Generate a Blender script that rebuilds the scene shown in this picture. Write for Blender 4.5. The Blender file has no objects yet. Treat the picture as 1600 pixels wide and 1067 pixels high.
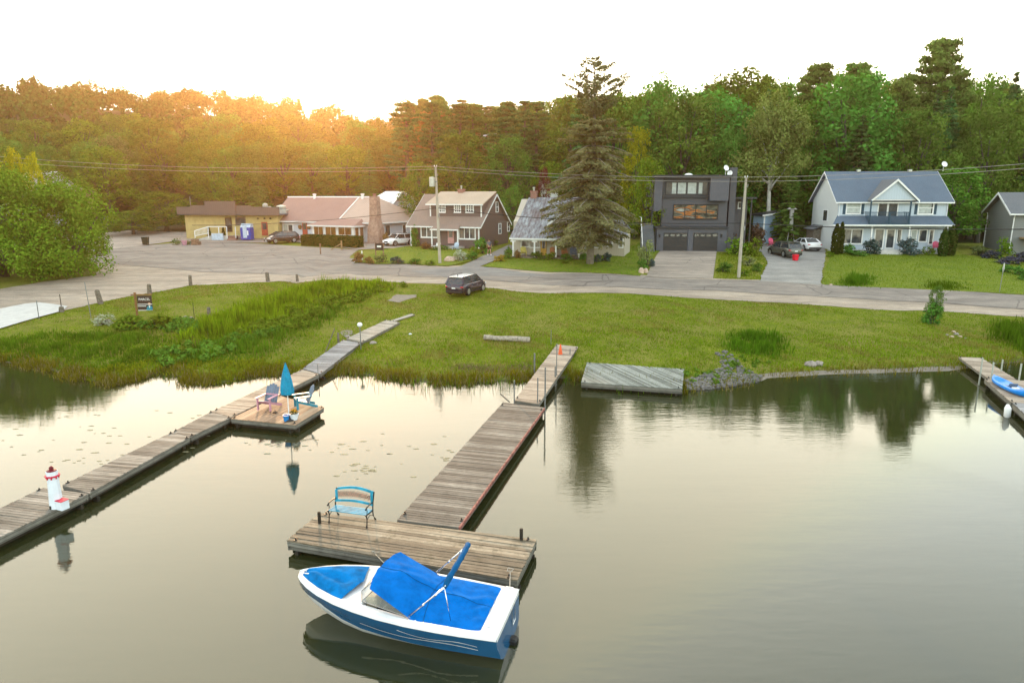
import bpy, bmesh, math, random
import numpy as np
from mathutils import Vector, Matrix, geometry
R = math.radians
D = bpy.data
scene = bpy.context.scene
COL = scene.collection
random.seed(7)
# ------------------------------------------------------------------ camera
CAM_H, PITCH, FPX = 10.0, R(12.0), 1067.0
cam_data = D.cameras.new("camera"); cam = D.objects.new("camera", cam_data); COL.objects.link(cam)
cam.location = (0, 0, CAM_H); cam.rotation_euler = (math.pi/2 - PITCH, 0, 0)
cam_data.sensor_width = 36.0; cam_data.lens = 36.0*FPX/1600.0
cam_data.clip_start = 0.1; cam_data.clip_end = 6000
scene.camera = cam
scene.render.resolution_x, scene.render.resolution_y = 1024, 682
# ------------------------------------------------------------------ sky, sun, exposure
SUN_EL, SUN_AZ = R(10.5), R(-16.5)
world = D.worlds.new("World"); scene.world = world; world.use_nodes = True
wn = world.node_tree.nodes; wl = world.node_tree.links
bg = wn["Background"]
sky = wn.new("ShaderNodeTexSky"); sky.sky_type = 'NISHITA'; sky.sun_disc = False
sky.sun_elevation = SUN_EL; sky.sun_rotation = SUN_AZ
sky.air_density = 1.0; sky.dust_density = 3.0; sky.ozone_density = 1.0; sky.altitude = 0
wm = wn.new("ShaderNodeMix"); wm.data_type = 'RGBA'; wm.blend_type = 'MULTIPLY'
wm.inputs[0].default_value = 1.0
hsv = wn.new('ShaderNodeHueSaturation'); hsv.inputs['Saturation'].default_value = 0.55   # thin high haze greys the blue
wl.new(sky.outputs[0], hsv.inputs['Color']); wl.new(hsv.outputs[0], wm.inputs[6]); wm.inputs[7].default_value = (1.0, 0.965, 0.83, 1)
cap = wn.new("ShaderNodeVectorMath"); cap.operation = 'MINIMUM'   # brightness ceiling evens out the glow round the sun
cap.inputs[1].default_value = (3.45, 3.25, 2.6)
wl.new(wm.outputs[2], cap.inputs[0]); wl.new(cap.outputs[0], bg.inputs['Color'])
bg.inputs['Strength'].default_value = 0.15
sun_data = D.lights.new("sun", 'SUN'); sun = D.objects.new("sun", sun_data); COL.objects.link(sun)
sun_data.energy = 0.75; sun_data.angle = R(0.6); sun_data.color = (1.0, 0.60, 0.30)
sd = Vector((math.sin(SUN_AZ)*math.cos(SUN_EL), math.cos(SUN_AZ)*math.cos(SUN_EL), math.sin(SUN_EL)))
sun.rotation_euler = sd.to_track_quat('Z', 'Y').to_euler(); sun.location = (0, 0, 60)
vs = scene.view_settings
vs.view_transform = 'Standard'; vs.look = 'None'; vs.gamma = 1.0; vs.exposure = 3.05
scene.cycles.max_bounces = 6; scene.cycles.diffuse_bounces = 2; scene.cycles.glossy_bounces = 3
scene.cycles.transmission_bounces = 4; scene.cycles.transparent_max_bounces = 6; scene.cycles.volume_bounces = 0
scene.cycles.sample_clamp_indirect = 4.0

# ------------------------------------------------------------------ object helpers
def tag(o, label=None, cat=None, group=None, kind=None):
    if label: o['label'] = label
    if cat: o['category'] = cat
    if group: o['group'] = group
    if kind: o['kind'] = kind
    return o
def thing(name, label, cat, loc=(0, 0, 0), rz=0.0, group=None):
    o = D.objects.new(name, None); COL.objects.link(o)
    o.empty_display_size = 0.2
    o.location = loc; o.rotation_euler = (0, 0, rz)
    return tag(o, label, cat, group)
def dup(root, loc=None, rz=None, label=None, group=None, scale=None):
    r = root.copy(); COL.objects.link(r)
    if loc is not None: r.location = loc
    if rz is not None: r.rotation_euler = (0, 0, rz)
    if scale is not None: r.scale = scale
    if label: r['label'] = label
    if group: r['group'] = group
    for ch in root.children:
        c = ch.copy(); COL.objects.link(c); c.parent = r
        for g in ch.children:
            d = g.copy(); COL.objects.link(d); d.parent = c
    return r
class MB:
    """collects simple shapes; build() links them as one mesh object"""
    def __init__(s): s.v = []; s.f = []; s.smooth = False
    def add(s, vs_, fs_, M=None):
        b = len(s.v)
        s.v += [tuple(M @ Vector(p)) if M is not None else tuple(p) for p in vs_]
        s.f += [tuple(b+i for i in f) for f in fs_]
        return s
    def box(s, x0, x1, y0, y1, z0, z1, M=None, bev=0.0):
        if bev <= 0:
            v = [(x0,y0,z0),(x1,y0,z0),(x1,y1,z0),(x0,y1,z0),(x0,y0,z1),(x1,y0,z1),(x1,y1,z1),(x0,y1,z1)]
            return s.add(v, [(0,3,2,1),(4,5,6,7),(0,1,5,4),(1,2,6,5),(2,3,7,6),(3,0,4,7)], M)
        b = bev
        lv = []
        for z, i in ((z0, b), (z0+b, 0), (z1-b, 0), (z1, b)):
            lv += [(x0+i+b*(i==0),y0+i,z),(x1-i-b*(i==0),y0+i,z),(x1-i,y0+i+b*(i==0),z),(x1-i,y1-i-b*(i==0),z),
                   (x1-i-b*(i==0),y1-i,z),(x0+i+b*(i==0),y1-i,z),(x0+i,y1-i-b*(i==0),z),(x0+i,y0+i+b*(i==0),z)]
        fs_ = [tuple(range(7,-1,-1)), tuple(range(24,32))]
        for k in range(3):
            for i in range(8):
                j = (i+1) % 8; fs_.append((k*8+i, k*8+j, k*8+8+j, k*8+8+i))
        return s.add(lv, fs_, M)
    def prism(s, poly, axis, a0, a1, M=None):
        """extrude a 2-D polygon along an axis: 'x' -> poly in (y,z), 'y' -> (x,z), 'z' -> (x,y)"""
        n = len(poly)
        def mk(p, a):
            return {'x': (a, p[0], p[1]), 'y': (p[0], a, p[1]), 'z': (p[0], p[1], a)}[axis]
        v = [mk(p, a0) for p in poly]+[mk(p, a1) for p in poly]
        f = [tuple(range(n-1,-1,-1)), tuple(range(n,2*n))]+[(i,(i+1)%n,n+(i+1)%n,n+i) for i in range(n)]
        return s.add(v, f, M)
    def tube(s, pts, r, n=8, M=None, cap=True):
        pts = [Vector(p) for p in pts]
        if not hasattr(r, '__len__'): r = [r]*len(pts)
        v = []; f = []
        for i, p in enumerate(pts):
            t = (pts[min(i+1, len(pts)-1)]-pts[max(i-1, 0)]).normalized()
            a = t.orthogonal().normalized() if abs(t.z) > .9 else t.cross(Vector((0,0,1))).normalized()
            if abs(t.z) > .9: a = (Vector((1,0,0)) - t*t.x).normalized()
            b = t.cross(a)
            for k in range(n):
                an = 2*math.pi*k/n
                v.append(p+(a*math.cos(an)+b*math.sin(an))*r[i])
        for i in range(len(pts)-1):
            for k in range(n):
                k2 = (k+1) % n
                f.append((i*n+k, i*n+k2, (i+1)*n+k2, (i+1)*n+k))
        if cap:
            f.append(tuple(range(n-1,-1,-1))); f.append(tuple((len(pts)-1)*n+k for k in range(n)))
        return s.add(v, f, M)
    def lathe(s, prof, n=16, c=(0,0,0), M=None):
        """prof: list of (radius, z)"""
        v = []; f = []
        for r_, z in prof:
            for k in range(n):
                an = 2*math.pi*k/n; v.append((c[0]+r_*math.cos(an), c[1]+r_*math.sin(an), c[2]+z))
        for i in range(len(prof)-1):
            for k in range(n):
                k2 = (k+1) % n; f.append((i*n+k, i*n+k2, (i+1)*n+k2, (i+1)*n+k))
        f.append(tuple(range(n-1,-1,-1))); f.append(tuple((len(prof)-1)*n+k for k in range(n)))
        return s.add(v, f, M)
    def blob(s, c, rx, ry, rz, n=8, m=6, jit=0.0, rnd=random):
        prof = []
        v = []; f = []
        for i in range(m+1):
            th = math.pi*i/m
            for k in range(n):
                an = 2*math.pi*k/n; j = 1+rnd.uniform(-jit, jit)
                v.append((c[0]+rx*j*math.sin(th)*math.cos(an), c[1]+ry*j*math.sin(th)*math.sin(an), c[2]-rz*j*math.cos(th) if 0<i<m else c[2]-rz*math.cos(th)))
        for i in range(m):
            for k in range(n):
                k2 = (k+1) % n; f.append((i*n+k, i*n+k2, (i+1)*n+k2, (i+1)*n+k))
        return s.add(v, f)
    def quad(s, a, b, c, d): return s.add([a, b, c, d], [(0,1,2,3)])
    def build(s, name, mat, parent=None, smooth=None):
        me = D.meshes.new(name); me.from_pydata(s.v, [], s.f); me.validate()
        if mat: me.materials.append(mat)
        if smooth or (smooth is None and s.smooth): me.polygons.foreach_set('use_smooth', [True]*len(me.polygons))
        me.update()
        o = D.objects.new(name, me); COL.objects.link(o)
        if parent: o.parent = parent
        return o
def np_mesh(name, verts, faces, mat, parent=None, smooth=False, link=True):
    """verts (N,3), faces (M,k) arrays"""
    me = D.meshes.new(name); n, k = faces.shape
    me.vertices.add(len(verts)); me.vertices.foreach_set('co', np.asarray(verts, dtype=np.float32).ravel())
    me.loops.add(n*k); me.loops.foreach_set('vertex_index', faces.astype(np.int32).ravel())
    me.polygons.add(n); me.polygons.foreach_set('loop_start', np.arange(0, n*k, k, dtype=np.int32))
    if smooth: me.polygons.foreach_set('use_smooth', [True]*n)
    me.update(calc_edges=True)
    if mat: me.materials.append(mat)
    if not link: return me
    o = D.objects.new(name, me); COL.objects.link(o)
    if parent: o.parent = parent
    return o

# ------------------------------------------------------------------ from photo pixels (1600 x 1067) to points of the place
CP, SP = math.cos(PITCH), math.sin(PITCH)
def ray(px, py):
    u, v = (px-800)/FPX, (py-533.5)/FPX
    return Vector((u, CP-v*SP, -SP-v*CP))
def atz(px, py, z=0.0):
    d = ray(px, py); t = (z-CAM_H)/d.z; return Vector((d.x*t, d.y*t, z))
def atY(px, py, Y):
    d = ray(px, py); t = Y/d.y; return Vector((d.x*t, Y, CAM_H+d.z*t))
_sh = [(-400,560),(-150,566),(0,566),(60,575),(120,592),(175,603),(225,592),(262,578),(290,598),(345,600),(400,586),(440,584),(500,588),(530,582),(600,590),(680,600),(760,598),(800,595),(850,592),(900,592),(940,600),(1070,612),(1100,611),(1180,600),(1200,591),(1300,585),(1400,582),(1480,580),(1540,572),(1600,566),(1800,560),(2100,556)]
SHP = [atz(a, b, 0) for a, b in _sh]
SHX = np.array([p.x for p in SHP]); SHY = np.array([p.y for p in SHP])
def smooth(a, b, x):
    t = np.clip((x-a)/(b-a), 0, 1); return t*t*(3-2*t)
def terr(x, y):
    x = np.asarray(x, float); y = np.asarray(y, float)
    ys = np.interp(x, SHX, SHY)
    d = y-ys
    h = np.interp(d, [-60,-12,-3,0,0.7,3,9,18,29,42,60,80,120], [-2.5,-1.6,-.7,-.02,.10,.32,.85,1.6,2.4,3.4,3.7,3.9,4.9])
    az = x/np.maximum(y, 1)
    ridge = np.interp(az, [-1.4,-.75,-.6,-.42,-.28,-.19,0,.3,.8,1.5], [44,48,46,40,34,30,34,32,32,30])
    up = smooth(105, 350, y)
    down = 1-0.35*smooth(360, 900, y)
    h = h+ridge*up*down
    h = h+smooth(90, 130, y)*(np.sin(x*.045+y*.02)*1.2+np.sin(x*.013-y*.031)*1.6)
    # gentle mounds on the shore lawn
    h = h+np.where((d > 2) & (y < 60), 0.05*np.sin(x*.6)*np.sin(y*.5), 0)
    return h
def tz(x, y): return float(terr(x, y))
def gp(px, py):
    """point of the ground seen at a pixel"""
    d = ray(px, py)
    if d.z > -0.002: d.z = -0.002
    t0 = 5.0; t = t0
    while t < 900:
        p = d*t
        if CAM_H+p.z <= tz(p.x, p.y): break
        t0 = t; t *= 1.01
    for _ in range(24):
        m = (t0+t)/2; p = d*m
        if CAM_H+p.z <= tz(p.x, p.y): t = m
        else: t0 = m
    p = d*t; return Vector((p.x, p.y, tz(p.x, p.y)))
# ------------------------------------------------------------------ materials
def new_mat(name):
    m = D.materials.new(name); m.use_nodes = True
    return m, m.node_tree.nodes, m.node_tree.links, m.node_tree.nodes['Principled BSDF']
def ramp(N, L, src, stops):
    r = N.new('ShaderNodeValToRGB')
    e = r.color_ramp.elements
    e[0].position, e[0].color = stops[0][0], (*stops[0][1], 1)
    e[1].position, e[1].color = stops[-1][0], (*stops[-1][1], 1)
    for p, c in stops[1:-1]:
        q = e.new(p); q.color = (*c, 1)
    L.new(src, r.inputs[0]); return r
def coords(N, L, scale=(1,1,1), kind='Object', rot=(0,0,0)):
    tc = N.new('ShaderNodeTexCoord'); mp = N.new('ShaderNodeMapping')
    mp.inputs['Scale'].default_value = scale; mp.inputs['Rotation'].default_value = rot
    L.new(tc.outputs[kind], mp.inputs[0]); return mp.outputs[0]
def noise(N, L, vec, scale, detail=4, rough=.55):
    n = N.new('ShaderNodeTexNoise'); n.inputs['Scale'].default_value = scale
    n.inputs['Detail'].default_value = detail; n.inputs['Roughness'].default_value = rough
    L.new(vec, n.inputs['Vector']); return n.outputs[0]
def mixc(N, L, a, b, fac, mode='MIX'):
    m = N.new('ShaderNodeMix'); m.data_type = 'RGBA'; m.blend_type = mode
    for i, s in ((6, a), (7, b)):
        if isinstance(s, tuple): m.inputs[i].default_value = (*s[:3], 1)
        else: L.new(s, m.inputs[i])
    if isinstance(fac, (int, float)): m.inputs[0].default_value = fac
    else: L.new(fac, m.inputs[0])
    return m.outputs[2]
def bump(N, L, P, h, strength=.3, dist=.02):
    b = N.new('ShaderNodeBump'); b.inputs['Strength'].default_value = strength; b.inputs['Distance'].default_value = dist
    L.new(h, b.inputs['Height']); L.new(b.outputs[0], P.inputs['Normal']); return b
def math_(N, L, op, a, b=None):
    m = N.new('ShaderNodeMath'); m.operation = op
    for i, s in enumerate((a, b)):
        if s is None: continue
        if isinstance(s, (int, float)): m.inputs[i].default_value = s
        else: L.new(s, m.inputs[i])
    return m.outputs[0]
def plain(name, c, rough=.6, var=.12, scale=3.0, metal=0.0, bmp=.1, coat=0.0, spec=.3):
    """paint, cloth, plastic: a base colour with slight wear and grime variation"""
    m, N, L, P = new_mat(name)
    v = coords(N, L)
    n = noise(N, L, v, scale, 5, .65)
    lo = tuple(max(0, x*(1-var*2)) for x in c); hi = tuple(min(1, x*(1+var)) for x in c)
    r = ramp(N, L, n, [(.3, lo), (.55, c), (.75, hi)])
    L.new(r.outputs[0], P.inputs['Base Color'])
    P.inputs['Roughness'].default_value = rough; P.inputs['Metallic'].default_value = metal
    P.inputs['Specular IOR Level'].default_value = spec
    if coat: P.inputs['Coat Weight'].default_value = coat; P.inputs['Coat Roughness'].default_value = .08
    if bmp: bump(N, L, P, noise(N, L, v, scale*8, 3), bmp, .01)
    return m
def banded(name, c, dark, period, axis='z', width=.12, rough=.6, var=.15, bmp=.6, dist=.02, grime=1.5):
    """siding, battens, standing seams: bands along an object axis"""
    m, N, L, P = new_mat(name)
    v = coords(N, L)
    sx = N.new('ShaderNodeSeparateXYZ'); L.new(v, sx.inputs[0])
    a = {'x': 0, 'y': 1, 'z': 2}[axis]
    fr = math_(N, L, 'FRACT', math_(N, L, 'MULTIPLY', sx.outputs[a], 1.0/period))
    r = ramp(N, L, fr, [(0, dark), (width, c), (1.0, tuple(x*.93 for x in c))])
    n = noise(N, L, v, grime, 5, .6)
    col = mixc(N, L, r.outputs[0], tuple(x*(1-var*2) for x in c), math_(N, L, 'MULTIPLY', n, var*2))
    L.new(col, P.inputs['Base Color']); P.inputs['Roughness'].default_value = rough
    bump(N, L, P, fr, bmp, dist)
    return m
def planks(name, stops, period, axis='y', rough=.85, gap=.06, grain=(1, 14, 1), stain=.5, stainc=(.05,.045,.035)):
    """weathered boards: each board its own tone, dark gaps between, grain along the board"""
    m, N, L, P = new_mat(name)
    v = coords(N, L)
    sx = N.new('ShaderNodeSeparateXYZ'); L.new(v, sx.inputs[0])
    a = {'x': 0, 'y': 1, 'z': 2}[axis]
    t = math_(N, L, 'MULTIPLY', sx.outputs[a], 1.0/period)
    fr = math_(N, L, 'FRACT', t); fl = math_(N, L, 'FLOOR', t)
    wn_ = N.new('ShaderNodeTexWhiteNoise'); wn_.noise_dimensions = '1D'; L.new(fl, wn_.inputs['W'])
    mp = N.new('ShaderNodeMapping'); mp.inputs['Scale'].default_value = grain; L.new(v, mp.inputs[0])
    g = noise(N, L, mp.outputs[0], 2.2, 6, .7)
    big = noise(N, L, v, .9, 4, .6)
    s = math_(N, L, 'ADD', math_(N, L, 'MULTIPLY', wn_.outputs[0], .35), math_(N, L, 'ADD', math_(N, L, 'MULTIPLY', g, .75), math_(N, L, 'MULTIPLY', math_(N, L, 'SUBTRACT', big, .5), .5)))
    r = ramp(N, L, s, stops)
    st = ramp(N, L, noise(N, L, v, 1.6, 6, .75), [(.5, (0,0,0)), (.68, (1,1,1))])
    col = mixc(N, L, r.outputs[0], stainc, math_(N, L, 'MULTIPLY', st.outputs[0], stain))
    gp_ = ramp(N, L, fr, [(0, (0,0,0)), (gap*.7, (0,0,0)), (gap*1.3, (1,1,1)), (1, (1,1,1))])
    col = mixc(N, L, (.008,.007,.006), col, gp_.outputs[0])
    L.new(col, P.inputs['Base Color']); P.inputs['Roughness'].default_value = rough
    h = math_(N, L, 'ADD', gp_.outputs[0], math_(N, L, 'MULTIPLY', g, .5))
    bump(N, L, P, h, .5, .015)
    return m
def leaf(name, c, hue=.03, val=.45, trans=.12, patch=.35, tint=None):
    """foliage: per-object and per-clump tone, light passing through the leaf"""
    m, N, L, P = new_mat(name)
    N.remove(P)
    out = N['Material Output']
    oi = N.new('ShaderNodeObjectInfo'); ge = N.new('ShaderNodeNewGeometry')
    hs = N.new('ShaderNodeHueSaturation'); hs.inputs['Color'].default_value = (*c, 1)
    v = coords(N, L)
    n = noise(N, L, v, patch, 3, .6)
    h = math_(N, L, 'ADD', .5-hue, math_(N, L, 'MULTIPLY', oi.outputs['Random'], hue*2))
    rv = math_(N, L, 'ADD', 1-val, math_(N, L, 'MULTIPLY', ge.outputs['Random Per Island'], val*.9))
    rv = math_(N, L, 'MULTIPLY', rv, math_(N, L, 'ADD', .55, math_(N, L, 'MULTIPLY', n, .95)))
    rv = math_(N, L, 'MULTIPLY', rv, math_(N, L, 'ADD', .8, math_(N, L, 'MULTIPLY', oi.outputs['Random'], .45)))
    L.new(h, hs.inputs['Hue']); L.new(rv, hs.inputs['Value'])
    col = hs.outputs[0]
    if tint:
        tr = ramp(N, L, noise(N, L, v, patch*2.2, 2), [(.5, (0,0,0)), (.62, (1,1,1))])
        col = mixc(N, L, col, tint, math_(N, L, 'MULTIPLY', tr.outputs[0], .7))
    df = N.new('ShaderNodeBsdfDiffuse'); tl = N.new('ShaderNodeBsdfTranslucent'); mx = N.new('ShaderNodeMixShader')
    L.new(col, df.inputs[0])
    c2 = mixc(N, L, col, (.85,1.0,.35), 1.0, 'MULTIPLY'); c3 = mixc(N, L, c2, (1.25,1.25,1.25), 1.0, 'MULTIPLY')
    L.new(c3, tl.inputs[0])
    mx.inputs[0].default_value = trans
    L.new(df.outputs[0], mx.inputs[1]); L.new(tl.outputs[0], mx.inputs[2])
    L.new(mx.outputs[0], out.inputs[0])
    return m
def stone(name, c1, c2, scale=4, rough=.9, bmp=.5):
    m, N, L, P = new_mat(name)
    v = coords(N, L)
    r = ramp(N, L, noise(N, L, v, scale, 7, .7), [(.3, c1), (.7, c2)])
    L.new(r.outputs[0], P.inputs['Base Color']); P.inputs['Roughness'].default_value = rough
    bump(N, L, P, noise(N, L, v, scale*3, 5), bmp, .03)
    return m
def masonry(name, c1, c2, mortar, w=.22, h=.075, rough=.9):
    m, N, L, P = new_mat(name)
    v = coords(N, L)
    sx = N.new('ShaderNodeSeparateXYZ'); L.new(v, sx.inputs[0]); cb = N.new('ShaderNodeCombineXYZ')
    L.new(math_(N, L, 'ADD', sx.outputs[0], sx.outputs[1]), cb.inputs[0]); L.new(sx.outputs[2], cb.inputs[1])
    b = N.new('ShaderNodeTexBrick'); L.new(cb.outputs[0], b.inputs[0])
    b.inputs['Color1'].default_value = (*c1, 1); b.inputs['Color2'].default_value = (*c2, 1); b.inputs['Mortar'].default_value = (*mortar, 1)
    b.inputs['Scale'].default_value = 1; b.inputs['Brick Width'].default_value = w; b.inputs['Row Height'].default_value = h
    b.inputs['Mortar Size'].default_value = h*.12
    L.new(b.outputs[0], P.inputs['Base Color']); P.inputs['Roughness'].default_value = rough
    bump(N, L, P, b.outputs[1], -.4, .01)
    return m
def glass(name, c=(.03,.035,.04), rough=.04):
    m, N, L, P = new_mat(name)
    v = coords(N, L)
    r = ramp(N, L, noise(N, L, v, 1.3, 3), [(.35, c), (.65, tuple(x*2.2 for x in c))])
    L.new(r.outputs[0], P.inputs['Base Color']); P.inputs['Roughness'].default_value = rough
    P.inputs['Specular IOR Level'].default_value = .9
    bump(N, L, P, noise(N, L, v, .7, 2), .04, .05)
    return m
M = {}
# grass of the one ground sheet: mown, drier and worn patches, all at world scale
def m_ground():
    m, N, L, P = new_mat('grass_ground')
    v = coords(N, L)
    big = noise(N, L, v, .12, 4, .6); mid = noise(N, L, v, .9, 5, .65); fine = noise(N, L, v, 9, 5, .75)
    a = ramp(N, L, mid, [(.25, (.08,.11,.008)), (.5, (.145,.17,.012)), (.75, (.20,.21,.02))])
    b = ramp(N, L, fine, [(.25, (.35,.35,.35)), (.5, (.9,.9,.9)), (.75, (1.5,1.5,1.3))])
    col = mixc(N, L, a.outputs[0], b.outputs[0], .8, 'MULTIPLY')
    dry = ramp(N, L, noise(N, L, v, .28, 6, .7), [(.48, (0,0,0)), (.64, (1,1,1))])
    col = mixc(N, L, col, (.20,.17,.05), math_(N, L, 'MULTIPLY', dry.outputs[0], .65))
    # below the waterline it is silt, a thin muddy rim above it, forest floor far back
    sx = N.new('ShaderNodeSeparateXYZ'); L.new(v, sx.inputs[0])
    z = math_(N, L, 'ADD', sx.outputs[2], math_(N, L, 'MULTIPLY', math_(N, L, 'SUBTRACT', mid, .5), .22))
    w = ramp(N, L, z, [(.02, (1,1,1)), (.13, (0,0,0))])
    mud = ramp(N, L, fine, [(.3, (.05,.042,.03)), (.7, (.15,.13,.10))])
    col = mixc(N, L, col, mud.outputs[0], w.outputs[0])
    f = ramp(N, L, math_(N, L, 'MULTIPLY', sx.outputs[1], .001), [(.098, (0,0,0)), (.11, (1,1,1))])
    col = mixc(N, L, col, (.02,.03,.008), f.outputs[0])
    L.new(col, P.inputs['Base Color']); P.inputs['Roughness'].default_value = .95
    P.inputs['Specular IOR Level'].default_value = .15
    bump(N, L, P, math_(N, L, 'ADD', fine, mid), .9, .06)
    return m
M['ground'] = m_ground()
def m_lawn():
    m, N, L, P = new_mat('mown_lawn')
    v = coords(N, L)
    mid = noise(N, L, v, .5, 4, .6); fine = noise(N, L, v, 8, 5, .75)
    a = ramp(N, L, mid, [(.3, (.10,.15,.012)), (.7, (.165,.20,.02))])
    b = ramp(N, L, fine, [(.25, (.5,.5,.5)), (.75, (1.35,1.35,1.2))])
    L.new(mixc(N, L, a.outputs[0], b.outputs[0], .8, 'MULTIPLY'), P.inputs['Base Color'])
    P.inputs['Roughness'].default_value = .95; P.inputs['Specular IOR Level'].default_value = .15
    bump(N, L, P, fine, .8, .05)
    return m
M['lawn'] = m_lawn()
def m_road(name, c1, c2, c3, crack=.7, tracks=True, specks=25):
    m, N, L, P = new_mat(name)
    v = coords(N, L)
    big = noise(N, L, coords(N, L, (.25, 1.4, 1)), .5, 5, .65); fine = noise(N, L, v, specks, 4, .8)
    a = ramp(N, L, big, [(.3, c1), (.5, c2), (.7, c3)])
    b = ramp(N, L, fine, [(.3, (.6,.6,.6)), (.7, (1.3,1.3,1.3))])
    pt = ramp(N, L, noise(N, L, coords(N, L, (.5,1.2,1)), 1.3, 6, .7), [(.34, (.76,.75,.74)), (.5, (1,1,1)), (.66, (1.22,1.19,1.13))])
    col = mixc(N, L, mixc(N, L, a.outputs[0], b.outputs[0], .8, 'MULTIPLY'), pt.outputs[0], .9, 'MULTIPLY')
    vo = N.new('ShaderNodeTexVoronoi'); vo.feature = 'DISTANCE_TO_EDGE'; vo.inputs['Scale'].default_value = .22
    wv = N.new('ShaderNodeMix'); wv.data_type = 'RGBA'; wv.inputs[0].default_value = .25
    nn = N.new('ShaderNodeTexNoise'); nn.inputs['Scale'].default_value = 1.2; L.new(v, nn.inputs[0])
    L.new(v, wv.inputs[6]); L.new(nn.outputs[1], wv.inputs[7]); L.new(wv.outputs[2], vo.inputs[0])
    cr = ramp(N, L, vo.outputs[0], [(0, (1,1,1)), (.012, (0,0,0))])
    col = mixc(N, L, col, tuple(x*.3 for x in c1), math_(N, L, 'MULTIPLY', cr.outputs[0], crack))
    L.new(col, P.inputs['Base Color']); P.inputs['Roughness'].default_value = .9
    bump(N, L, P, fine, .4, .01)
    return m
M['asphalt'] = m_road('worn_asphalt', (.13,.112,.098), (.19,.166,.146), (.25,.222,.195))
M['gravel'] = m_road('pale_gravel', (.20,.162,.125), (.29,.24,.19), (.38,.32,.255), crack=0, specks=14)
M['lot'] = m_road('lot_asphalt', (.19,.160,.135), (.26,.222,.188), (.36,.31,.26), crack=.4)
M['drive'] = m_road('grey_stone_drive', (.16,.158,.15), (.215,.21,.20), (.27,.265,.25), crack=0, specks=10)
M['path'] = m_road('asphalt_path', (.13,.13,.13), (.17,.165,.16), (.2,.2,.19), crack=.2)
M['concrete'] = stone('concrete', (.38,.38,.37), (.52,.52,.5), 2, .85, .2)
M['sand'] = stone('wet_sand', (.10,.088,.07), (.22,.19,.155), 3, .8, .4)
def m_water():
    m, N, L, P = new_mat('lake_water')
    v = coords(N, L, (.8, 3.2, 1))
    P.inputs['Roughness'].default_value = .0; P.inputs['IOR'].default_value = 1.5
    P.inputs['Specular IOR Level'].default_value = .62
    n0 = noise(N, L, coords(N, L), .06, 3)
    r = ramp(N, L, n0, [(.35, (.019,.023,.007)), (.65, (.030,.033,.012))])
    L.new(r.outputs[0], P.inputs['Base Color'])
    a = noise(N, L, v, 1.6, 4, .6); b = noise(N, L, v, .35, 3, .5)
    h = math_(N, L, 'ADD', a, math_(N, L, 'MULTIPLY', b, 1.5))
    bm = bump(N, L, P, h, .10, .06)
    # calmer inside the docks, rippled in the open
    st = ramp(N, L, noise(N, L, coords(N, L), .05, 2), [(.4, (.03,.03,.03)), (.65, (.10,.10,.10))])
    L.new(st.outputs[0], bm.inputs['Strength'])
    return m
M['water'] = m_water()
GREYW = [(.25, (.05,.045,.038)), (.5, (.15,.135,.115)), (.75, (.27,.245,.21)), (1.0, (.42,.39,.35))]
M['deck_old'] = planks('weathered_deck', GREYW, .14, 'x', grain=(14, 1, 1))
M['deck_y'] = planks('weathered_deck_across', GREYW, .14, 'y', grain=(1, 14, 1))
M['deck_worn'] = planks('stained_deck', [(.25, (.05,.04,.03)), (.5, (.15,.125,.09)), (.75, (.27,.235,.18)), (1.0, (.42,.38,.31))], .14, 'y', grain=(1, 14, 1), stain=.65)
M['deck_new'] = planks('warm_deck', [(.25, (.16,.12,.09)), (.5, (.30,.235,.175)), (.8, (.44,.36,.28)), (1.0, (.52,.44,.36))], .14, 'x', grain=(14, 1, 1), stain=.15)
M['deck_green'] = planks('lichened_raft', [(.25, (.06,.065,.06)), (.5, (.15,.16,.145)), (.75, (.27,.285,.26)), (1.0, (.4,.42,.39))], .15, 'x', grain=(12, 1, 1), stain=.35)
M['fascia'] = planks('fascia_board', [(.25, (.05,.048,.04)), (.6, (.15,.145,.125)), (1.0, (.28,.27,.24))], .11, 'z', grain=(1, 1, 12), gap=.09)
M['dark_wood'] = plain('dark_wood', (.03,.026,.02), .9, .3, 4)
M['old_wood'] = plain('old_wood', (.16,.14,.115), .9, .35, 6, bmp=.5)
M['post_metal'] = plain('galvanised_post', (.22,.23,.24), .45, .2, 8, metal=.7)
M['white'] = plain('white_paint', (.74,.75,.76), .55, .06, 2)
M['black'] = plain('black_paint', (.015,.015,.016), .5, .2, 3)
M['leaf_a'] = leaf('leaf_mid', (.12,.205,.026))
M['leaf_b'] = leaf('leaf_deep', (.11,.235,.040), trans=.22)
M['leaf_c'] = leaf('leaf_bright', (.14,.225,.018), hue=.02)
M['leaf_s'] = leaf('needle_spruce', (.25,.27,.12), trans=.2, patch=.5)
M['leaf_d'] = leaf('needle_dark', (.080,.165,.048), trans=.15)
M['leaf_p'] = leaf('needle_pine', (.13,.215,.045), trans=.2)
M['leaf_w'] = leaf('leaf_grey_willow', (.18,.22,.09), trans=.35)
M['leaf_r'] = leaf('leaf_rusty', (.30,.19,.08), trans=.35)
M['leaf_bi'] = leaf('leaf_birch', (.23,.33,.09), trans=.25)
M['leaf_y'] = leaf('leaf_painted_sunlit', (.34,.34,.02), trans=.5, hue=.02)  # yellow of the low sun on foliage put into the leaf colour
M['leaf_wood'] = leaf('leaf_far_wood', (.062,.105,.018), hue=.04, val=.6, patch=.04, trans=.05)
M['bark'] = stone('bark', (.03,.028,.022), (.08,.075,.06), 5, .95, .8)
M['bark_pine'] = stone('pine_bark', (.05,.038,.03), (.12,.095,.075), 3, .95, .8)
M['bark_birch'] = stone('birch_bark', (.3,.29,.26), (.62,.6,.56), 3, .8, .3)
M['bark_grey'] = stone('spruce_bark', (.12,.10,.085), (.27,.24,.21), 3, .95, .8)
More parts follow.
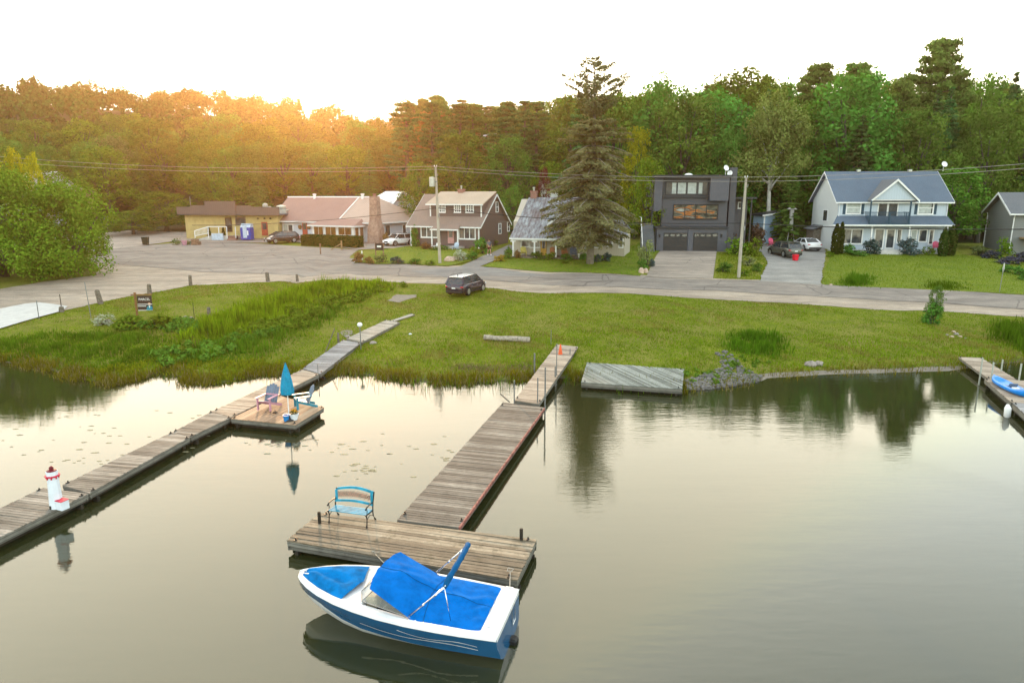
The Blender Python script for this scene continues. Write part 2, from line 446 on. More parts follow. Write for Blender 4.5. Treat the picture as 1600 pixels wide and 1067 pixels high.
# ------------------------------------------------------------------ setting: ground, water, roads
def grid_axis(segs):
    a = []
    for lo, hi, st in segs: a += list(np.arange(lo, hi, st))
    a.append(segs[-1][1]); return np.array(a)
gx = grid_axis([(-3000,-600,200),(-600,-160,20),(-160,-90,4),(-90,90,.75),(90,160,4),(160,600,20),(600,3000,200)])
gy = grid_axis([(-60,16,6),(16,95,.75),(95,160,3),(160,420,10),(420,1000,40),(1000,4200,400)])
XX, YY = np.meshgrid(gx, gy); ZZ = terr(XX, YY)
rs = np.random.RandomState(3)
V = np.stack([XX.ravel(), YY.ravel(), ZZ.ravel()], 1); nx, ny = len(gx), len(gy)
I = np.arange(nx*ny).reshape(ny, nx)
F = np.stack([I[:-1,:-1].ravel(), I[:-1,1:].ravel(), I[1:,1:].ravel(), I[1:,:-1].ravel()], 1)
tag(np_mesh('ground', V, F, M['ground'], smooth=True), kind='structure')
wat = MB(); wat.quad((-700,-60,0),(700,-60,0),(700,75,0),(-700,75,0))
tag(wat.build('water', M['water']), kind='structure')
def drape(name, pts, mat, off=.03, step=.75, world=False, kind='structure', jag=0.0):
    """a sheet laid over the ground inside an outline given in photo pixels"""
    P = [(p if world else gp(*p)) for p in pts]
    out = []
    rr = random.Random(len(pts)*7+int(P[0][0]*10))
    for i in range(len(P)):
        a, b = P[i], P[(i+1) % len(P)]
        n = max(1, int(math.hypot(a[0]-b[0], a[1]-b[1])/step))
        for k in range(n):
            t = k/n; out.append(Vector((a[0]*(1-t)+b[0]*t+rr.uniform(-jag, jag), a[1]*(1-t)+b[1]*t+rr.uniform(-jag, jag))))
    edges = [(i, (i+1) % len(out)) for i in range(len(out))]
    xs = [p.x for p in out]; ys = [p.y for p in out]
    A = np.array([(p.x, p.y) for p in out])
    pts2 = list(out)
    GX, GY = np.meshgrid(np.arange(min(xs), max(xs), step), np.arange(min(ys), max(ys), step))
    q = np.stack([GX.ravel(), GY.ravel()], 1)
    ins = np.zeros(len(q), bool)
    for i in range(len(A)):
        x1, y1 = A[i]; x2, y2 = A[(i+1) % len(A)]
        c = (y1 > q[:,1]) != (y2 > q[:,1])
        with np.errstate(divide='ignore', invalid='ignore'):
            ins ^= c & (q[:,0] < (x2-x1)*(q[:,1]-y1)/(y2-y1)+x1)
    pts2 += [Vector((float(a), float(b))) for a, b in q[ins]]
    v2, e2, f2, *_ = geometry.delaunay_2d_cdt(pts2, edges, [], 1, 1e-4)
    hz = terr([p.x for p in v2], [p.y for p in v2])
    mb = MB(); mb.v = [(p.x, p.y, float(h)+off) for p, h in zip(v2, hz)]
    mb.f = [tuple(f) if (v2[f[1]]-v2[f[0]]).cross(v2[f[2]]-v2[f[0]]) > 0 else tuple(reversed(f)) for f in f2]
    o = mb.build(name, mat, smooth=True)
    return tag(o, kind=kind)
# gravel shoulder and gravel forecourt reach under the asphalt
drape('gravel_shoulder', [(-260,560),(-120,532),(0,513),(60,494),(160,472),(300,446),(420,441),(560,438),(700,444),(800,455),(950,458),(1150,470),(1300,479),(1450,486),(1700,500),(1900,512),(1900,470),(1600,462),(1200,438),(1000,430),(800,421),(600,410),(450,399),(300,390),(150,392),(152,430),(60,442),(0,452),(-260,478)], M['gravel'], .025, jag=.12)
drape('road', [(140,410),(300,424),(450,430),(600,431),(700,434),(800,442),(950,449),(1100,454),(1300,465),(1450,473),(1600,484),(1900,502),(1900,474),(1600,462),(1450,453),(1300,446),(1200,440),(1000,433),(860,428),(750,424),(690,418),(600,412),(545,404),(560,391),(480,386),(420,382),(300,378),(200,386),(150,392)], M['asphalt'], .05, jag=.06)
drape('side_road', [(150,393),(200,387),(262,379),(300,375),(420,372),(420,380),(300,380),(320,364),(200,361),(40,372),(60,392),(110,396)], M['lot'], .065)
drape('parking_lot', [(262,379),(420,374),(470,380),(560,391),(640,388),(660,376),(640,370),(560,375),(440,370),(300,373)], M['lot'], .075)
drape('concrete_ramp', [(-140,560),(-60,530),(0,515),(50,500),(98,487),(106,480),(60,474),(40,476),(0,484),(-140,505)], M['concrete'], .09)
drape('garden_path', [(700,434),(860,432),(750,417),(788,402),(810,386),(795,383),(768,396),(740,408),(716,418),(640,424)], M['path'], .06)
drape('concrete_drive', [(1010,433),(1114,436),(1120,393),(1034,390),(1020,410)], M['lot'], .065)
drape('stone_drive', [(1186,440),(1282,446),(1286,420),(1290,402),(1288,385),(1262,372),(1256,358),(1246,345),(1226,345),(1222,366),(1190,374),(1186,392),(1200,410)], M['drive'], .06, jag=.1)
# ------------------------------------------------------------------ foliage
def leaf_cards(c, n, s, rs, sj=.35, fold=.25, aspect=1.5):
    """small folded leaf faces at centres c (N,3) with outward directions n (N,3), size s"""
    N_ = len(c)
    n = n+rs.normal(0, .38, (N_,3)); n /= np.linalg.norm(n, axis=1)[:,None]+1e-9
    t = np.cross(n, rs.normal(0, 1, (N_,3))); t /= np.linalg.norm(t, axis=1)[:,None]+1e-9
    b = np.cross(n, t)
    sz = (s*(1+rs.uniform(-sj, sj, N_)))[:,None]
    L_ = t*sz*aspect*.5; W = b*sz*.5; up = n*sz*fold
    v = np.stack([c-L_, c+W-up*.6, c+L_-up*.3, c-W-up*.6], 1).reshape(-1,3)
    f = np.arange(N_*4).reshape(-1,4)
    return v, f
def blobs_cards(bl, per, s, rs, shell=.55, squash=1.0, density=None):
    """bl: list of (centre, radius[, rz]); leaf faces filling each clump, densest towards its skin"""
    C = []; Nn = []
    for b in bl:
        c, r = np.array(b[0], float), b[1]; rz = b[2] if len(b) > 2 else r*squash
        k = max(6, int(per*r*r))
        d = rs.normal(0, 1, (k,3)); d /= np.linalg.norm(d, axis=1)[:,None]
        rad = r*(shell+(1-shell)*rs.rand(k)**.6)*(1+rs.normal(0, .10, k))
        p = d*rad[:,None]*np.array([1,1,rz/r])
        C.append(c+p); nn = d.copy(); nn[:,2] += .25; Nn.append(nn)
    return leaf_cards(np.concatenate(C), np.concatenate(Nn), s, rs)
def bent(a, b, sag, n=5, wob=0.0, rs=random):
    a = Vector(a); b = Vector(b); out = []
    for i in range(n+1):
        t = i/n; p = a.lerp(b, t); p.z += sag*math.sin(math.pi*t)
        if 0 < i < n: p += Vector((rs.uniform(-wob, wob), rs.uniform(-wob, wob), rs.uniform(-wob, wob)))
        out.append(p)
    return out
def make_tree(kind, seed, H, W, crown_mat, bark_mat, leafsz=.27, dens=62, name='deciduous_tree'):
    """a prototype of height H and crown width W standing at the origin: Empty > trunk, crown"""
    rs = np.random.RandomState(seed); rr = random.Random(seed)
    root = thing(name, 'x', 'tree')
    tr = MB()
    if kind == 'decid':
        top = H*.8; tk = [(0,0,-.6)]+[(rr.uniform(-.2,.2)*t*2, rr.uniform(-.2,.2)*t*2, H*.78*t) for t in (.08,.3,.55,.8,1)]
        tr.tube(tk, [H*.028,H*.022,H*.018,H*.013,H*.008,H*.003], 8)
        bl = []
        nb = 34
        for i in range(nb):
            a = i*2.4+rr.uniform(-.4,.4); h = .22+.74*((i+.5)/nb)
            prof = math.sin(math.pi*min(1, (h-.12)/.95)**.75)**.6
            rad = W*.5*prof*rr.uniform(.45,.86)
            r = W*.5*rr.uniform(.26,.42)*(1.05-.35*h)
            c = (math.cos(a)*rad, math.sin(a)*rad, H*h-r*.3)
            bl.append((c, r, r*rr.uniform(.7,.95)))
            if i % 2 == 0:
                z0 = H*(h*.55); tr.tube(bent((0,0,z0), (c[0]*.9,c[1]*.9,c[2]-r*.2), -.3, 4, .15, rr), [H*.011,H*.008,H*.006,H*.004,H*.002], 5)
        for i in range(26):   # small outer sprays that break the outline
            a = rr.uniform(0, 6.3); h = rr.uniform(.25,1.0)
            prof = math.sin(math.pi*min(1, (h-.12)/.95)**.75)**.6
            rad = W*.5*prof*rr.uniform(.85,1.08)
            bl.append(((math.cos(a)*rad, math.sin(a)*rad, H*h*.97), W*rr.uniform(.05,.09)))
        for i in range(7):
            bl.append(((rr.gauss(0,.09)*W, rr.gauss(0,.09)*W, H*rr.uniform(.9,.99)), W*rr.uniform(.05,.10), W*rr.uniform(.06,.12)))
        v, f = blobs_cards(bl, dens, leafsz, rs)
    elif kind in ('spruce', 'oldspruce'):
        old = kind == 'oldspruce'
        tr.tube([(0,0,-.6),(0,0,H*.3),(.1,0,H*.65),(0,.05,H*.98)], [H*.02,H*.015,H*.009,H*.002], 8)
        C = []; Nn = []
        z = H*(.13 if old else .06)
        while z < H*.99:
            t = z/H
            if old: Rr = W*.5*(.62+.38*math.sin(min(1,t/.25)*1.57))*(1-t)**.62*(1.0 if t < .8 else 1.35)
            else: Rr = W*.5*(1-t)**.85*(.75+.25*min(1, t*6))
            nbr = rr.randint(5,8) if t < .85 else 5
            a0 = rr.uniform(0,6.3)
            for k in range(nbr):
                a = a0+k*6.283/nbr+rr.uniform(-.3,.3); rl = Rr*(rr.uniform(.45,1.2) if old else rr.uniform(.62,1.12))
                droop = -rl*.22 if t < .6 else rl*(.55 if (old and t > .72) else .05)
                tip = (math.cos(a)*rl, math.sin(a)*rl, z+droop)
                pts = bent((0,0,z), tip, rl*(-.05 if droop > 0 else .06), 4, .05, rr)
                tr.tube(pts, [H*.0035*(1.2-t)]*2+[H*.0025*(1.2-t)]*2+[.012], 4)
                m = int(dens*rl*(1.0 if t < .8 or not old else .55))
                tt = rs.uniform(.12 if t < .8 or not old else .45, 1.02, m)
                base = np.array([0,0,z])+np.outer(tt, np.array(tip)-np.array([0,0,z]))
                side = np.array([-math.sin(a), math.cos(a), 0])
                wdt = rl*.30*(1.15-tt)+.15
                off = rs.uniform(-1,1,m)*wdt
                base += side*off[:,None]; base[:,2] += np.sin(np.pi*np.clip(tt,0,1))*rl*.04-np.abs(off)*.25-np.abs(rs.normal(0,.16,m))
                C.append(base); nn = np.tile([math.cos(a)*.5, math.sin(a)*.5, .8], (m,1)); Nn.append(nn)
            z += H*(.028 if old else .036)*rr.uniform(.8,1.3)
        v, f = leaf_cards(np.concatenate(C), np.concatenate(Nn), leafsz, rs, aspect=2.2)
    elif kind == 'pine':
        tr.tube([(0,0,-.6),(0,0,H*.4),(.15,0,H*.75),(0,.1,H*.97)], [H*.02,H*.016,H*.010,H*.003], 8)
        bl = []
        z = H*.18
        while z < H*.97:
            t = z/H
            Rr = W*.5*(.35+.65*min(1,(t-.12)/.25))*(1.02-t)**.55*1.15
            nb = rr.randint(3,5)
            a0 = rr.uniform(0,6.3)
            for k in range(nb):
                a = a0+k*6.283/nb+rr.uniform(-.5,.5); rl = Rr*rr.uniform(.5,1.15)
                tip = (math.cos(a)*rl, math.sin(a)*rl, z+rl*.22)
                tr.tube(bent((0,0,z), tip, -rl*.05, 3, .08, rr), [H*.006,H*.004,H*.003,H*.001], 4)
                for q in (.6,.85,1.05):
                    if q*rl < .6: continue
                    bl.append(((tip[0]*q+rr.uniform(-.3,.3), tip[1]*q+rr.uniform(-.3,.3), z+rl*.24*q), W*rr.uniform(.08,.13), W*rr.uniform(.04,.065)))
            z += H*.048*rr.uniform(.7,1.3)
        bl.append(((0,0,H*.96), W*.07, W*.08))
        v, f = blobs_cards(bl, dens, leafsz, rs, shell=.2)
    elif kind == 'birch':
        tk = [(0,0,-.6),(.1,0,H*.2),(-.1,.1,H*.42),(.15,0,H*.7),(.1,0,H*.93)]
        tr.tube(tk, [H*.02,H*.017,H*.013,H*.008,H*.002], 8)
        bl = []
        for i in range(20):
            a = i*2.4+rr.uniform(-.3,.3); z0 = H*rr.uniform(.32,.7); q = rr.uniform(.55,.95)
            rad = W*.5*q*rr.uniform(.5,.95); z1 = min(H*.97, z0+H*rr.uniform(.12,.32))
            pts = bent((0,0,z0), (math.cos(a)*rad, math.sin(a)*rad, z1), .5, 5, .2, rr)
            tr.tube(pts, [H*.009,H*.007,H*.006,H*.004,H*.003,H*.001], 5)
            for p in pts[2:]:
                bl.append(((p.x+rr.uniform(-.5,.5), p.y+rr.uniform(-.5,.5), p.z+rr.uniform(-.3,.3)), W*rr.uniform(.08,.13), W*rr.uniform(.12,.19)))
        for i in range(26):
            h = rr.uniform(.4,1.0); a = rr.uniform(0,6.3); rd = W*.5*min(1,(1.12-h)*1.7)*rr.uniform(.3,1)
            bl.append(((math.cos(a)*rd, math.sin(a)*rd, H*h), W*rr.uniform(.06,.11), W*rr.uniform(.08,.14)))
        v, f = blobs_cards(bl, dens, leafsz, rs, shell=.1)
    elif kind in ('bush', 'bigbush'):
        bl = []
        n = 14 if kind == 'bush' else 70
        for i in range(n):
            a = rr.uniform(0,6.3); h = rr.uniform(.05,.85)
            rad = W*.5*math.sqrt(max(.05, 1-h**2))*rr.uniform(.25,.85)
            r = (W*rr.uniform(.14,.22) if kind == 'bush' else W*rr.uniform(.07,.13))
            bl.append(((math.cos(a)*rad, math.sin(a)*rad, H*h), r, r*.9))
        for i in range(5): tr.tube(bent((rr.uniform(-.1,.1),rr.uniform(-.1,.1),-.2), (rr.uniform(-.3,.3)*W, rr.uniform(-.3,.3)*W, H*rr.uniform(.5,.8)), .1, 3, .03, rr), [W*.02,W*.015,W*.01,W*.004], 5)
        v, f = blobs_cards(bl, dens, leafsz, rs, shell=.45)
        f_low = v.reshape(-1,4,3)[:,:,2].min(1) > -.25
        v = v.reshape(-1,4,3)[f_low].reshape(-1,3); f = np.arange(len(v)).reshape(-1,4)
    elif kind == 'cedar':   # narrow clipped column
        tr.tube([(0,0,-.3),(0,0,H*.8)], [W*.06,W*.02], 6)
        k = int(dens*H*W*3)
        h = rs.rand(k)**.85; a = rs.uniform(0,6.283,k)
        prof = np.where(h < .15, .8+h*1.3, 1)*np.clip((1.03-h)/.45, 0, 1)**.6
        rad = W*.5*prof*(.78+.25*rs.rand(k))*(1+.08*np.sin(a*5+h*9))
        c = np.stack([np.cos(a)*rad, np.sin(a)*rad, h*H], 1)
        nn = np.stack([np.cos(a), np.sin(a), .4+0*a], 1)
        v, f = leaf_cards(c, nn, leafsz, rs)
    tr.smooth = True
    t_ = tr.build('trunk' if kind not in ('bush','bigbush','cedar') else 'stems', bark_mat, root)
    c_ = np_mesh('crown' if kind not in ('bush','bigbush','cedar') else 'foliage', v, f, crown_mat, root)
    root['H'] = H; root['W'] = W
    return root
PROTO = {}
used_proto = set()
def proto(key, *a, **k):
    r = make_tree(*a, **k); PROTO[key] = r
proto('maple1', 'decid', 11, 18, 12, M['leaf_b'], M['bark'])
proto('maple2', 'decid', 12, 18, 11, M['leaf_a'], M['bark'])
proto('maple3', 'decid', 13, 14, 10, M['leaf_c'], M['bark'], leafsz=.25, name='deciduous_tree')
proto('spruce1', 'spruce', 21, 20, 8.5, M['leaf_d'], M['bark'], leafsz=.24, dens=90, name='spruce_tree')
proto('spruce2', 'spruce', 22, 20, 10, M['leaf_p'], M['bark'], leafsz=.24, dens=85, name='spruce_tree')
proto('pine1', 'pine', 31, 22, 10, M['leaf_p'], M['bark_pine'], leafsz=.26, dens=120, name='pine_tree')
proto('pine2', 'pine', 32, 22, 8, M['leaf_d'], M['bark_pine'], leafsz=.26, dens=120, name='pine_tree')
proto('bush1', 'bush', 41, 1.2, 1.6, M['leaf_b'], M['bark'], leafsz=.11, dens=420, name='shrub')
proto('bush2', 'bush', 42, 1.0, 1.5, M['leaf_c'], M['bark'], leafsz=.10, dens=420, name='shrub')
first_free = set(PROTO)
def put(key, loc, H, W=None, rz=None, label=None, cat='tree', group=None, mat=None, name=None):
    """the prototype itself the first time, a copy with its parts after that"""
    p = PROTO[key]
    s = H/p['H']; w = (W/p['W']) if W else s
    if key in first_free:
        first_free.discard(key); r = p
        r.location = loc; r.rotation_euler = (0,0,rz or 0); r.scale = (w,w,s)
    else:
        r = dup(p, loc, rz if rz is not None else random.uniform(0,6.28), scale=(w,w,s))
    tag(r, label, cat, group)
    if r is not p and 'group' in r and group is None: del r['group']
    for ch in r.children:
        if ch.name.split('.')[0] in ('crown','foliage'):
            ch.material_slots[0].link = 'OBJECT' if mat else 'DATA'
            if mat: ch.material_slots[0].material = mat
    if name: r.name = name
    return r
def tree_px(key, px, ptop, Y, W=None, **k):
    """a tree whose top is seen at a pixel and which stands Y metres out"""
    t = atY(px, ptop, Y); g = tz(t.x, t.y)
    w = W*Y/FPX if W else None
    return put(key, (t.x, t.y, g), max(1.0, t.z-g), w, **k)

# ---- trees one can point to
G = 'x'
tree_px('maple1', 1040, 124, 112, 125, label='tall broad green tree with a sunlit left edge, behind the flat roofed charcoal house')
tree_px('maple2', 1162, 112, 118, 140, label='tall broad tree behind the white birch, right of the tree over the charcoal house')
tree_px('pine1', 1282, 97, 122, 100, label='high open crowned pine left of the tall pine, behind the birch')
tree_px('pine1', 1345, 96, 130, 95, label='pine showing between the two highest pines at the skyline')
tree_px('pine1', 1476, 58, 118, 118, label='tallest dark pine rising above the wood, over the blue roofed house')
tree_px('maple1', 1442, 168, 103, 128, label='round dark green tree close behind the blue roofed house')
tree_px('spruce1', 1350, 178, 99, 110, label='dark layered spruce behind the left end of the blue roofed house')
tree_px('spruce2', 1310, 200, 106, 110, label='spruce showing between the birch and the blue roofed house')
tree_px('maple1', 1556, 165, 104, 110, label='dark tree behind the gap right of the blue roofed house')
tree_px('spruce1', 1590, 110, 120, 100, label='dark conifer at the right end of the skyline')
tree_px('maple2', 1545, 118, 128, 90, label='lighter broad tree right of the tallest pine')
tree_px('maple2', 1502, 262, 91, 100, label='leafy green tree between the blue roofed house and the grey sided house')
tree_px('maple2', 997, 200, 103, 60, label='bright narrow tree left of the charcoal house', mat=M['leaf_y'])
tree_px('maple3', 1015, 250, 88, 72, label='small yellow green tree against the left wall of the charcoal house')
tree_px('maple1', 990, 160, 130, 90, label='shaded tree behind the large roadside spruce')
tree_px('maple3', 800, 293, 100, 48, label='rounded small tree between the brown house and the grey roofed cottage', mat=M['leaf_b'])
tree_px('maple1', 655, 252, 104, 70, label='dark tree rising between the long bungalow and the brown house', mat=M['leaf_a'])
tree_px('maple2', 720, 208, 118, 100, label='broad green tree behind the chimney of the brown house')
tree_px('maple1', 792, 212, 122, 84, label='dark rounded tree behind the right gable of the brown house')
tree_px('maple2', 690, 176, 150, 170, label='large rusty pinkish tree above the brown house', mat=M['leaf_r'])
tree_px('maple3', 860, 255, 120, 60, label='fresh green tree beside the dark red tree behind the cottage')
tree_px('maple3', 850, 264, 108, 26, label='small dark red tree behind the cottage chimney', mat=leaf('leaf_copper', (.13,.035,.03)))
tree_px('maple3', 172, 214, 150, 80, label='pale grey green willow left of centre of the wooded valley', mat=M['leaf_w'])
tree_px('maple3', 160, 285, 140, 100, label='low grey green willow behind the road sign', mat=M['leaf_w'])
tree_px('maple2', 232, 186, 160, 110, label='large green tree with several pale stems, right of the grey willow')
tree_px('maple1', 350, 178, 185, 80, label='tall tree at the middle of the lit hillside')
tree_px('spruce2', 400, 250, 122, 56, label='pointed conifer behind the yellow shop roof')
tree_px('maple2', 330, 235, 132, 90, label='leafy tree behind the left end of the yellow shop')
tree_px('maple3', 395, 195, 160, 80, label='fresh green tree high behind the yellow shop')
tree_px('maple2', 470, 225, 140, 110, label='tree behind the left end of the long bungalow roof')
tree_px('maple3', 540, 230, 138, 100, label='tree behind the ridge of the long bungalow')
tree_px('maple1', 600, 215, 150, 100, label='tree behind the right end of the long bungalow')
tree_px('maple3', 60, 255, 118, 90, label='green tree behind the pale roofed house at the far left')
tree_px('maple2', 255, 300, 112, 100, label='low leafy tree beside the far side road')
tree_px('maple3', 205, 330, 108, 90, label='low bright tree at the far bend of the side road', mat=M['leaf_a'])
tree_px('spruce2', 1240, 262, 94, 70, label='dark conifer behind the small blue shed')
tree_px('maple1', 1140, 200, 104, 80, label='shaded tree rising right behind the charcoal house')
tree_px('spruce1', 1395, 150, 112, 100, label='conifer standing behind the round tree over the blue roof')
# the white birch
birch = make_tree('birch', 61, 18, 12.5, M['leaf_bi'], M['bark_birch'], leafsz=.22, dens=120, name='birch_tree')
t = atY(1214, 148, 101); g = tz(t.x, t.y); birch.location = (t.x, t.y, g); birch.scale = (1,1,(t.z-g)/18)
tag(birch, 'airy birch with a white trunk and white limbs, behind the small blue shed', 'tree')
# the large spruce by the road
b = gp(922, 413); t = atY(935, 87, b.y)
sp = make_tree('oldspruce', 71, t.z-b.z, 12.2, M['leaf_s'], M['bark_grey'], leafsz=.14, dens=72, name='spruce_tree')
sp.location = b
tag(sp, 'huge old spruce with thin open top and greyish lower boughs at the roadside lawn', 'tree')

# ---- filler of the wood right behind the houses: still one tree, one object
def skyline(px):
    return float(np.interp(px, [-300,0,170,350,500,600,640,700,800,880,930,960,1000,1080,1160,1230,1290,1380,1420,1520,1600,1900], [118,122,130,146,158,163,152,146,154,150,148,142,138,134,122,126,112,112,128,118,112,108]))
rf = random.Random(5)
WOOD = {'pine2': 'dark slender pine in the wooded rise behind the houses', 'pine1': 'open crowned pine in the wooded rise behind the houses',
        'maple1': 'deep green broadleaf tree in the wooded rise behind the houses', 'maple2': 'mid green broadleaf tree in the wooded rise behind the houses',
        'maple3': 'yellowish green tree in the wooded rise behind the houses', 'spruce1': 'dark pointed spruce in the wooded rise behind the houses', 'spruce2': 'olive pointed spruce in the wooded rise behind the houses'}
def wood_label(key, px, Y):
    spots = [(60,'behind the left bush'),(180,'above the side road bend'),(290,'left of the yellow shop'),(365,'above the yellow shop'),(430,'above the shop roof vents'),(500,'above the bungalow left'),(570,'above the bungalow right'),(640,'above the stone chimney'),(700,'above the transformer pole'),(780,'above the brown house'),(860,'above the cottage'),(960,'behind the big spruce'),(1020,'left of the charcoal house'),(1130,'above the charcoal house'),(1200,'behind the leaning pole'),(1290,'behind the birch'),(1380,'above the blue roof left'),(1490,'above the blue roof right'),(9999,'above the grey sided house')]
    w = next(b for a, b in spots if px < a)
    d = {112:'row 1', 128:'row 2', 145:'row 3', 165:'row 4', 188:'row 5', 215:'row 6'}[Y]
    return WOOD[key].replace(' in the wooded rise behind the houses', ' of the wood')+' '+w+', '+{'row 1':'nearest','row 2':'near','row 3':'third back','row 4':'midway','row 5':'far back','row 6':'farthest'}[d]
rows = [(128,34,(0.0,1)),(145,36,(0,1)),(165,40,(0,1)),(188,44,(0,1)),(215,46,(0,1)),(112,22,(.45,1))]
for Y, n, (lo, hi) in rows:
    for i in range(n):
        fx = lo+(hi-lo)*(i+rf.uniform(.1,.9))/n
        px = -120+fx*1860
        y = Y+rf.uniform(-6, 8)
        if y < 125 and px < 880: continue
        t = atY(px, 300, y); g = tz(t.x, y)
        # crown tops stay under the skyline of the photograph
        zs = atY(px, skyline(px)+rf.uniform(0, 14), y).z-g
        if 620 < px < 980: key = rf.choice(['pine2','pine2','pine2','pine1','maple2'])
        elif px >= 980: key = rf.choice(['spruce1','pine1','maple1','maple2','spruce2','maple1'])
        else: key = rf.choice(['maple1','maple2','maple3','maple2','spruce2','maple1'] if Y < 180 else ['maple1','maple2','maple3'])
        H = rf.uniform(13, 19) if px < 620 else rf.uniform(19, 25)
        if px < 620:   # the valley floor trees are low and the hill shows above them
            zs = min(zs, atY(px, {128: 235, 145: 222, 165: 208, 188: 196, 215: 186}.get(Y, 240)+rf.uniform(-10, 22), y).z-g)
            zs = max(zs, 8.5)
        if zs < H and zs > 8: H = zs
        elif zs <= 8: continue
        if px >= 620: H = min(zs, 27) if rf.random() < .5 else H
        put(key, (t.x, y, g), H, (13.5 if 'maple' in key else 8.5)*rf.uniform(.75,1.15)*(H/17)**.5, label=wood_label(key, px, Y), group='trees of the wood behind the houses')
byl = {}
for o in COL.objects:
    if o.get('group') == 'trees of the wood behind the houses': byl.setdefault(o['label'], []).append(o)
for lb, os_ in byl.items():
    if 2 <= len(os_) <= 3:
        os_.sort(key=lambda o: o.location.x/o.location.y)
        for o, w in zip(os_, ('left', 'right') if len(os_) == 2 else ('left', 'middle', 'right')): o['label'] = w+' '+lb
# ---- the far wooded hillside, one mass
def far_wood():
    rs = np.random.RandomState(9)
    vs_ = []; 
    pts = []
    for Y, st in [(196,7),(216,7),(238,7),(258,7.5),(280,8),(303,8.5),(326,9),(348,9),(368,9),(392,11)]:
        xs = np.arange(-.9*Y-40, (.92*Y+40) if Y > 230 else -.12*Y, st)
        for x in xs: pts.append((x+rs.uniform(-4,4), Y+rs.uniform(-11,11)))
    # a nearer fringe on the left hillside
    pts = np.array(pts)
    C = []; Nn = []
    for x, y in pts:
        h = tz(x, y); H = rs.uniform(8, 12); w = rs.uniform(4.0, 6.0)
        kind = rs.rand()
        k = 330
        d = rs.normal(0, 1, (k,3)); d[:,2] = np.abs(d[:,2])*1.1-.25; d /= np.linalg.norm(d, axis=1)[:,None]
        if kind < .08: # pointed
            hh = rs.rand(k)**1.4; a = rs.uniform(0,6.283,k); rad = w*.7*(1-hh)*(.7+.4*rs.rand(k))
            p = np.stack([np.cos(a)*rad, np.sin(a)*rad, H*.15+hh*H*.95], 1); d = np.stack([np.cos(a),np.sin(a),.6+0*a],1)
        else:
            lump = 1+.22*np.sin(d[:,0]*5+x)*np.cos(d[:,1]*4+y)
            rad = w*lump*(.75+.3*rs.rand(k))
            p = d*rad[:,None]*np.array([1,1,.95]); p[:,2] += H-w
        C.append(p+np.array([x,y,h])); Nn.append(d)
    v, f = leaf_cards(np.concatenate(C), np.concatenate(Nn), 0.85, rs, aspect=1.3)
    return v, f
v, f = far_wood()
o = np_mesh('forest', v, f, M['leaf_wood']); tag(o, 'continuous wood of green treetops covering the far hillside', 'forest', kind='stuff')
# ------------------------------------------------------------------ docks
def boards_mat(name, stops, grain, stain=.4, stainc=(.05,.045,.035), rough=.85):
    """old boards: every board (mesh island) has its own tone; grain runs along the board"""
    m, N, L, P = new_mat(name)
    ge = N.new('ShaderNodeNewGeometry')
    g = noise(N, L, coords(N, L, grain), 3.0, 7, .75)
    big = noise(N, L, coords(N, L), .8, 4, .6)
    s = math_(N, L, 'ADD', math_(N, L, 'MULTIPLY', ge.outputs['Random Per Island'], .38), math_(N, L, 'ADD', math_(N, L, 'MULTIPLY', g, .8), math_(N, L, 'MULTIPLY', math_(N, L, 'SUBTRACT', big, .6), .55)))
    r = ramp(N, L, s, stops)
    st = ramp(N, L, noise(N, L, coords(N, L), 1.9, 7, .8), [(.52, (0,0,0)), (.66, (1,1,1))])
    col = mixc(N, L, r.outputs[0], stainc, math_(N, L, 'MULTIPLY', st.outputs[0], stain))
    L.new(col, P.inputs['Base Color']); P.inputs['Roughness'].default_value = rough
    bump(N, L, P, g, .5, .01)
    return m
def clip_poly(poly, nx_, ny_, c):
    """keep the part of a 2-D polygon with nx*x+ny*y <= c"""
    out = []
    for i in range(len(poly)):
        a, b = poly[i], poly[(i+1) % len(poly)]
        da, db = nx_*a[0]+ny_*a[1]-c, nx_*b[0]+ny_*b[1]-c
        if da <= 0: out.append(a)
        if (da < 0 < db) or (db < 0 < da):
            t = da/(da-db); out.append((a[0]+(b[0]-a[0])*t, a[1]+(b[1]-a[1])*t))
    return out
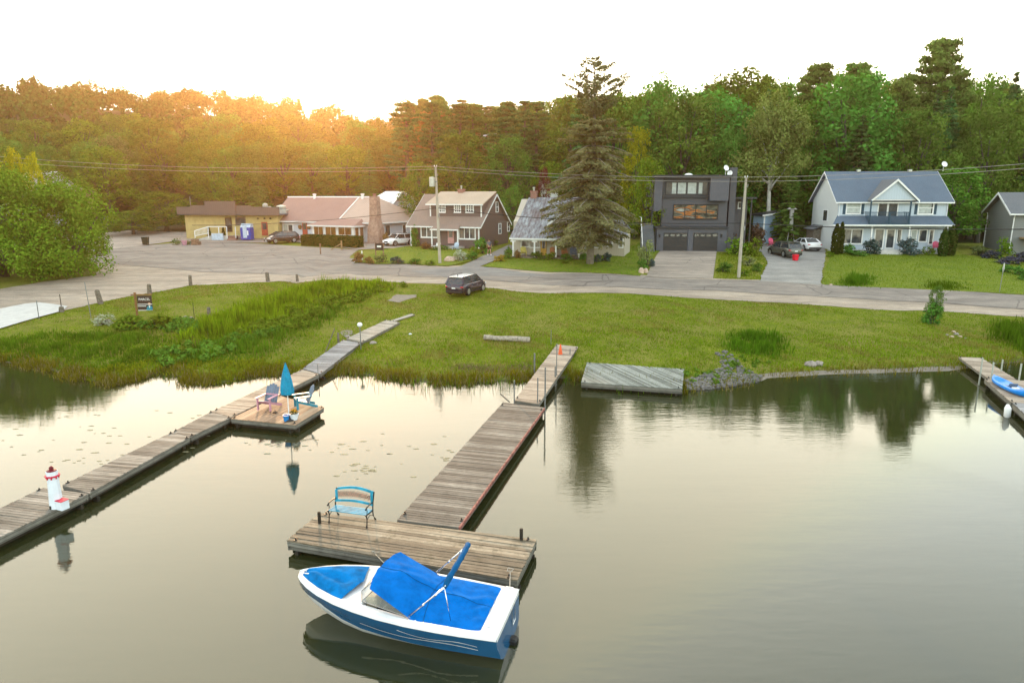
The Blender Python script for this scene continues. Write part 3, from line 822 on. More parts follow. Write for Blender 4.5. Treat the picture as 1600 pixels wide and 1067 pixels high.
def dock(name, label, cat, corners, boards=0.0, bw=.14, deckm='deck', z=None, lift=.14, tone=None, fasc=.2, float_=True, group=None, trim=None, land=False, gap=.018, skirt=.08, overhang=.02, seed=1, legs=()):
    """corners: near-left, near-right, far-right, far-left in photo pixels (deck surface)"""
    rr = random.Random(seed)
    P = []
    for px, py in corners:
        zz = .42 if z is None else z
        for _ in range(12):
            q = atz(px, py, zz)
            if z is None: zz = .5*zz+.5*max(.42, tz(q.x, q.y)+lift)
        P.append(Vector((q.x, q.y, zz)))
    c = sum(P, Vector())/4
    A = np.array([[p.x-c.x, p.y-c.y, 1] for p in P]); pl = np.linalg.lstsq(A, np.array([p.z for p in P]), rcond=None)[0]
    fx, fy = (P[3]+P[2]-P[0]-P[1]).normalized().xy if True else 0
    yaw = math.atan2(fy, fx)   # local x runs from the near end to the far end
    root = thing(name, label, cat, (c.x, c.y, 0), yaw, group)
    ca, sa = math.cos(-yaw), math.sin(-yaw)
    loc = [((p.x-c.x)*ca-(p.y-c.y)*sa, (p.x-c.x)*sa+(p.y-c.y)*ca) for p in P]
    def zp(x, y):
        X = x*math.cos(yaw)-y*math.sin(yaw); Y = x*math.sin(yaw)+y*math.cos(yaw)
        return pl[0]*X+pl[1]*Y+pl[2]
    area = sum(loc[i][0]*loc[(i+1)%4][1]-loc[(i+1)%4][0]*loc[i][1] for i in range(4))
    if area < 0: loc = loc[::-1]
    dk = MB()
    n = (math.cos(boards+math.pi/2), math.sin(boards+math.pi/2))   # boards run along `boards`; stack along n
    vals = [n[0]*a+n[1]*b for a, b in loc]
    t = min(vals)
    while t < max(vals):
        q = clip_poly(loc, n[0], n[1], t+bw-gap*rr.uniform(.6, 1.8))
        q = clip_poly(q, -n[0], -n[1], -t) if len(q) > 2 else q
        if len(q) > 2:
            cx = sum(a for a, b in q)/len(q); cy = sum(b for a, b in q)/len(q)
            k = 1+rr.uniform(0, overhang)
            lift_ = rr.uniform(-.004, .006); tilt = rr.uniform(-.004, .004)
            bdx, bdy = math.cos(boards), math.sin(boards)
            pts = [(a+bdx*rr.uniform(-overhang, overhang), b+bdy*rr.uniform(-overhang, overhang)) for a, b in q]
            m_ = len(pts)
            v = [(a, b, zp(a, b)+lift_+tilt*((a-cx)*bdx+(b-cy)*bdy)) for a, b in pts]+[(a, b, zp(a, b)-.035+lift_) for a, b in pts]
            dk.add(v, [tuple(range(m_))]+[tuple(range(2*m_-1, m_-1, -1))]+[(i, m_+i, m_+(i+1)%m_, (i+1)%m_) for i in range(m_)])
        t += bw
    dm = M[deckm]
    dk.build('deck', dm, root)
    fr = MB(); fl = MB()
    for i in range(4):
        a, b = loc[i], loc[(i+1)%4]
        ex, ey = b[0]-a[0], b[1]-a[1]; l = math.hypot(ex, ey); ex /= l; ey /= l
        ox, oy = -ey*(-.05), ex*(-.05)   # outward is to the right of a ccw edge
        ins = .03
        v = []
        for dz0, off in ((-.037, ins), (-.037-fasc*.48, ins), (-.037-fasc*.53, ins), (-.037-fasc, ins)):
            for (px_, py_) in (a, b):
                v.append((px_-ey*off*-1*-1, py_+ex*off, zp(px_, py_)+dz0))
        th = .045
        def slab(z0, z1, o0, o1, mb):
            vv = []
            for zz in (z0, z1):
                for o_ in (o0, o1):
                    for (px_, py_) in (a, b):
                        vv.append((px_-ey*o_, py_+ex*o_, zp(px_, py_)+zz))
            # order: z0:(o0a,o0b,o1a,o1b) z1:(...)
            mb.add(vv, [(0,2,3,1),(4,5,7,6),(0,1,5,4),(2,6,7,3),(0,4,6,2),(1,3,7,5)])
        slab(-.037-fasc*.48, -.038, ins*.4, ins*.4+th, fr)
        slab(-.037-fasc, -.037-fasc*.52, ins*.9, ins*.9+th, fr)
        if skirt: slab(-.037-fasc-skirt-.25, -.037-fasc-.03, ins*2.5+.16, ins*2.5+.26, fl)
    fr.build('frame', M['fascia'], root)
    if float_: fl.build('float', M['dark_wood'], root)
    if trim:
        a, b = loc[trim[0]], loc[(trim[0]+1)%4]
        ex, ey = b[0]-a[0], b[1]-a[1]; l = math.hypot(ex, ey); ex /= l; ey /= l
        tb = MB(); vv = []
        for zz in (-.10, .012):
            for o_ in (-.035, .012):
                for (px_, py_) in (a, b): vv.append((px_-ey*o_, py_+ex*o_, zp(px_, py_)+zz))
        tb.add(vv, [(0,2,3,1),(4,5,7,6),(0,1,5,4),(2,6,7,3),(0,4,6,2),(1,3,7,5)])
        tb.build('edge_board', trim[1], root)
    hw = MB()
    for i in range(4):
        a = loc[i]; s = .93
        hw.box(a[0]*s-.06, a[0]*s+.06, a[1]*s-.03, a[1]*s+.03, zp(a[0]*s, a[1]*s)+.004, zp(a[0]*s, a[1]*s)+.03)
        hw.lathe([(.022,0),(.022,.05)], 6, (a[0]*s+.02, a[1]*s, zp(a[0]*s, a[1]*s)+.03))
    hw.build('hinge_plates', M['black'], root)
    root['_z'] = c.z
    return root
g1 = [(.2, (.04,.035,.03)), (.45, (.13,.118,.10)), (.7, (.25,.23,.20)), (1.0, (.42,.39,.35))]
M['b_cross'] = boards_mat('grey_boards', g1, (16, 1.2, 1))
M['b_cross_dark'] = boards_mat('dark_grey_boards', [(.2, (.035,.03,.025)), (.5, (.10,.09,.078)), (.75, (.2,.185,.16)), (1.0, (.42,.40,.36))], (16, 1.2, 1), stain=.5)
M['b_long'] = boards_mat('brownish_boards', [(.2, (.05,.038,.026)), (.45, (.145,.115,.08)), (.7, (.26,.215,.155)), (1.0, (.42,.37,.29))], (16, 1.2, 1), stain=.65, stainc=(.06,.05,.025))
M['b_pink'] = boards_mat('warm_boards', [(.2, (.13,.10,.08)), (.5, (.27,.22,.17)), (.75, (.40,.335,.27)), (1.0, (.5,.44,.37))], (16, 1.2, 1), stain=.2)
M['b_orange'] = boards_mat('orange_boards', [(.2, (.15,.09,.055)), (.5, (.34,.22,.14)), (.75, (.46,.33,.22)), (1.0, (.52,.44,.36))], (1.2, 16, 1), stain=.2)
M['b_pale'] = boards_mat('pale_boards', [(.2, (.12,.11,.095)), (.5, (.26,.245,.21)), (.8, (.40,.375,.33)), (1.0, (.5,.47,.42))], (16, 1.2, 1), stain=.25)
M['b_blue'] = boards_mat('blue_grey_boards', [(.2, (.09,.09,.095)), (.5, (.20,.20,.21)), (.8, (.33,.33,.34)), (1.0, (.45,.45,.45))], (16, 1.2, 1), stain=.25)
M['b_raft'] = boards_mat('raft_boards', [(.2, (.05,.055,.05)), (.45, (.13,.145,.13)), (.7, (.25,.27,.25)), (1.0, (.40,.42,.39))], (6, 6, 1), stain=.4, stainc=(.05,.06,.045))
X = math.pi/2
DG = 'sections of the long left dock'
dock('dock_section', 'nearest section of the long left dock, the one carrying the toy lighthouse', 'dock', [(-230,904),(-230,951),(138,771),(67,761.5)], X, deckm='b_cross', group=DG, seed=2)
dock('dock_section', 'long grey section of the left dock just beyond the toy lighthouse', 'dock', [(97,757.5),(139.5,770),(297,682.5),(270,674.5)], X, deckm='b_cross', group=DG, seed=3)
dock('dock_section', 'section of the left dock running up to the corner of the small chair platform', 'dock', [(271,674),(298,682),(360,652),(330,643)], X, deckm='b_cross', group=DG, seed=4)
dock('dock_section', 'section of the left dock directly behind the chair platform, turning reddish at its far end', 'dock', [(331,642.6),(361,651.5),(498.6,584.5),(472,577.3)], X, deckm='b_pink', group=DG, seed=5)
dock('dock_section', 'blue grey slatted section of the left dock crossing the reedy shore', 'dock', [(473.5,576.2),(500.5,583),(563,536.5),(536,530.2)], X, bw=.17, gap=.035, deckm='b_blue', group=DG, seed=6)
dock('dock_section', 'pale landward section of the left dock lying on the grass', 'dock', [(541,528.4),(566,534.6),(624.5,503),(603,500.5)], X, deckm='b_pale', group=DG, float_=False, lift=.2, seed=7)
dock('plank', 'single weathered plank leading from the left dock onto the grass', 'plank', [(608,501.5),(613,502.5),(648,491.5),(643,489.8)], 0, bw=.3, deckm='b_pale', float_=False, lift=.1, fasc=.06, seed=8)
dock('small_platform', 'small square float with reddish boards carrying the two beach chairs and the folded parasol', 'platform', [(360.5,653.5),(461.4,663.2),(506.4,636),(436,618)], 0, deckm='b_orange', group=None, seed=9)
M['red_trim'] = plain('faded_red_paint', (.30,.12,.10), .8, .45, 5)
dock('dock_ramp', 'reddish brown ramp joining the middle dock to the lawn, orange cone on it', 'dock', [(804,625.5),(842,630.5),(903,542),(870,538)], X, deckm='b_pink', seed=10)
main_dock = dock('dock_walkway', 'long dark grey walkway of the middle dock between the ramp and the bench platform', 'dock', [(620,812),(717,823.5),(851,636.5),(786,628.5)], X, deckm='b_cross_dark', trim=(1, M['red_trim']), seed=11)
head = dock('dock_platform', 'wide brownish end platform of the middle dock, where the speedboat is moored', 'dock', [(448,844),(808,906),(838.6,843),(500,800.5)], math.pi/2-.0, bw=.145, deckm='b_long', seed=12, fasc=.26)
dock('raft', 'grey green swimming raft with diagonal boards aground right of the ramp', 'raft', [(908,597),(1066,607.5),(1069,576.5),(917,566)], math.radians(33), bw=.15, deckm='b_raft', z=.40, fasc=.24, seed=13)
M['alu'] = plain('dull_aluminium', (.42,.45,.42), .45, .15, 6, metal=.6)
rd1 = dock('gangway', 'pale grey gangway of the right hand dock, its shore end on the mud', 'gangway', [(1545,592),(1592,594.5),(1533,559),(1498,557.5)], X, deckm='b_pink', seed=14, fasc=.14, lift=.3, skirt=0, float_=False)
rd2 = dock('dock_section', 'warm boarded section of the right hand dock carrying the blue kayak', 'dock', [(1580,628),(1660,634),(1612,595),(1538,592)], X, deckm='b_pink', z=.5, seed=15, fasc=.2, group='sections of the right dock')
rd3 = dock('dock_section', 'near section of the right hand dock with grey panels, cut off by the picture edge', 'dock', [(1668,706),(1760,712),(1660,632),(1582,629)], X, bw=.6, deckm='b_blue', z=.52, seed=16, fasc=.3, group='sections of the right dock')

# posts driven through the docks, standing in the lake bed
def post(px, ytop, ybot, label, r=.03, mat='post_metal', name='dock_post', deck=True, cap=False, zbot=.42, group=None, lean=(0,0), cat='post'):
    b = atz(px, ybot, zbot) if deck else gp(px, ybot)
    top = atY(px, ytop, b.y).z
    z0 = min(-.8, tz(b.x, b.y)-.3) if deck else tz(b.x, b.y)-.3
    mb = MB(); mb.tube([(0,0,z0-b.z),(lean[0]*.5,lean[1]*.5,(top-b.z)*.5),(lean[0],lean[1],top-b.z)], r, 8)
    if cap: mb.lathe([(r*1.5,0),(r*1.5,.05)], 8, (lean[0],lean[1],top-b.z-.05))
    o = mb.build(name, M[mat], smooth=False); o.location = b
    return tag(o, label, cat, group)
pg = 'metal posts of the middle dock'
post(803.5, 594, 627, 'thin metal post at the left near corner of the ramp', group=pg)
post(840, 590, 629, 'short metal post at the right near corner of the ramp', group=pg)
post(851.5, 574, 637, 'tallest metal post, at the far right corner of the dark walkway', r=.035, group=pg)
post(867.5, 572, 592, 'metal post halfway up the right edge of the ramp', r=.04, group=pg)
post(869.5, 537, 590, 'thin tall metal post just left of the orange cone', r=.025, group=pg)
post(890.5, 545, 560, 'short post at the upper right edge of the ramp', r=.03, group=pg)
post(835, 552, 588, 'grey pipe post left of the ramp in the grass', r=.045, deck=False, group=pg)
post(861, 515, 538, 'thin stake in the grass behind the ramp', r=.02, deck=False)
post(499.5, 800, 817.5, 'squat dark post at the left back corner of the bench platform', r=.05, mat='dark_wood', group='mooring posts of the end platform')
post(814.5, 826, 843, 'squat dark post at the right back corner of the bench platform', r=.05, mat='dark_wood', group='mooring posts of the end platform')
post(497, 569, 583, 'thin rod at the edge of the left dock near the shore', r=.02)
post(1531, 559, 590, 'left railing post of the right hand gangway', r=.04, mat='alu', group='gangway posts')
post(1549, 566, 591, 'middle railing post of the right hand gangway', r=.04, mat='alu', group='gangway posts', zbot=.5)
post(1565, 562, 575, 'far right railing post of the right hand gangway', r=.04, mat='alu', group='gangway posts', zbot=.6)
post(1592, 568, 594, 'nearest right railing post of the right hand gangway', r=.04, mat='alu', group='gangway posts', zbot=.5)
# loose beam sticking out at the walkway corner
a = atz(782, 617, .5); bb = atz(796, 628, .42)
mb = MB(); mb.tube([a+Vector((0,0,.05)), bb], .035, 6); tag(mb.build('wood_pole', M['old_wood']), 'short wooden pole poking out left of the ramp foot', 'pole')
# ------------------------------------------------------------------ speedboat
M['hull_blue'] = plain('blue_hull_paint', (.012,.085,.20), .18, .1, 2, bmp=.02, coat=.6)
M['gel'] = plain('white_gelcoat', (.70,.71,.73), .25, .05, 2, bmp=.02, coat=.4)
M['canvas'] = plain('blue_canvas', (.001,.125,.47), .95, .14, 4, bmp=.35, spec=.05)
M['canvas2'] = plain('faded_blue_canvas', (.002,.15,.43), .95, .25, 3, bmp=.35, spec=.05)
M['canvas3'] = plain('dark_blue_canvas', (.004,.08,.22), .85, .15, 8, bmp=.25, spec=.1)
M['chrome'] = plain('polished_metal', (.72,.72,.72), .18, .05, 5, metal=1.0, bmp=0)
M['frame_grey'] = plain('dull_frame', (.25,.26,.27), .4, .1, 6, metal=.6)
M['vinyl'] = plain('cream_vinyl', (.55,.48,.33), .6, .2, 3)
M['rope'] = plain('pale_rope', (.42,.40,.36), .95, .2, 20, bmp=.6)
def make_boat():
    Lb = 5.02
    root = thing('speedboat', 'white and blue speedboat under a bright blue cover, moored to the end platform', 'speedboat', (-.40, 13.91, 0), math.atan2(.2551, -.9669))
    yc = -.10
    xs = [-.30, .5, 1.1, 1.8, 2.5, 3.1, 3.65, 4.15, 4.55, 4.82, 4.97, Lb]
    hb = [1.0, 1.05, 1.08, 1.08, 1.04, .96, .84, .67, .47, .28, .13, .02]
    gz = [.74, .75, .77, .79, .82, .85, .88, .91, .935, .95, .955, .957]
    def sec(i):
        b, g = hb[i], gz[i]; t = xs[i]/Lb
        kx = max(0, (t-.6)/.4)
        keel = -.28+.75*kx**2.2
        ch = .10+.50*kx**1.7          # chine
        return b, g, keel, ch
    hull = MB(); low = MB(); n = len(xs)
    rows = []
    for i in range(n):
        b, g, k, ch = sec(i)
        bc = b*(.80-.12*(xs[i]/Lb)); kxx = max(0, xs[i]/Lb-.3)
        rows.append([(xs[i], b*.985, g-.045), (xs[i]-.0, b*.94, g-.26), (xs[i]-.04, bc*1.04, ch+.14+.16*kxx), (xs[i]-.05, bc*1.01, ch+.04+.20*kxx), (xs[i]-.06, bc*.9, ch-.03), (xs[i]-.08, 0, k)])
    def loft(mb, a, c, sgn):
        base = len(mb.v)
        for r in rows:
            for q in r[a:c+1]: mb.v.append((q[0], yc+sgn*q[1], q[2]))
        w = c-a+1
        for i in range(n-1):
            for j in range(w-1):
                f = (base+i*w+j, base+i*w+j+1, base+(i+1)*w+j+1, base+(i+1)*w+j)
                mb.f.append(f if sgn < 0 else f[::-1])
    for s in (1, -1): loft(hull, 0, 3, s); loft(low, 3, 5, s)
    # transom
    r = rows[0]; tv = [(q[0], yc+q[1], q[2]) for q in r]+[(q[0], yc-q[1], q[2]) for q in reversed(r[:-1])]
    hull.add(tv, [tuple(range(len(tv)))])
    hull.build('hull', M['hull_blue'], root, smooth=True)
    low.build('hull_bottom', M['gel'], root, smooth=True)
    # swoosh stripes along the blue side
    for s in (1, -1):
        sw = MB()
        for (x0, x1, z0, z1, th) in ((.15, 3.0, .30, .40, .022), (.15, 2.0, .42, .52, .016)):
            for k in range(14):
                xa, xb = x0+(x1-x0)*k/14, x0+(x1-x0)*(k+1)/14
                def yy(x, z):
                    i = max(j for j in range(n-1) if xs[j] <= x); t = (x-xs[i])/(xs[i+1]-xs[i])
                    def at(r): return float(np.interp(z, [q[2] for q in r[3::-1]], [q[1] for q in r[3::-1]]))
                    return at(rows[i])*(1-t)+at(rows[i+1])*t
                za = z0+(z1-z0)*k/14+.05*math.sin(k*.5); zb = z0+(z1-z0)*(k+1)/14+.05*math.sin((k+1)*.5)
                sw.quad((xa, yc+s*(yy(xa,za)+.004), za), (xb, yc+s*(yy(xb,zb)+.004), zb), (xb, yc+s*(yy(xb,zb+th)+.004), zb+th), (xa, yc+s*(yy(xa,za+th)+.004), za+th))
        sw.build('side_stripe', M['gel'], root)
    # rub rail
    for s in (1, -1):
        rr_ = MB(); rr_.tube([(xs[i], yc+s*(hb[i]+.005), gz[i]-.045) for i in range(n)], .022, 6)
        rr_.build('rub_rail', M['gel'], root, smooth=True)
    # deck: side decks with a well for bow and cockpit
    dk = MB()
    def inner(x):
        return float(np.interp(x, [0,.4,1.8,3.1,3.6,4.15,4.55,4.82,5.0], [.80,.80,.86,.72,.62,.45,.27,.12,.02]))
    for s in (1, -1):
        base = len(dk.v)
        for i in range(n):
            a, b_, z = hb[i]*.99, inner(xs[i]), gz[i]
            b_ = min(b_, a*.9)
            for (yv, zv) in ((a, z-.045), (a-.03, z+.01), ((a+b_)/2, z+.035), (b_, z+.02), (b_-.02, z-.12)): dk.v.append((xs[i], yc+s*yv, zv))
        for i in range(n-1):
            for j in range(4):
                f = (base+i*5+j, base+i*5+j+1, base+(i+1)*5+j+1, base+(i+1)*5+j); dk.f.append(f if s > 0 else f[::-1])
    # stern deck, bow cap, walkway between windscreens
    dk.box(-.31, .30, yc-.97, yc+.97, .60, .765, bev=.03)
    dk.box(4.80, 5.0, yc-.10, yc+.10, .90, .965, bev=.02)
    dk.box(2.98, 3.75, yc-.72, yc+.72, .60, .875, bev=.03)
    dk.build('deck', M['gel'], root, smooth=False)
        # bow cover: domed cloth with slight folds
    bc = MB(); nu, nv = 28, 24
    for i in range(nu+1):
        u = i/nu; x = 3.30+(4.86-3.30)*u
        w = inner(x)+.05
        for j in range(nv+1):
            v_ = -1+2*j/nv
            xx = x-(.22*(1-u)*(1-abs(v_)))*0+(.20*(1-u)*(abs(v_)))
            dome = (1-v_*v_)*.13*math.sin(math.pi*min(1, .15+u*.85))**.7
            fold = .018*math.sin(v_*9+u*6)*(1-abs(v_))+.015*math.sin(u*17+v_*3)*(1-abs(v_))-.10*math.exp(-((u-.35)**2+(v_-.1)**2)*14)
            bc.v.append((xx, yc+w*v_, float(np.interp(xx, xs, gz))+.035+dome+fold))
    for i in range(nu):
        for j in range(nv): a = i*(nv+1)+j; bc.f.append((a, a+nv+1, a+nv+2, a+1))
    bc.build('bow_cover', M['canvas2'], root, smooth=True)
    # cockpit cover: ridge over the windscreen, falling to the stern
    cc = MB(); nu, nv = 48, 36
    def prof(x): return float(np.interp(x, [.10,.25,.9,1.5,1.85,2.35,2.62], [.78,.83,.94,1.04,1.18,1.38,1.42]))
    for i in range(nu+1):
        u = i/nu
        for j in range(nv+1):
            v_ = -1+2*j/nv
            x1 = 2.84-.14*abs(v_)**2
            x = .10+(x1-.10)*u
            lift = max(0, (x-1.45)/1.2)
            w = .93 if lift == 0 else .95-.10*min(1, lift)
            edge = float(np.interp(x, xs, gz))+.03+ (0 if x < 1.75 else .035+(x-1.75)*.49)
            z = edge+(prof(x)-edge)*(1-abs(v_)**(2.2-1.0*min(1, lift)))
            # an aft corner is rounded; the cloth sags between supports
            z += -.06*math.exp(-((x-.95)**2*4+(v_-.45)**2*9))-.05*math.exp(-((x-.8)**2*5+(v_+.4)**2*9))+.014*math.sin(x*9+v_*5)*(1-abs(v_))+.016*math.sin(v_*14-x*5+math.sin(x*7))*(1-abs(v_))+.02*math.exp(-((v_-.2-(x-1.2)*.5)**2*60))*(x < 2.2)
            if x < .35: w *= 1-.10*((.35-x)/.25)**2
            cc.v.append((x, yc+w*v_, z))
    for i in range(nu):
        for j in range(nv): a = i*(nv+1)+j; cc.f.append((a, a+nv+1, a+nv+2, a+1))
    # front hem of the cover down to the windscreen
    cov = cc.build('cockpit_cover', M['canvas'], root, smooth=True)
    sm = MB()
    k_ = lambda i, j: cc.v[i*37+j]
    for i in (24,): sm.tube([Vector(k_(i, j))+Vector((0,0,.006)) for j in range(0, 37, 2)], .008, 4)
    sm.tube([Vector(k_(i, 18))+Vector((0,0,.006)) for i in range(0, 49, 3)], .008, 4)
    sm.build('seam', M['canvas3'], cov)
    sn = MB()
    for k in range(9):
        for s in (1, -1): sn.lathe([(.014,0),(.012,.01)], 6, (.25+k*.19, yc+s*.935, float(np.interp(.25+k*.19, xs, gz))+.03))
    sn.build('snaps', M['chrome'], root)
    # windscreen: frame and four panes
    def W(x, y, z): return (x, yc+y, z)
    bl = [W(1.72,.90,.84), W(3.02,.66,.89), W(3.20,.30,.90), W(3.20,-.30,.90), W(3.02,-.66,.89), W(1.72,-.90,.84)]
    tl = [W(1.85,.88,.90), W(2.58,.58,1.33), W(2.74,.27,1.36), W(2.74,-.27,1.36), W(2.58,-.58,1.33), W(1.85,-.88,.90)]
    fr = MB()
    fr.tube(bl, .011, 6); fr.tube(tl, .012, 6)
    for a, b in zip(bl, tl): fr.tube([a, b], .010, 6)
    m1 = [tuple((Vector(bl[0])*.45+Vector(bl[1])*.55)), tuple((Vector(tl[0])*.45+Vector(tl[1])*.55))]
    fr.tube(m1, .012, 6)
    wf = fr.build('windscreen', M['frame_grey'], root)
    for i in range(5):
        g_ = MB(); g_.quad(bl[i], bl[i+1], tl[i+1], tl[i])
        g_.build('pane', M['scr'], wf)
    st = MB(); st.box(2.72, 3.02, yc-.55, yc-.12, .62, .93, bev=.05); st.box(2.72, 3.0, yc+.10, yc+.55, .62, .93, bev=.05)
    st.build('dashboard', M['vinyl'], root)
    # folded bimini: struts and rolled canvas
    bim = MB()
    N1, F1 = Vector((1.75, yc+.90, .88)), Vector((1.80, yc-.93, .90))
    N2, F2 = Vector((.92, yc+.82, 1.66)), Vector((.92, yc-.86, 1.80))
    for a, b in ((N1, N2), (F1, F2)):
        bim = MB()
        bim.tube([a, b], .017, 6); bim.tube([a+Vector((-.05,0,.02)), b+Vector((-.03,0,.06))], .014, 6)
        for q in (.35,.7): bim.tube([a.lerp(b, q)-Vector((.02,0,.0)), a.lerp(b, q+.05)+Vector((-.03,0,.03))], .026, 6)
        if a is N1: bim.tube([N2, (.80, yc+.80, .86)], .010, 6)
        bim.build('canopy_strut', M['chrome'], root, smooth=True)
    rl = MB(); pts = []
    for k in range(15):
        t = k/14; p = N2.lerp(F2, t); p.z += .20*math.sin(math.pi*t)**.7; p.x -= .10*math.sin(math.pi*t); pts.append(p)
    rl.tube(pts, [.045]+[.066+.008*math.sin(k*2.3) for k in range(13)]+[.05], 10)
    rl.build('rolled_canopy', M['canvas3'], root, smooth=True)
    # fittings
    def cleat(x, y, z, rz=0):
        m = MB(); Mx = Matrix.Translation((x, y, z)) @ Matrix.Rotation(rz, 4, 'Z')
        m.tube([(-.09,0,.05),(0,0,.04),(.09,0,.05)], [.010,.014,.010], 6, Mx); m.tube([(-.03,0,0),(-.03,0,.045)], .010, 6, Mx); m.tube([(.03,0,0),(.03,0,.045)], .010, 6, Mx)
        m.build('cleat', M['chrome'], root)
    cleat(4.72, yc+.10, .965, .3); cleat(-.1, yc+.88, .77); cleat(-.1, yc-.88, .77); cleat(2.95, yc-.86, .885)
    hr = MB(); hr.tube([(-.12,yc-.55,.765),(-.14,yc-.55,.84),(-.14,yc-.15,.84),(-.12,yc-.15,.765)], .012, 6); hr.build('grab_rail', M['chrome'], root)
    la = MB(); la.tube([(-.33,yc-.45,.70),(-.35,yc-.45,.30),(-.35,yc-.20,.30),(-.33,yc-.20,.70)], .012, 6); la.build('boarding_ladder', M['chrome'], root)
    fc = MB(); fc.lathe([(.045,0),(.045,.012),(.03,.02)], 12, (-.02, yc+.66, .765)); fc.build('fuel_cap', M['chrome'], root)
    bw = MB(); bw.lathe([(.025,0),(.028,.05),(.015,.065)], 8, (4.88, yc, .965)); bw.build('bow_light', M['chrome'], root)
    og = MB(); og.box(-.52, -.28, yc-.12, yc+.12, -.35, .12, bev=.04); og.build('stern_drive', M['black'], root)
    return root
def m_screen():
    m, N, L, P = new_mat('tinted_screen')
    P.inputs['Base Color'].default_value = (.5,.52,.5,1); P.inputs['Roughness'].default_value = .05
    P.inputs['Transmission Weight'].default_value = .0; P.inputs['Alpha'].default_value = .28
    return m
M['scr'] = m_screen()
boat = make_boat()
def rope(name, pts, label, r=.012):
    mb = MB(); mb.tube(pts, r, 5); return tag(mb.build(name, M['rope'], smooth=True), label, 'rope')
bwm = boat.matrix_basis
def bl_(x, y, z): return bwm @ Vector((x, y, z))
a = bl_(-.1, -.98, .80); hz_ = atz(797, 893, .45)
rope('mooring_rope', [a, (a+hz_)/2-Vector((0,0,.12)), hz_, hz_+Vector((.10,.10,.02)), hz_+Vector((-.05,.14,.03)), hz_+Vector((-.08,.0,.03)), hz_+Vector((.06,-.04,.04))], 'white rope tying the stern of the speedboat to the platform corner')
a = bl_(2.95, -.98, .90); hz_ = atz(585, 866, .45)
rope('mooring_rope', [a, (a+hz_)/2-Vector((0,0,.05)), hz_+Vector((0,.06,0)), hz_+Vector((.12,.12,.03)), hz_+Vector((-.10,.12,.03)), hz_+Vector((.02,.02,.05))], 'white rope tying the middle of the speedboat to the platform edge')

# ------------------------------------------------------------------ things on the docks
M['iron'] = plain('black_iron', (.012,.012,.013), .45, .2, 10)
M['slat_blue'] = plain('turquoise_blue_paint', (.02,.28,.44), .6, .25, 4, spec=.15)
M['lattice'] = plain('painted_lattice', (.30,.12,.08), .5, .5, 14)
def make_bench():
    a = atz(514.5, 813.7, .47); b = atz(573.5, 821.5, .47)
    w = (b-a).length; yaw = math.atan2(b.y-a.y, b.x-a.x)
    z0 = head['_z']+.0
    root = thing('park_bench', 'turquoise blue garden bench with black iron ends on the end platform', 'bench', (a.x, a.y, z0), yaw)
    # x along the bench, y to the back
    for s in (0, 1):
        x = 0 if s == 0 else w
        m = MB()
        m.tube([(x,-.02,0),(x,.0,.12),(x,.02,.26),(x,-.02,.40)], [.028,.018,.018,.024], 6)
        m.tube([(x,.56,0),(x,.50,.06),(x,.42,.20),(x,.40,.36),(x,.44,.60),(x,.54,.90)], [.03,.02,.02,.022,.020,.024], 6)
        m.tube([(x,-.06,.40),(x,.2,.37),(x,.42,.36)], .022, 6)
        m.tube([(x,.03,.24),(x,.2,.30),(x,.40,.20)], .012, 6)
        m.build('iron_end', M['iron'], root)
        r_ = MB(); r_.tube([(x,.44,.60),(x,.25,.63),(x,.05,.62),(x,-.06,.58),(x,-.03,.55),(x,.0,.60)], [.018,.018,.02,.022,.016,.012], 6)
        r_.tube([(x,.02,.60),(x,.05,.50),(x,.02,.40)], .012, 6)
        r_.build('armrest', M['iron'], root)
    for k in range(5):
        m = MB(); y = -.03+k*.095; m.box(.0, w, y, y+.07, .395-k*.006, .42-k*.006, bev=.006); m.build('seat_slat', M['slat_blue'], root)
    bk = MB()
    def bz(t): return math.sin(math.pi*t)*.09
    def by(z): return .44+(z-.60)*.33
    nseg = 16
    for (z0_, z1_, arc0, arc1) in ((.50,.565,.55,.55), (.83,.90,1,1)):
        for i in range(nseg):
            t0, t1 = i/nseg, (i+1)/nseg
            v = []
            for t in (t0, t1):
                for zz, ar in ((z0_, arc0), (z1_, arc1)):
                    z = zz+bz(t)*ar
                    v += [(w*t, by(z)-.012, z), (w*t, by(z)+.014, z)]
            bk.add(v, [(0,2,6,4),(1,5,7,3),(2,3,7,6),(0,4,5,1)])
    for t in (.03,.97):
        z0_, z1_ = .50, .88
        bk.box(w*t-.035, w*t+.035, by(.7)-.045, by(.7)-.015, z0_, z1_)
    bk.build('back_frame', M['slat_blue'], root)
    la = MB()
    for i in range(9):
        t = (i+1)/10; c_ = (w*t, by(.70), .70+bz(t)*.8)
        for q in range(10):
            a0, a1 = q*.628, (q+1)*.628; rr_ = .055
            la.tube([(c_[0]+rr_*math.cos(a0), c_[1], c_[2]+rr_*1.1*math.sin(a0)), (c_[0]+rr_*math.cos(a1), c_[1], c_[2]+rr_*1.1*math.sin(a1))], .011, 4, cap=False)
        la.tube([(c_[0]-.05, c_[1], c_[2]-.10),(c_[0]+.05, c_[1], c_[2]+.11)], .009, 4); la.tube([(c_[0]+.05, c_[1], c_[2]-.10),(c_[0]-.05, c_[1], c_[2]+.11)], .009, 4)
        la.blob(c_, .022, .02, .022, 6, 4)
    la.build('lattice_panel', M['lattice'], root)
    return root
make_bench()
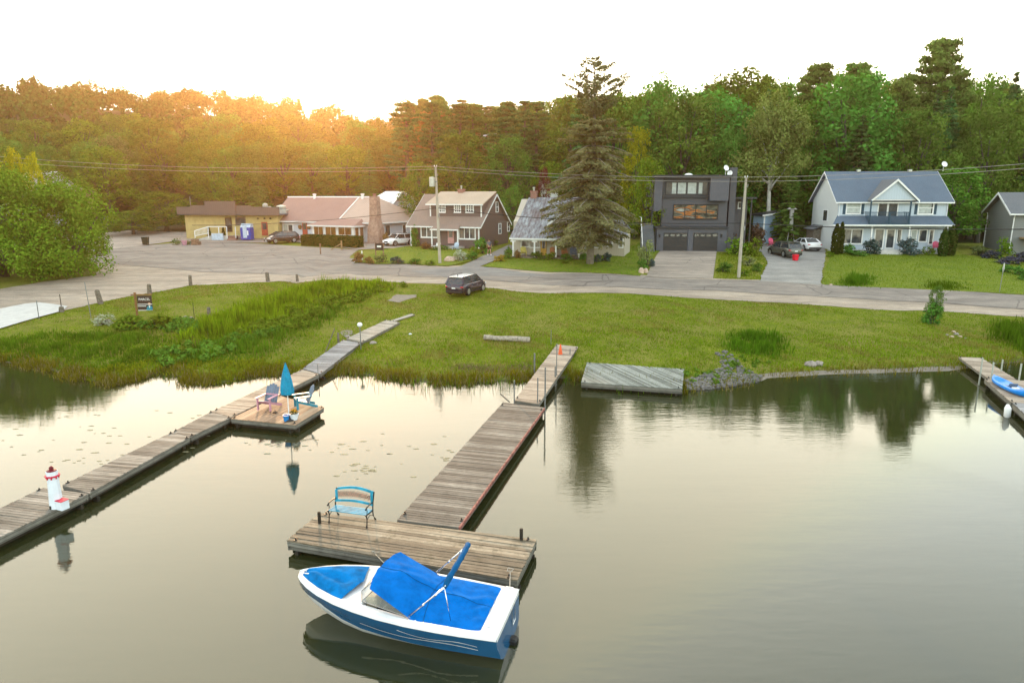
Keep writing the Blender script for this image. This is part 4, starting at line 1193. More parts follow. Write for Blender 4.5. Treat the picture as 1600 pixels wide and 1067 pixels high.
# toy lighthouse
M['toy_white'] = plain('toy_white_paint', (.66,.72,.80), .6, .06, 3)
M['toy_red'] = plain('toy_red_paint', (.55,.02,.06), .5, .15, 5)
M['toy_maroon'] = plain('toy_maroon_paint', (.16,.01,.02), .5, .15, 5)
def make_lighthouse():
    p = atz(89, 792, .42)
    top = atY(83, 727, p.y).z-.42
    root = thing('toy_lighthouse', 'knee high white wooden toy lighthouse with a red gallery and a small annex', 'lighthouse ornament', (p.x, p.y, .42), R(-22))
    h = top
    b = MB(); b.lathe([(.205,0),(.20,.02),(.155,h*.72),(.15,h*.73)], 8); b.build('tower', M['toy_white'], root)
    g = MB(); g.lathe([(.15,h*.73),(.215,h*.75),(.215,h*.775),(.16,h*.775)], 8)
    for k in range(8): a = k*.785; g.box(math.cos(a)*.17-.015, math.cos(a)*.17+.015, math.sin(a)*.17-.015, math.sin(a)*.17+.015, h*.70, h*.75)
    g.build('gallery', M['toy_red'], root)
    l = MB(); l.lathe([(.165,h*.776),(.165,h*.87)], 8); l.build('lantern_room', M['toy_white'], root)
    r_ = MB(); r_.lathe([(.15,h*.872),(.145,h*.885),(.065,h*.90),(.06,h*.95),(.075,h*.952),(.02,h*.985)], 8); r_.build('lantern_roof', M['toy_maroon'], root)
    an = MB(); an.box(.15, .42, -.13, .12, 0, .28); an.build('annex', M['toy_white'], root)
    ar = MB(); ar.prism([(.15,.282),(.43,.282),(.43,.297),(.15,.305)], 'y', -.14, .13); ar.build('annex_roof', M['toy_red'], root)
    d = MB(); d.box(-.03, .03, -.212, -.196, .01, .12); d.build('door', M['dark_wood'], root)
    return root
make_lighthouse()
# folded parasol
M['parasol'] = plain('parasol_blue', (.006,.24,.42), .8, .15, 6, bmp=.2)
M['stone_base'] = plain('parasol_foot', (.05,.05,.055), .7, .2, 5)
def make_parasol():
    p = atz(452, 656, .45); H = atY(450, 569, p.y).z-.45
    root = thing('beach_parasol', 'closed turquoise blue parasol standing between the two beach chairs', 'parasol', (p.x, p.y, .45))
    m = MB(); m.tube([(0,0,0),(0,0,H*.97)], .022, 8); m.build('pole', M['white'], root)
    c = MB(); n = 32; prof = [(.03,H),(.07,H*.95),(.14,H*.85),(.21,H*.72),(.255,H*.60),(.27,H*.52),(.255,H*.475),(.13,H*.455)]
    v = []
    for r_, z in prof:
        for k in range(n):
            a = 2*math.pi*k/n; w = 1+.13*(1 if k % 4 == 0 else (-.7 if k % 4 == 2 else 0))*min(1, (H-z)*3)
            v.append((r_*w*math.cos(a), r_*w*math.sin(a), z))
    f = [(i*n+k, (i+1)*n+k, (i+1)*n+(k+1)%n, i*n+(k+1)%n) for i in range(len(prof)-1) for k in range(n)]
    c.add(v, f+[tuple(range(n))]); c.build('folded_canopy', M['parasol'], root, smooth=False)
    k = MB(); k.lathe([(.02,H),(.03,H+.03),(.012,H+.07)], 8); k.build('finial', M['parasol'], root)
    b = MB(); b.lathe([(.24,0),(.24,.05),(.06,.09),(.05,.2)], 16); b.build('foot', M['stone_base'], root)
make_parasol()
# adirondack chairs
def adirondack(label, loc, rz, backm, armm, group=None, s=1.0):
    root = thing('adirondack_chair', label, 'chair', loc, rz, group); root.scale = (s, s, s)
    # faces -y ; x across
    for x in (-.29, .29):
        m = MB(); m.prism([(-.36,.0),(-.27,.0),(-.27,.52),(-.36,.52)], 'x', x-.02, x+.02); m.build('front_leg', M[armm], root)
        m = MB(); m.prism([(-.30,.30),(-.30,.39),(.52,.10),(.56,.0),(.46,.0)], 'x', x*.9-.02, x*.9+.02); m.build('side_rail', M[armm], root)
        m = MB(); m.box(x-.07, x+.07, -.44, .34, .53, .555, bev=.008); m.build('armrest', M[armm], root)
    for k in range(6):
        y = -.34+k*.095; m = MB(); m.box(-.27, .27, y, y+.08, .385-k*.033, .405-k*.033, bev=.006); m.build('seat_slat', M[armm if k < 2 else backm], root)
    for k in range(5):
        x = -.24+k*.12; h = .98-.045*abs(k-2)**1.5
        m = MB(); T = Matrix.Translation((0,.16,.24)) @ Matrix.Rotation(R(-24), 4, 'X')
        m.box(x-.055, x+.055, -.01, .012, 0, h-.24+.05, T, bev=.006); m.build('back_slat', M[backm], root)
    m = MB(); m.box(-.29, .29, .27, .30, .50, .57); m.build('back_rail', M[armm], root)
    return root
M['pink'] = plain('pale_pink_plastic', (.50,.26,.34), .5, .1, 4)
M['slate'] = plain('grey_blue_plastic', (.12,.17,.25), .5, .15, 4)
M['teal'] = plain('teal_plastic', (.015,.20,.30), .45, .15, 4)
p = atz(420, 638, .45); adirondack('pink and grey blue beach chair with its front to the water, left of the parasol', (p.x, p.y, .45), R(-14), 'slate', 'pink', s=1.1)
p = atz(475, 636, .45); adirondack('teal beach chair seen from its side, right of the parasol', (p.x, p.y, .45), R(-62), 'slate', 'teal', s=1.06)
# flower pot and bucket
p = atz(460, 655.5, .45)
root = thing('flower_pot', 'round pale grey pot of orange and red flowers beside the blue bucket', 'flower pot', (p.x, p.y, .45))
m = MB(); m.lathe([(.13,0),(.19,.20),(.205,.22),(.205,.26),(.18,.26)], 14); m.build('pot', M['toy_white'], root)
rs = np.random.RandomState(4)
v, f = blobs_cards([((0,0,.33), .20, .13)], 2600, .05, rs, shell=.2); np_mesh('foliage', v, f, leaf('pot_leaves', (.07,.10,.02)), root)
v, f = blobs_cards([((0,0,.38), .19, .12)], 1500, .05, rs, shell=.8); np_mesh('flowers', v, f, leaf('pot_flowers', (.55,.13,.03), hue=.06), root)
p = atz(447.5, 657.5, .45)
root = thing('bucket', 'bright blue plastic bucket at the front edge of the chair platform', 'bucket', (p.x, p.y, .45))
M['bucket'] = plain('bucket_blue', (.01,.20,.55), .4, .1, 4)
m = MB(); m.lathe([(.10,0),(.13,.24),(.145,.245),(.145,.27),(.12,.27),(.10,.05)], 14); m.build('body', M['bucket'], root, smooth=False)
m = MB(); m.tube([(.13*math.cos(t), .02, .25+.10*math.sin(t)) for t in [k*math.pi/8 for k in range(9)]], .008, 5); m.build('handle', M['white'], root)
p = atz(429, 645.5, .45)
m = MB(); m.box(-.09,.09,-.05,.05,0,.06, bev=.02); m.tube([(-.05,0,.05),(.02,.02,.13),(.09,.0,.06)], .014, 6); m.tube([(-.45,.12,.02),(.55,.05,.02)], .014, 6)
o = m.build('rope_anchor', M['iron']); o.location = (p.x, p.y, .45); tag(o, 'dark little anchor and rod lying in front of the pink chair', 'anchor')
# traffic cone
p = gp(875.5, 553); zc = max(.42, tz(p.x, p.y)+.14)
for _ in range(5): p = atz(875.5, 556, zc); zc = max(.42, tz(p.x, p.y)+.16)
root = thing('traffic_cone', 'faded orange traffic cone near the landward end of the ramp', 'traffic cone', (p.x, p.y, zc+.01), R(15))
M['cone'] = plain('cone_orange', (.62,.09,.02), .5, .15, 5)
m = MB(); m.box(-.19,.19,-.19,.19,0,.03, bev=.01); m.build('foot', M['cone'], root)
m = MB(); m.lathe([(.15,.03),(.14,.06),(.035,.70),(.025,.71)], 16); m.build('cone', M['cone'], root, smooth=True)
# blue kayak on the right dock
def make_kayak():
    a = atz(1554, 596, .56); b = atz(1599, 619, .56); c = (a+b)/2
    L_ = (b-a).length*1.12; yaw = math.atan2(b.y-a.y, b.x-a.x)
    root = thing('kayak', 'bright blue sit-on kayak lying on the right hand dock', 'kayak', (c.x, c.y, .515), yaw)
    M['kayak'] = plain('kayak_blue', (.005,.22,.75), .35, .1, 3, coat=.3)
    n = 16; m = MB(); rows = []
    for i in range(n+1):
        t = -1+2*i/n; w = .36*(1-abs(t)**3.2)**.8+.02; up = .10*abs(t)**3
        x = t*L_/2
        rows.append([(x, -w*.55, .0+up*.6), (x, -w*.95, .10+up), (x, -w, .22+up), (x, -w*.82, .27+up), (x, -w*.6, .16+up*1.3 if abs(t) < .72 else .26+up), (x, 0, .13+up if abs(t) < .72 else .29+up), (x, w*.6, .16+up*1.3 if abs(t) < .72 else .26+up), (x, w*.82, .27+up), (x, w, .22+up), (x, w*.95, .10+up), (x, w*.55, .0+up*.6)])
    for r in rows: m.v += r
    k = 11
    for i in range(n):
        for j in range(k): j2 = (j+1) % k; m.f.append((i*k+j, i*k+j2, (i+1)*k+j2, (i+1)*k+j))
    m.build('hull', M['kayak'], root, smooth=True)
    s = MB(); s.box(-.15,.30,-.2,.2,.15,.19, bev=.02); s.prism([(.28,.17),(.40,.42),(.44,.42),(.34,.17)], 'y', -.19, .19); s.build('seat', M['slate'], root)
    s = MB(); s.box(.5,.75,-.15,.15,.20,.27, bev=.03); s.blob((.1,.05,.26), .12,.09,.06); s.build('cushion', M['white'], root)
make_kayak()
m = MB(); m.tube([(0,0,.62),(.02,-.02,.45),(.03,-.03,.05),(.03,-.03,-.05)], [.05,.14,.14,.05], 10)
p = atz(1573, 642, .3); o = m.build('fender', M['white'], smooth=True); o.location = (p.x, p.y, .0); tag(o, 'white fender hanging at the corner of the right hand dock', 'fender')
# ------------------------------------------------------------------ houses
M['win'] = glass('window_glass')
M['win_warm'] = glass('window_glass_painted_reflection', (.10,.045,.015), .03)  # warm reflection put into the pane colour
M['curtain'] = plain('pale_curtain', (.42,.46,.45), .8, .15, 3)
M['brick'] = masonry('chimney_brick', (.28,.09,.06), (.20,.07,.05), (.3,.28,.25))
M['stonework'] = stone('chimney_stone', (.16,.09,.07), (.42,.30,.24), 2.2, .9, .9)
M['foundation'] = stone('foundation', (.2,.2,.2), (.34,.33,.32), 3, .9, .3)
class House:
    """facade frame: x along the front, y to the back, z up; features are located by the pixel they have on a plane y = const"""
    def __init__(s, name, label, pL, pR, group=None, cat='house'):
        s.a = Vector(pL) if len(pL) == 3 else gp(*pL); s.b = Vector(pR) if len(pR) == 3 else gp(*pR)
        s.yaw = math.atan2(s.b.y-s.a.y, s.b.x-s.a.x); s.w = math.hypot(s.b.x-s.a.x, s.b.y-s.a.y)
        s.z = min(s.a.z, s.b.z)
        s.root = thing(name, label, cat, (s.a.x, s.a.y, s.z), s.yaw, group)
        s.ux, s.uy = math.cos(s.yaw), math.sin(s.yaw)
    def f(s, px, py, y=0.0):
        """local (x, z) of the point seen at a pixel on the plane y"""
        d = ray(px, py); o = Vector((s.a.x-s.uy*y, s.a.y+s.ux*y, 0))
        nx_, ny_ = -s.uy, s.ux
        t = (o.x*nx_+o.y*ny_)/(d.x*nx_+d.y*ny_)
        p = d*t; return ((p.x-o.x)*s.ux+(p.y-o.y)*s.uy, CAM_H+p.z-s.z)
    def r(s, x0, y0, x1, y1, y=0.0):
        """pixel rectangle -> local x0,x1,z0,z1"""
        a, b = s.f(x0, y1, y), s.f(x1, y0, y); a2, b2 = s.f(x0, y0, y), s.f(x1, y1, y)
        return ((a[0]+a2[0])/2, (b[0]+b2[0])/2, (a[1]+b2[1])/2, (b[1]+a2[1])/2)
    def win(s, rc, y=0.0, frame='white', pane='win', bars=(1, 0), fw=.08, name='window', side=None, curtain=None, parent=None):
        """window as a part with its pane and sill as sub-parts; bars = (upright divisions, level divisions)"""
        x0, x1, z0, z1 = rc
        if side is None: Mx = Matrix.Identity(4)
        else: Mx = Matrix.Translation((side, 0, 0)) @ Matrix.Rotation(math.pi/2, 4, 'Z')   # x0..x1 run along y at x = side
        Y0, Y1 = (y-.07, y+.02) if side is None else (-.07, .02)
        m = MB()
        m.box(x0-fw, x0, Y0, Y1, z0-fw, z1+fw, Mx); m.box(x1, x1+fw, Y0, Y1, z0-fw, z1+fw, Mx)
        m.box(x0, x1, Y0, Y1, z1, z1+fw, Mx); m.box(x0, x1, Y0, Y1, z0-fw, z0, Mx)
        for k in range(1, bars[0]+0): xx = x0+(x1-x0)*k/bars[0]; m.box(xx-fw*.35, xx+fw*.35, Y0+.015, Y1, z0, z1, Mx)
        for k in range(1, bars[1]+0): zz = z0+(z1-z0)*k/bars[1]; m.box(x0, x1, Y0+.02, Y1, zz-fw*.3, zz+fw*.3, Mx)
        o = m.build(name, M[frame], parent or s.root)
        p = MB(); p.box(x0, x1, Y1-.045, Y1-.03, z0, z1, Mx); p.build('pane', M[pane], o)
        if curtain:
            c = MB()
            for a, b in curtain: c.box(x0+(x1-x0)*a, x0+(x1-x0)*b, Y1-.052, Y1-.047, z0+.05, z1-.03, Mx)
            c.build('curtain', M['curtain'], o)
        if side is None and fw > .05:
            q = MB(); q.box(x0-fw*1.3, x1+fw*1.3, Y0-.04, Y0-.002, z0-fw-.03, z0-fw+.02, Mx); q.build('sill', M[frame], o)
        return o
    def slab(s, name, pts, th, mat, parent=None):
        """a roof plane from its upper outline, thickness th downwards"""
        n = len(pts); m = MB()
        v = [tuple(p) for p in pts]+[(p[0], p[1], p[2]-th) for p in pts]
        m.add(v, [tuple(range(n)), tuple(range(2*n-1, n-1, -1))]+[(i, n+i, n+(i+1)%n, (i+1)%n) for i in range(n)])
        return m.build(name, M[mat], parent or s.root)
def gutter(h, a, b, mat='white', name='fascia'):
    m = MB(); a, b = Vector(a), Vector(b); d = (b-a).normalized(); n = Vector((d.y, -d.x, 0))
    v = []
    for o_ in (0, .09):
        for z in (-.02, -.18):
            for p in (a, b): v.append(tuple(p+n*o_+Vector((0,0,z))))
    m.add(v, [(0,2,3,1),(4,5,7,6),(0,1,5,4),(2,6,7,3),(0,4,6,2),(1,3,7,5)])
    return m.build(name, M[mat], h.root)
def chimney(h, x, y, z0, z1, w, d, mat='brick', cap=True):
    m = MB(); m.box(x-w/2, x+w/2, y-d/2, y+d/2, z0, z1); m.box(x-w/2-.05, x+w/2+.05, y-d/2-.05, y+d/2+.05, z1-.12, z1+.05)
    o = m.build('chimney', M[mat], h.root)
    if cap:
        q = MB(); q.lathe([(.1,0),(.1,.3),(.16,.32),(.16,.38),(.03,.42)], 8, (x, y, z1+.05)); q.build('flue', M['alu'], o)
    return o
def door(h, rc, y, mat, name='door', glassy=True, side=None):
    x0, x1, z0, z1 = rc; m = MB(); m.box(x0, x1, y-.06, y+.01, z0, z1)
    o = m.build(name, M[mat], h.root)
    if glassy:
        p = MB(); w = x1-x0; p.box(x0+w*.18, x1-w*.18, y-.072, y-.064, z0+(z1-z0)*.45, z1-(z1-z0)*.08); p.build('pane', M['win'], o)
    k = MB(); k.blob((x1-.1, y-.09, z0+(z1-z0)*.45), .035, .035, .035, 6, 4); k.build('handle', M['chrome'], o)
    return o
def downpipe(h, x, y, z0, z1, mat='white'):
    m = MB(); m.tube([(x,y,z0),(x,y,z1-.25),(x,y+.0,z1)], .045, 6); m.build('downpipe', M[mat], h.root)

# ===== blue roofed house
M['sid_blue'] = banded('pale_blue_battens', (.46,.54,.64), (.33,.40,.49), .30, 'x', .10)
M['sid_blue_side'] = banded('pale_blue_battens_side', (.66,.69,.70), (.52,.55,.57), .30, 'y', .10)
def shingle(name, c1, c2, scale=7):
    m, N, L, P = new_mat(name)
    n = noise(N, L, coords(N, L, (1,1,1)), scale, 6, .85); b_ = noise(N, L, coords(N, L), .5, 3)
    col = ramp(N, L, math_(N, L, 'ADD', math_(N, L, 'MULTIPLY', n, .75), math_(N, L, 'MULTIPLY', b_, .25)), [(.3, c1), (.7, c2)])
    sx = N.new('ShaderNodeSeparateXYZ'); L.new(coords(N, L), sx.inputs[0])
    fr = math_(N, L, 'FRACT', math_(N, L, 'MULTIPLY', sx.outputs[2], 1/.11))
    ln = ramp(N, L, fr, [(0, (.6,.6,.6)), (.15, (1,1,1))])
    L.new(mixc(N, L, col.outputs[0], ln.outputs[0], .6, 'MULTIPLY'), P.inputs['Base Color'])
    P.inputs['Roughness'].default_value = .85
    bump(N, L, P, n, .5, .03); return m
M['roof_blue'] = shingle('blue_shingles', (.055,.082,.12), (.115,.155,.215))
M['roof_brown'] = shingle('brown_shingles', (.16,.12,.10), (.27,.21,.18))
M['roof_grey'] = shingle('grey_shingles', (.07,.08,.09), (.14,.15,.17))
M['roof_rose'] = shingle('rosy_shingles', (.20,.12,.105), (.30,.19,.165))
M['deep_teal'] = plain('deep_teal_paint', (.015,.055,.095), .5, .15, 4)
def blue_house():
    h = House('house', 'two storey pale blue house with a blue shingled roof, blue shutters and a teal balcony', (1303, 392), (1478, 394))
    R_ = h.root; D_ = 8.6; W_ = h.w
    def X(px, py=350, y=0): return h.f(px, py, y)[0]
    def Z(px, py, y=0): return h.f(px, py, y)[1]
    xr = X(1478, 350); ze = Z(1390, 311)
    zr = Z(1390, 268, D_*.5)
    w = MB(); w.prism([(0,-.6),(D_,-.6),(D_,ze),(D_*.5,zr-.2),(0,ze)], 'x', 0, xr); 
    w.build('wall', M['sid_blue_side'], R_)
    fw_ = MB(); fw_.box(.02, xr-.02, -.035, -.004, .0, ze-.05); fw_.build('front_wall', M['sid_blue'], R_)
    ov = .45; k = (zr-ze)/(D_*.5)
    rf = h.slab('roof', [(-ov,-ov,ze-k*ov),(xr+ov,-ov,ze-k*ov),(xr+ov,D_*.5,zr),(-ov,D_*.5,zr)], .12, 'roof_blue')
    h.slab('roof', [(-ov,D_*.5,zr-.004),(xr+ov,D_*.5,zr-.004),(xr+ov,D_+ov,ze-k*ov),(-ov,D_+ov,ze-k*ov)], .12, 'roof_blue')
    gutter(h, (-ov,-ov-.002,ze-k*ov), (xr+ov,-ov-.002,ze-k*ov))
    for xx in (-ov-.03, xr+ov):   # barge boards
        m = MB(); m.prism([(-ov,ze-k*ov-.2),(-ov,ze-k*ov+.02),(D_*.5,zr+.02),(D_+ov,ze-k*ov+.02),(D_+ov,ze-k*ov-.2),(D_*.5,zr-.2)], 'x', xx, xx+.03); m.build('barge_board', M['white'], R_)
    # porch roof round the ground floor
    yo = 1.7; zt = Z(1390, 337); zb = Z(1390, 351, -yo)
    xl2, xr2 = X(1301,351,-yo), X(1492,352,-yo)
    for pts in ([(0,0.01,zt),(xl2,-yo,zb),(xr2,-yo,zb),(xr,0.01,zt)], [(xr+.0,0.02,zt-.003),(xr2,-yo,zb-.003),(xr2,D_*.6,zb-.003),(xr+.0,D_*.6,zt-.003)]):
        h.slab('porch_roof', [(p[0],p[1],p[2]) for p in pts], .12, 'roof_blue')
    gutter(h, (xl2,-yo-.002,zb), (xr2,-yo-.002,zb))
    m = MB(); m.box(xl2+.15, xr2-.15, -yo+.2, -.04, zb-.22, zb-.14); m.build('porch_ceiling', M['white'], R_)
    for px in (1305, 1362, 1421, 1480):
        xx = X(px, 365, -yo+.2); m = MB(); m.box(xx-.07, xx+.07, -yo+.2, -yo+.34, -.2, zb-.16); m.build('porch_post', M['white'], R_)
    # front gable
    yg = -1.0; gl, gr_, gp_ = h.f(1362,312,yg), h.f(1434,312,yg), h.f(1402,280,yg)
    m = MB(); m.prism([(gl[0]+.2,gl[1]),(gr_[0]-.2,gr_[1]),(gp_[0],gp_[1]-.15)], 'y', yg+.02, yg+.10); g = m.build('gable', M['sid_blue'], R_)
    zg = gl[1]; zp_ = gp_[1]
    def yroof(z): return (z-ze)/k
    apex_y = min(D_*.5-.1, yroof(zp_))
    for sgn, e in ((1, gl), (-1, gr_)):
        pts = [(e[0]-.12*sgn, yg-.25, zg-.1), (gp_[0], yg-.25, zp_), (gp_[0], apex_y, zp_+.004), (e[0]-.12*sgn, max(.0, yroof(zg)), zg-.05)]
        if sgn < 0: pts = pts[::-1]
        h.slab('gable_roof', pts, .12, 'roof_grey' if sgn > 0 else 'roof_blue')
        m = MB(); m.add([(e[0]-.15*sgn,yg-.29,zg-.33),(e[0]-.15*sgn,yg-.29,zg-.08),(gp_[0],yg-.29,zp_+.02),(gp_[0],yg-.29,zp_-.25),(e[0]-.15*sgn,yg-.255,zg-.33),(e[0]-.15*sgn,yg-.255,zg-.08),(gp_[0],yg-.255,zp_+.02),(gp_[0],yg-.255,zp_-.25)], [(0,1,2,3),(7,6,5,4),(0,4,5,1),(1,5,6,2),(2,6,7,3),(3,7,4,0)]); m.build('barge_board', M['white'], R_)
    m = MB(); m.box(gl[0]+.2, gr_[0]-.2, yg+.02, -.04, zg-.12, zg-.02); m.build('gable_soffit', M['white'], R_)
    # balcony
    yb = -1.75; bl0, br0 = X(1359,345,yb), X(1422,345,yb); z0 = Z(1390,349.5,yb); z1 = Z(1390,331.5,yb)
    m = MB(); m.box(bl0, br0, yb, -.05, z0-.12, z0); m.build('balcony_floor', M['deep_teal'], R_)
    rl = MB(); rl.box(bl0, br0, yb, yb+.07, z1-.07, z1); rl.box(bl0, br0, yb, yb+.05, z0+.08, z0+.13)
    for s_ in (bl0, br0-.07): rl.box(s_, s_+.07, yb+.07, -.05, z1-.07, z1); rl.box(s_, s_+.05, yb+.05, -.05, z0+.08, z0+.13)
    n = 34
    for i in range(n): xx = bl0+(br0-bl0)*(i+.5)/n; rl.box(xx-.018, xx+.018, yb+.012, yb+.04, z0+.13, z1-.07)
    for i in range(8):
        for s_ in (bl0+.01, br0-.05): yy = yb+.1+i*.19; rl.box(s_, s_+.03, yy, yy+.035, z0+.13, z1-.07)
    rl.build('balcony_railing', M['deep_teal'], R_)
    for px in (1359.5, 1390, 1421.5):
        xx = X(px,340,yb); top = zg-.1 if px != 1390 else z1
        m = MB(); m.box(xx-.07, xx+.07, yb+.01, yb+.15, z0-.1, top); m.build('balcony_post', M['deep_teal'], R_)
    for rc in ((1372,314,1385,347), (1387.5,314,1401,347)): h.win(h.r(*rc), -.035, bars=(1,0), name='balcony_door', fw=.12)
    # windows and shutters upstairs
    h.win(h.r(1323.5,316,1343.5,333), -.035, bars=(1,2), pane='win', fw=.13, curtain=[(0,1)])
    h.win(h.r(1435.5,316.5,1457,333.8), -.035, bars=(1,2), fw=.13, curtain=[(.0,.9)])
    for a, b in ((1317,1321),(1345.8,1350),(1429,1433),(1459.5,1463.5)):
        rc = h.r(a,315,b,335); m = MB(); m.box(rc[0], rc[1], -.075, -.036, rc[2], rc[3])
        for q in range(8): zz = rc[2]+.05+(rc[3]-rc[2]-.1)*q/8; m.box(rc[0]+.03, rc[1]-.03, -.088, -.076, zz, zz+.07)
        m.build('shutter', M['deep_teal'], R_)
    # ground floor
    h.win(h.r(1314,359,1346,380), -.035, bars=(2,0), fw=.14, name='window'); h.win(h.r(1367,359,1379,387), -.035, name='patio_door', fw=.16); h.win(h.r(1385,359,1396,387), -.035, name='patio_door', fw=.16)
    h.win(h.r(1402,359,1407,378), -.035, fw=.12); h.win(h.r(1424,360,1431,376), -.035, fw=.12, curtain=[(0,1)]); h.win(h.r(1436,360,1447,377), -.035, fw=.12); h.win(h.r(1452,360,1457,381), -.035, fw=.12)
    # left side wall: window, downpipes, little back roof
    h.win((3.2,4.6,3.6,4.9), side=-.02, fw=.1)
    downpipe(h, .12, -.1, .0, ze-.3); downpipe(h, xr-.12, -.1, .0, ze-.3)
    m = MB(); m.box(-1.0, -.03, D_*.55, D_*.85, .0, 2.5); m.build('side_entry', M['old_wood'], R_)
    h.slab('side_entry_roof', [(-1.3,D_*.5,2.5),(-.03,D_*.5,3.0),(-.03,D_*.9,3.0),(-1.3,D_*.9,2.5)], .1, 'roof_grey')
    st = MB(); xs_ = X(1388, 392, -2.4)
    for q in range(3): st.box(xs_-1.2-q*.12, xs_+1.2+q*.12, -2.2-q*.35, -1.9, -.3, .42-q*.14)
    st.box(xl2+.3, xr2-.3, -yo+.0, -.05, -.6, .28)
    st.build('front_steps', M['concrete'], R_)
    # dish on the ridge
    dish(h, (X(1474,262,D_*.5), D_*.5, zr), .34)
    for px in (1341,1421): m = MB(); m.box(X(px,268,D_*.5)-.2, X(px,268,D_*.5)+.2, D_*.5-.25, D_*.5+.15, zr-.05, zr+.22); m.build('roof_vent', M['alu'], R_)
    return h
def dish(h, p, r, rot=0.0):
    o = MB(); o.tube([p, (p[0],p[1],p[2]+.5)], .03, 6); o.tube([(p[0],p[1],p[2]+.5),(p[0],p[1]-.15,p[2]+.7)], .03, 6)
    Mx = Matrix.Translation((p[0], p[1]-.1, p[2]+.8)) @ Matrix.Rotation(R(62), 4, 'X') @ Matrix.Rotation(rot, 4, 'Y')
    n = 14; v = []; 
    for q, dz in ((0,.0),(.5,.03),(1,.12)):
        for k in range(n): a = 2*math.pi*k/n; v.append((r*q*math.cos(a), r*1.1*q*math.sin(a), dz))
    f = [(i*n+k, i*n+(k+1)%n, (i+1)*n+(k+1)%n, (i+1)*n+k) for i in range(2) for k in range(n)]
    o.add(v, f, Mx); o.add([(a,b,c-.02) for a,b,c in v], [g[::-1] for g in f], Mx)
    o.tube([Mx @ Vector((0,-r,.1)), Mx @ Vector((0,0,.5))], .02, 5)
    o.build('satellite_dish', M['white'], h.root)
BH = blue_house()

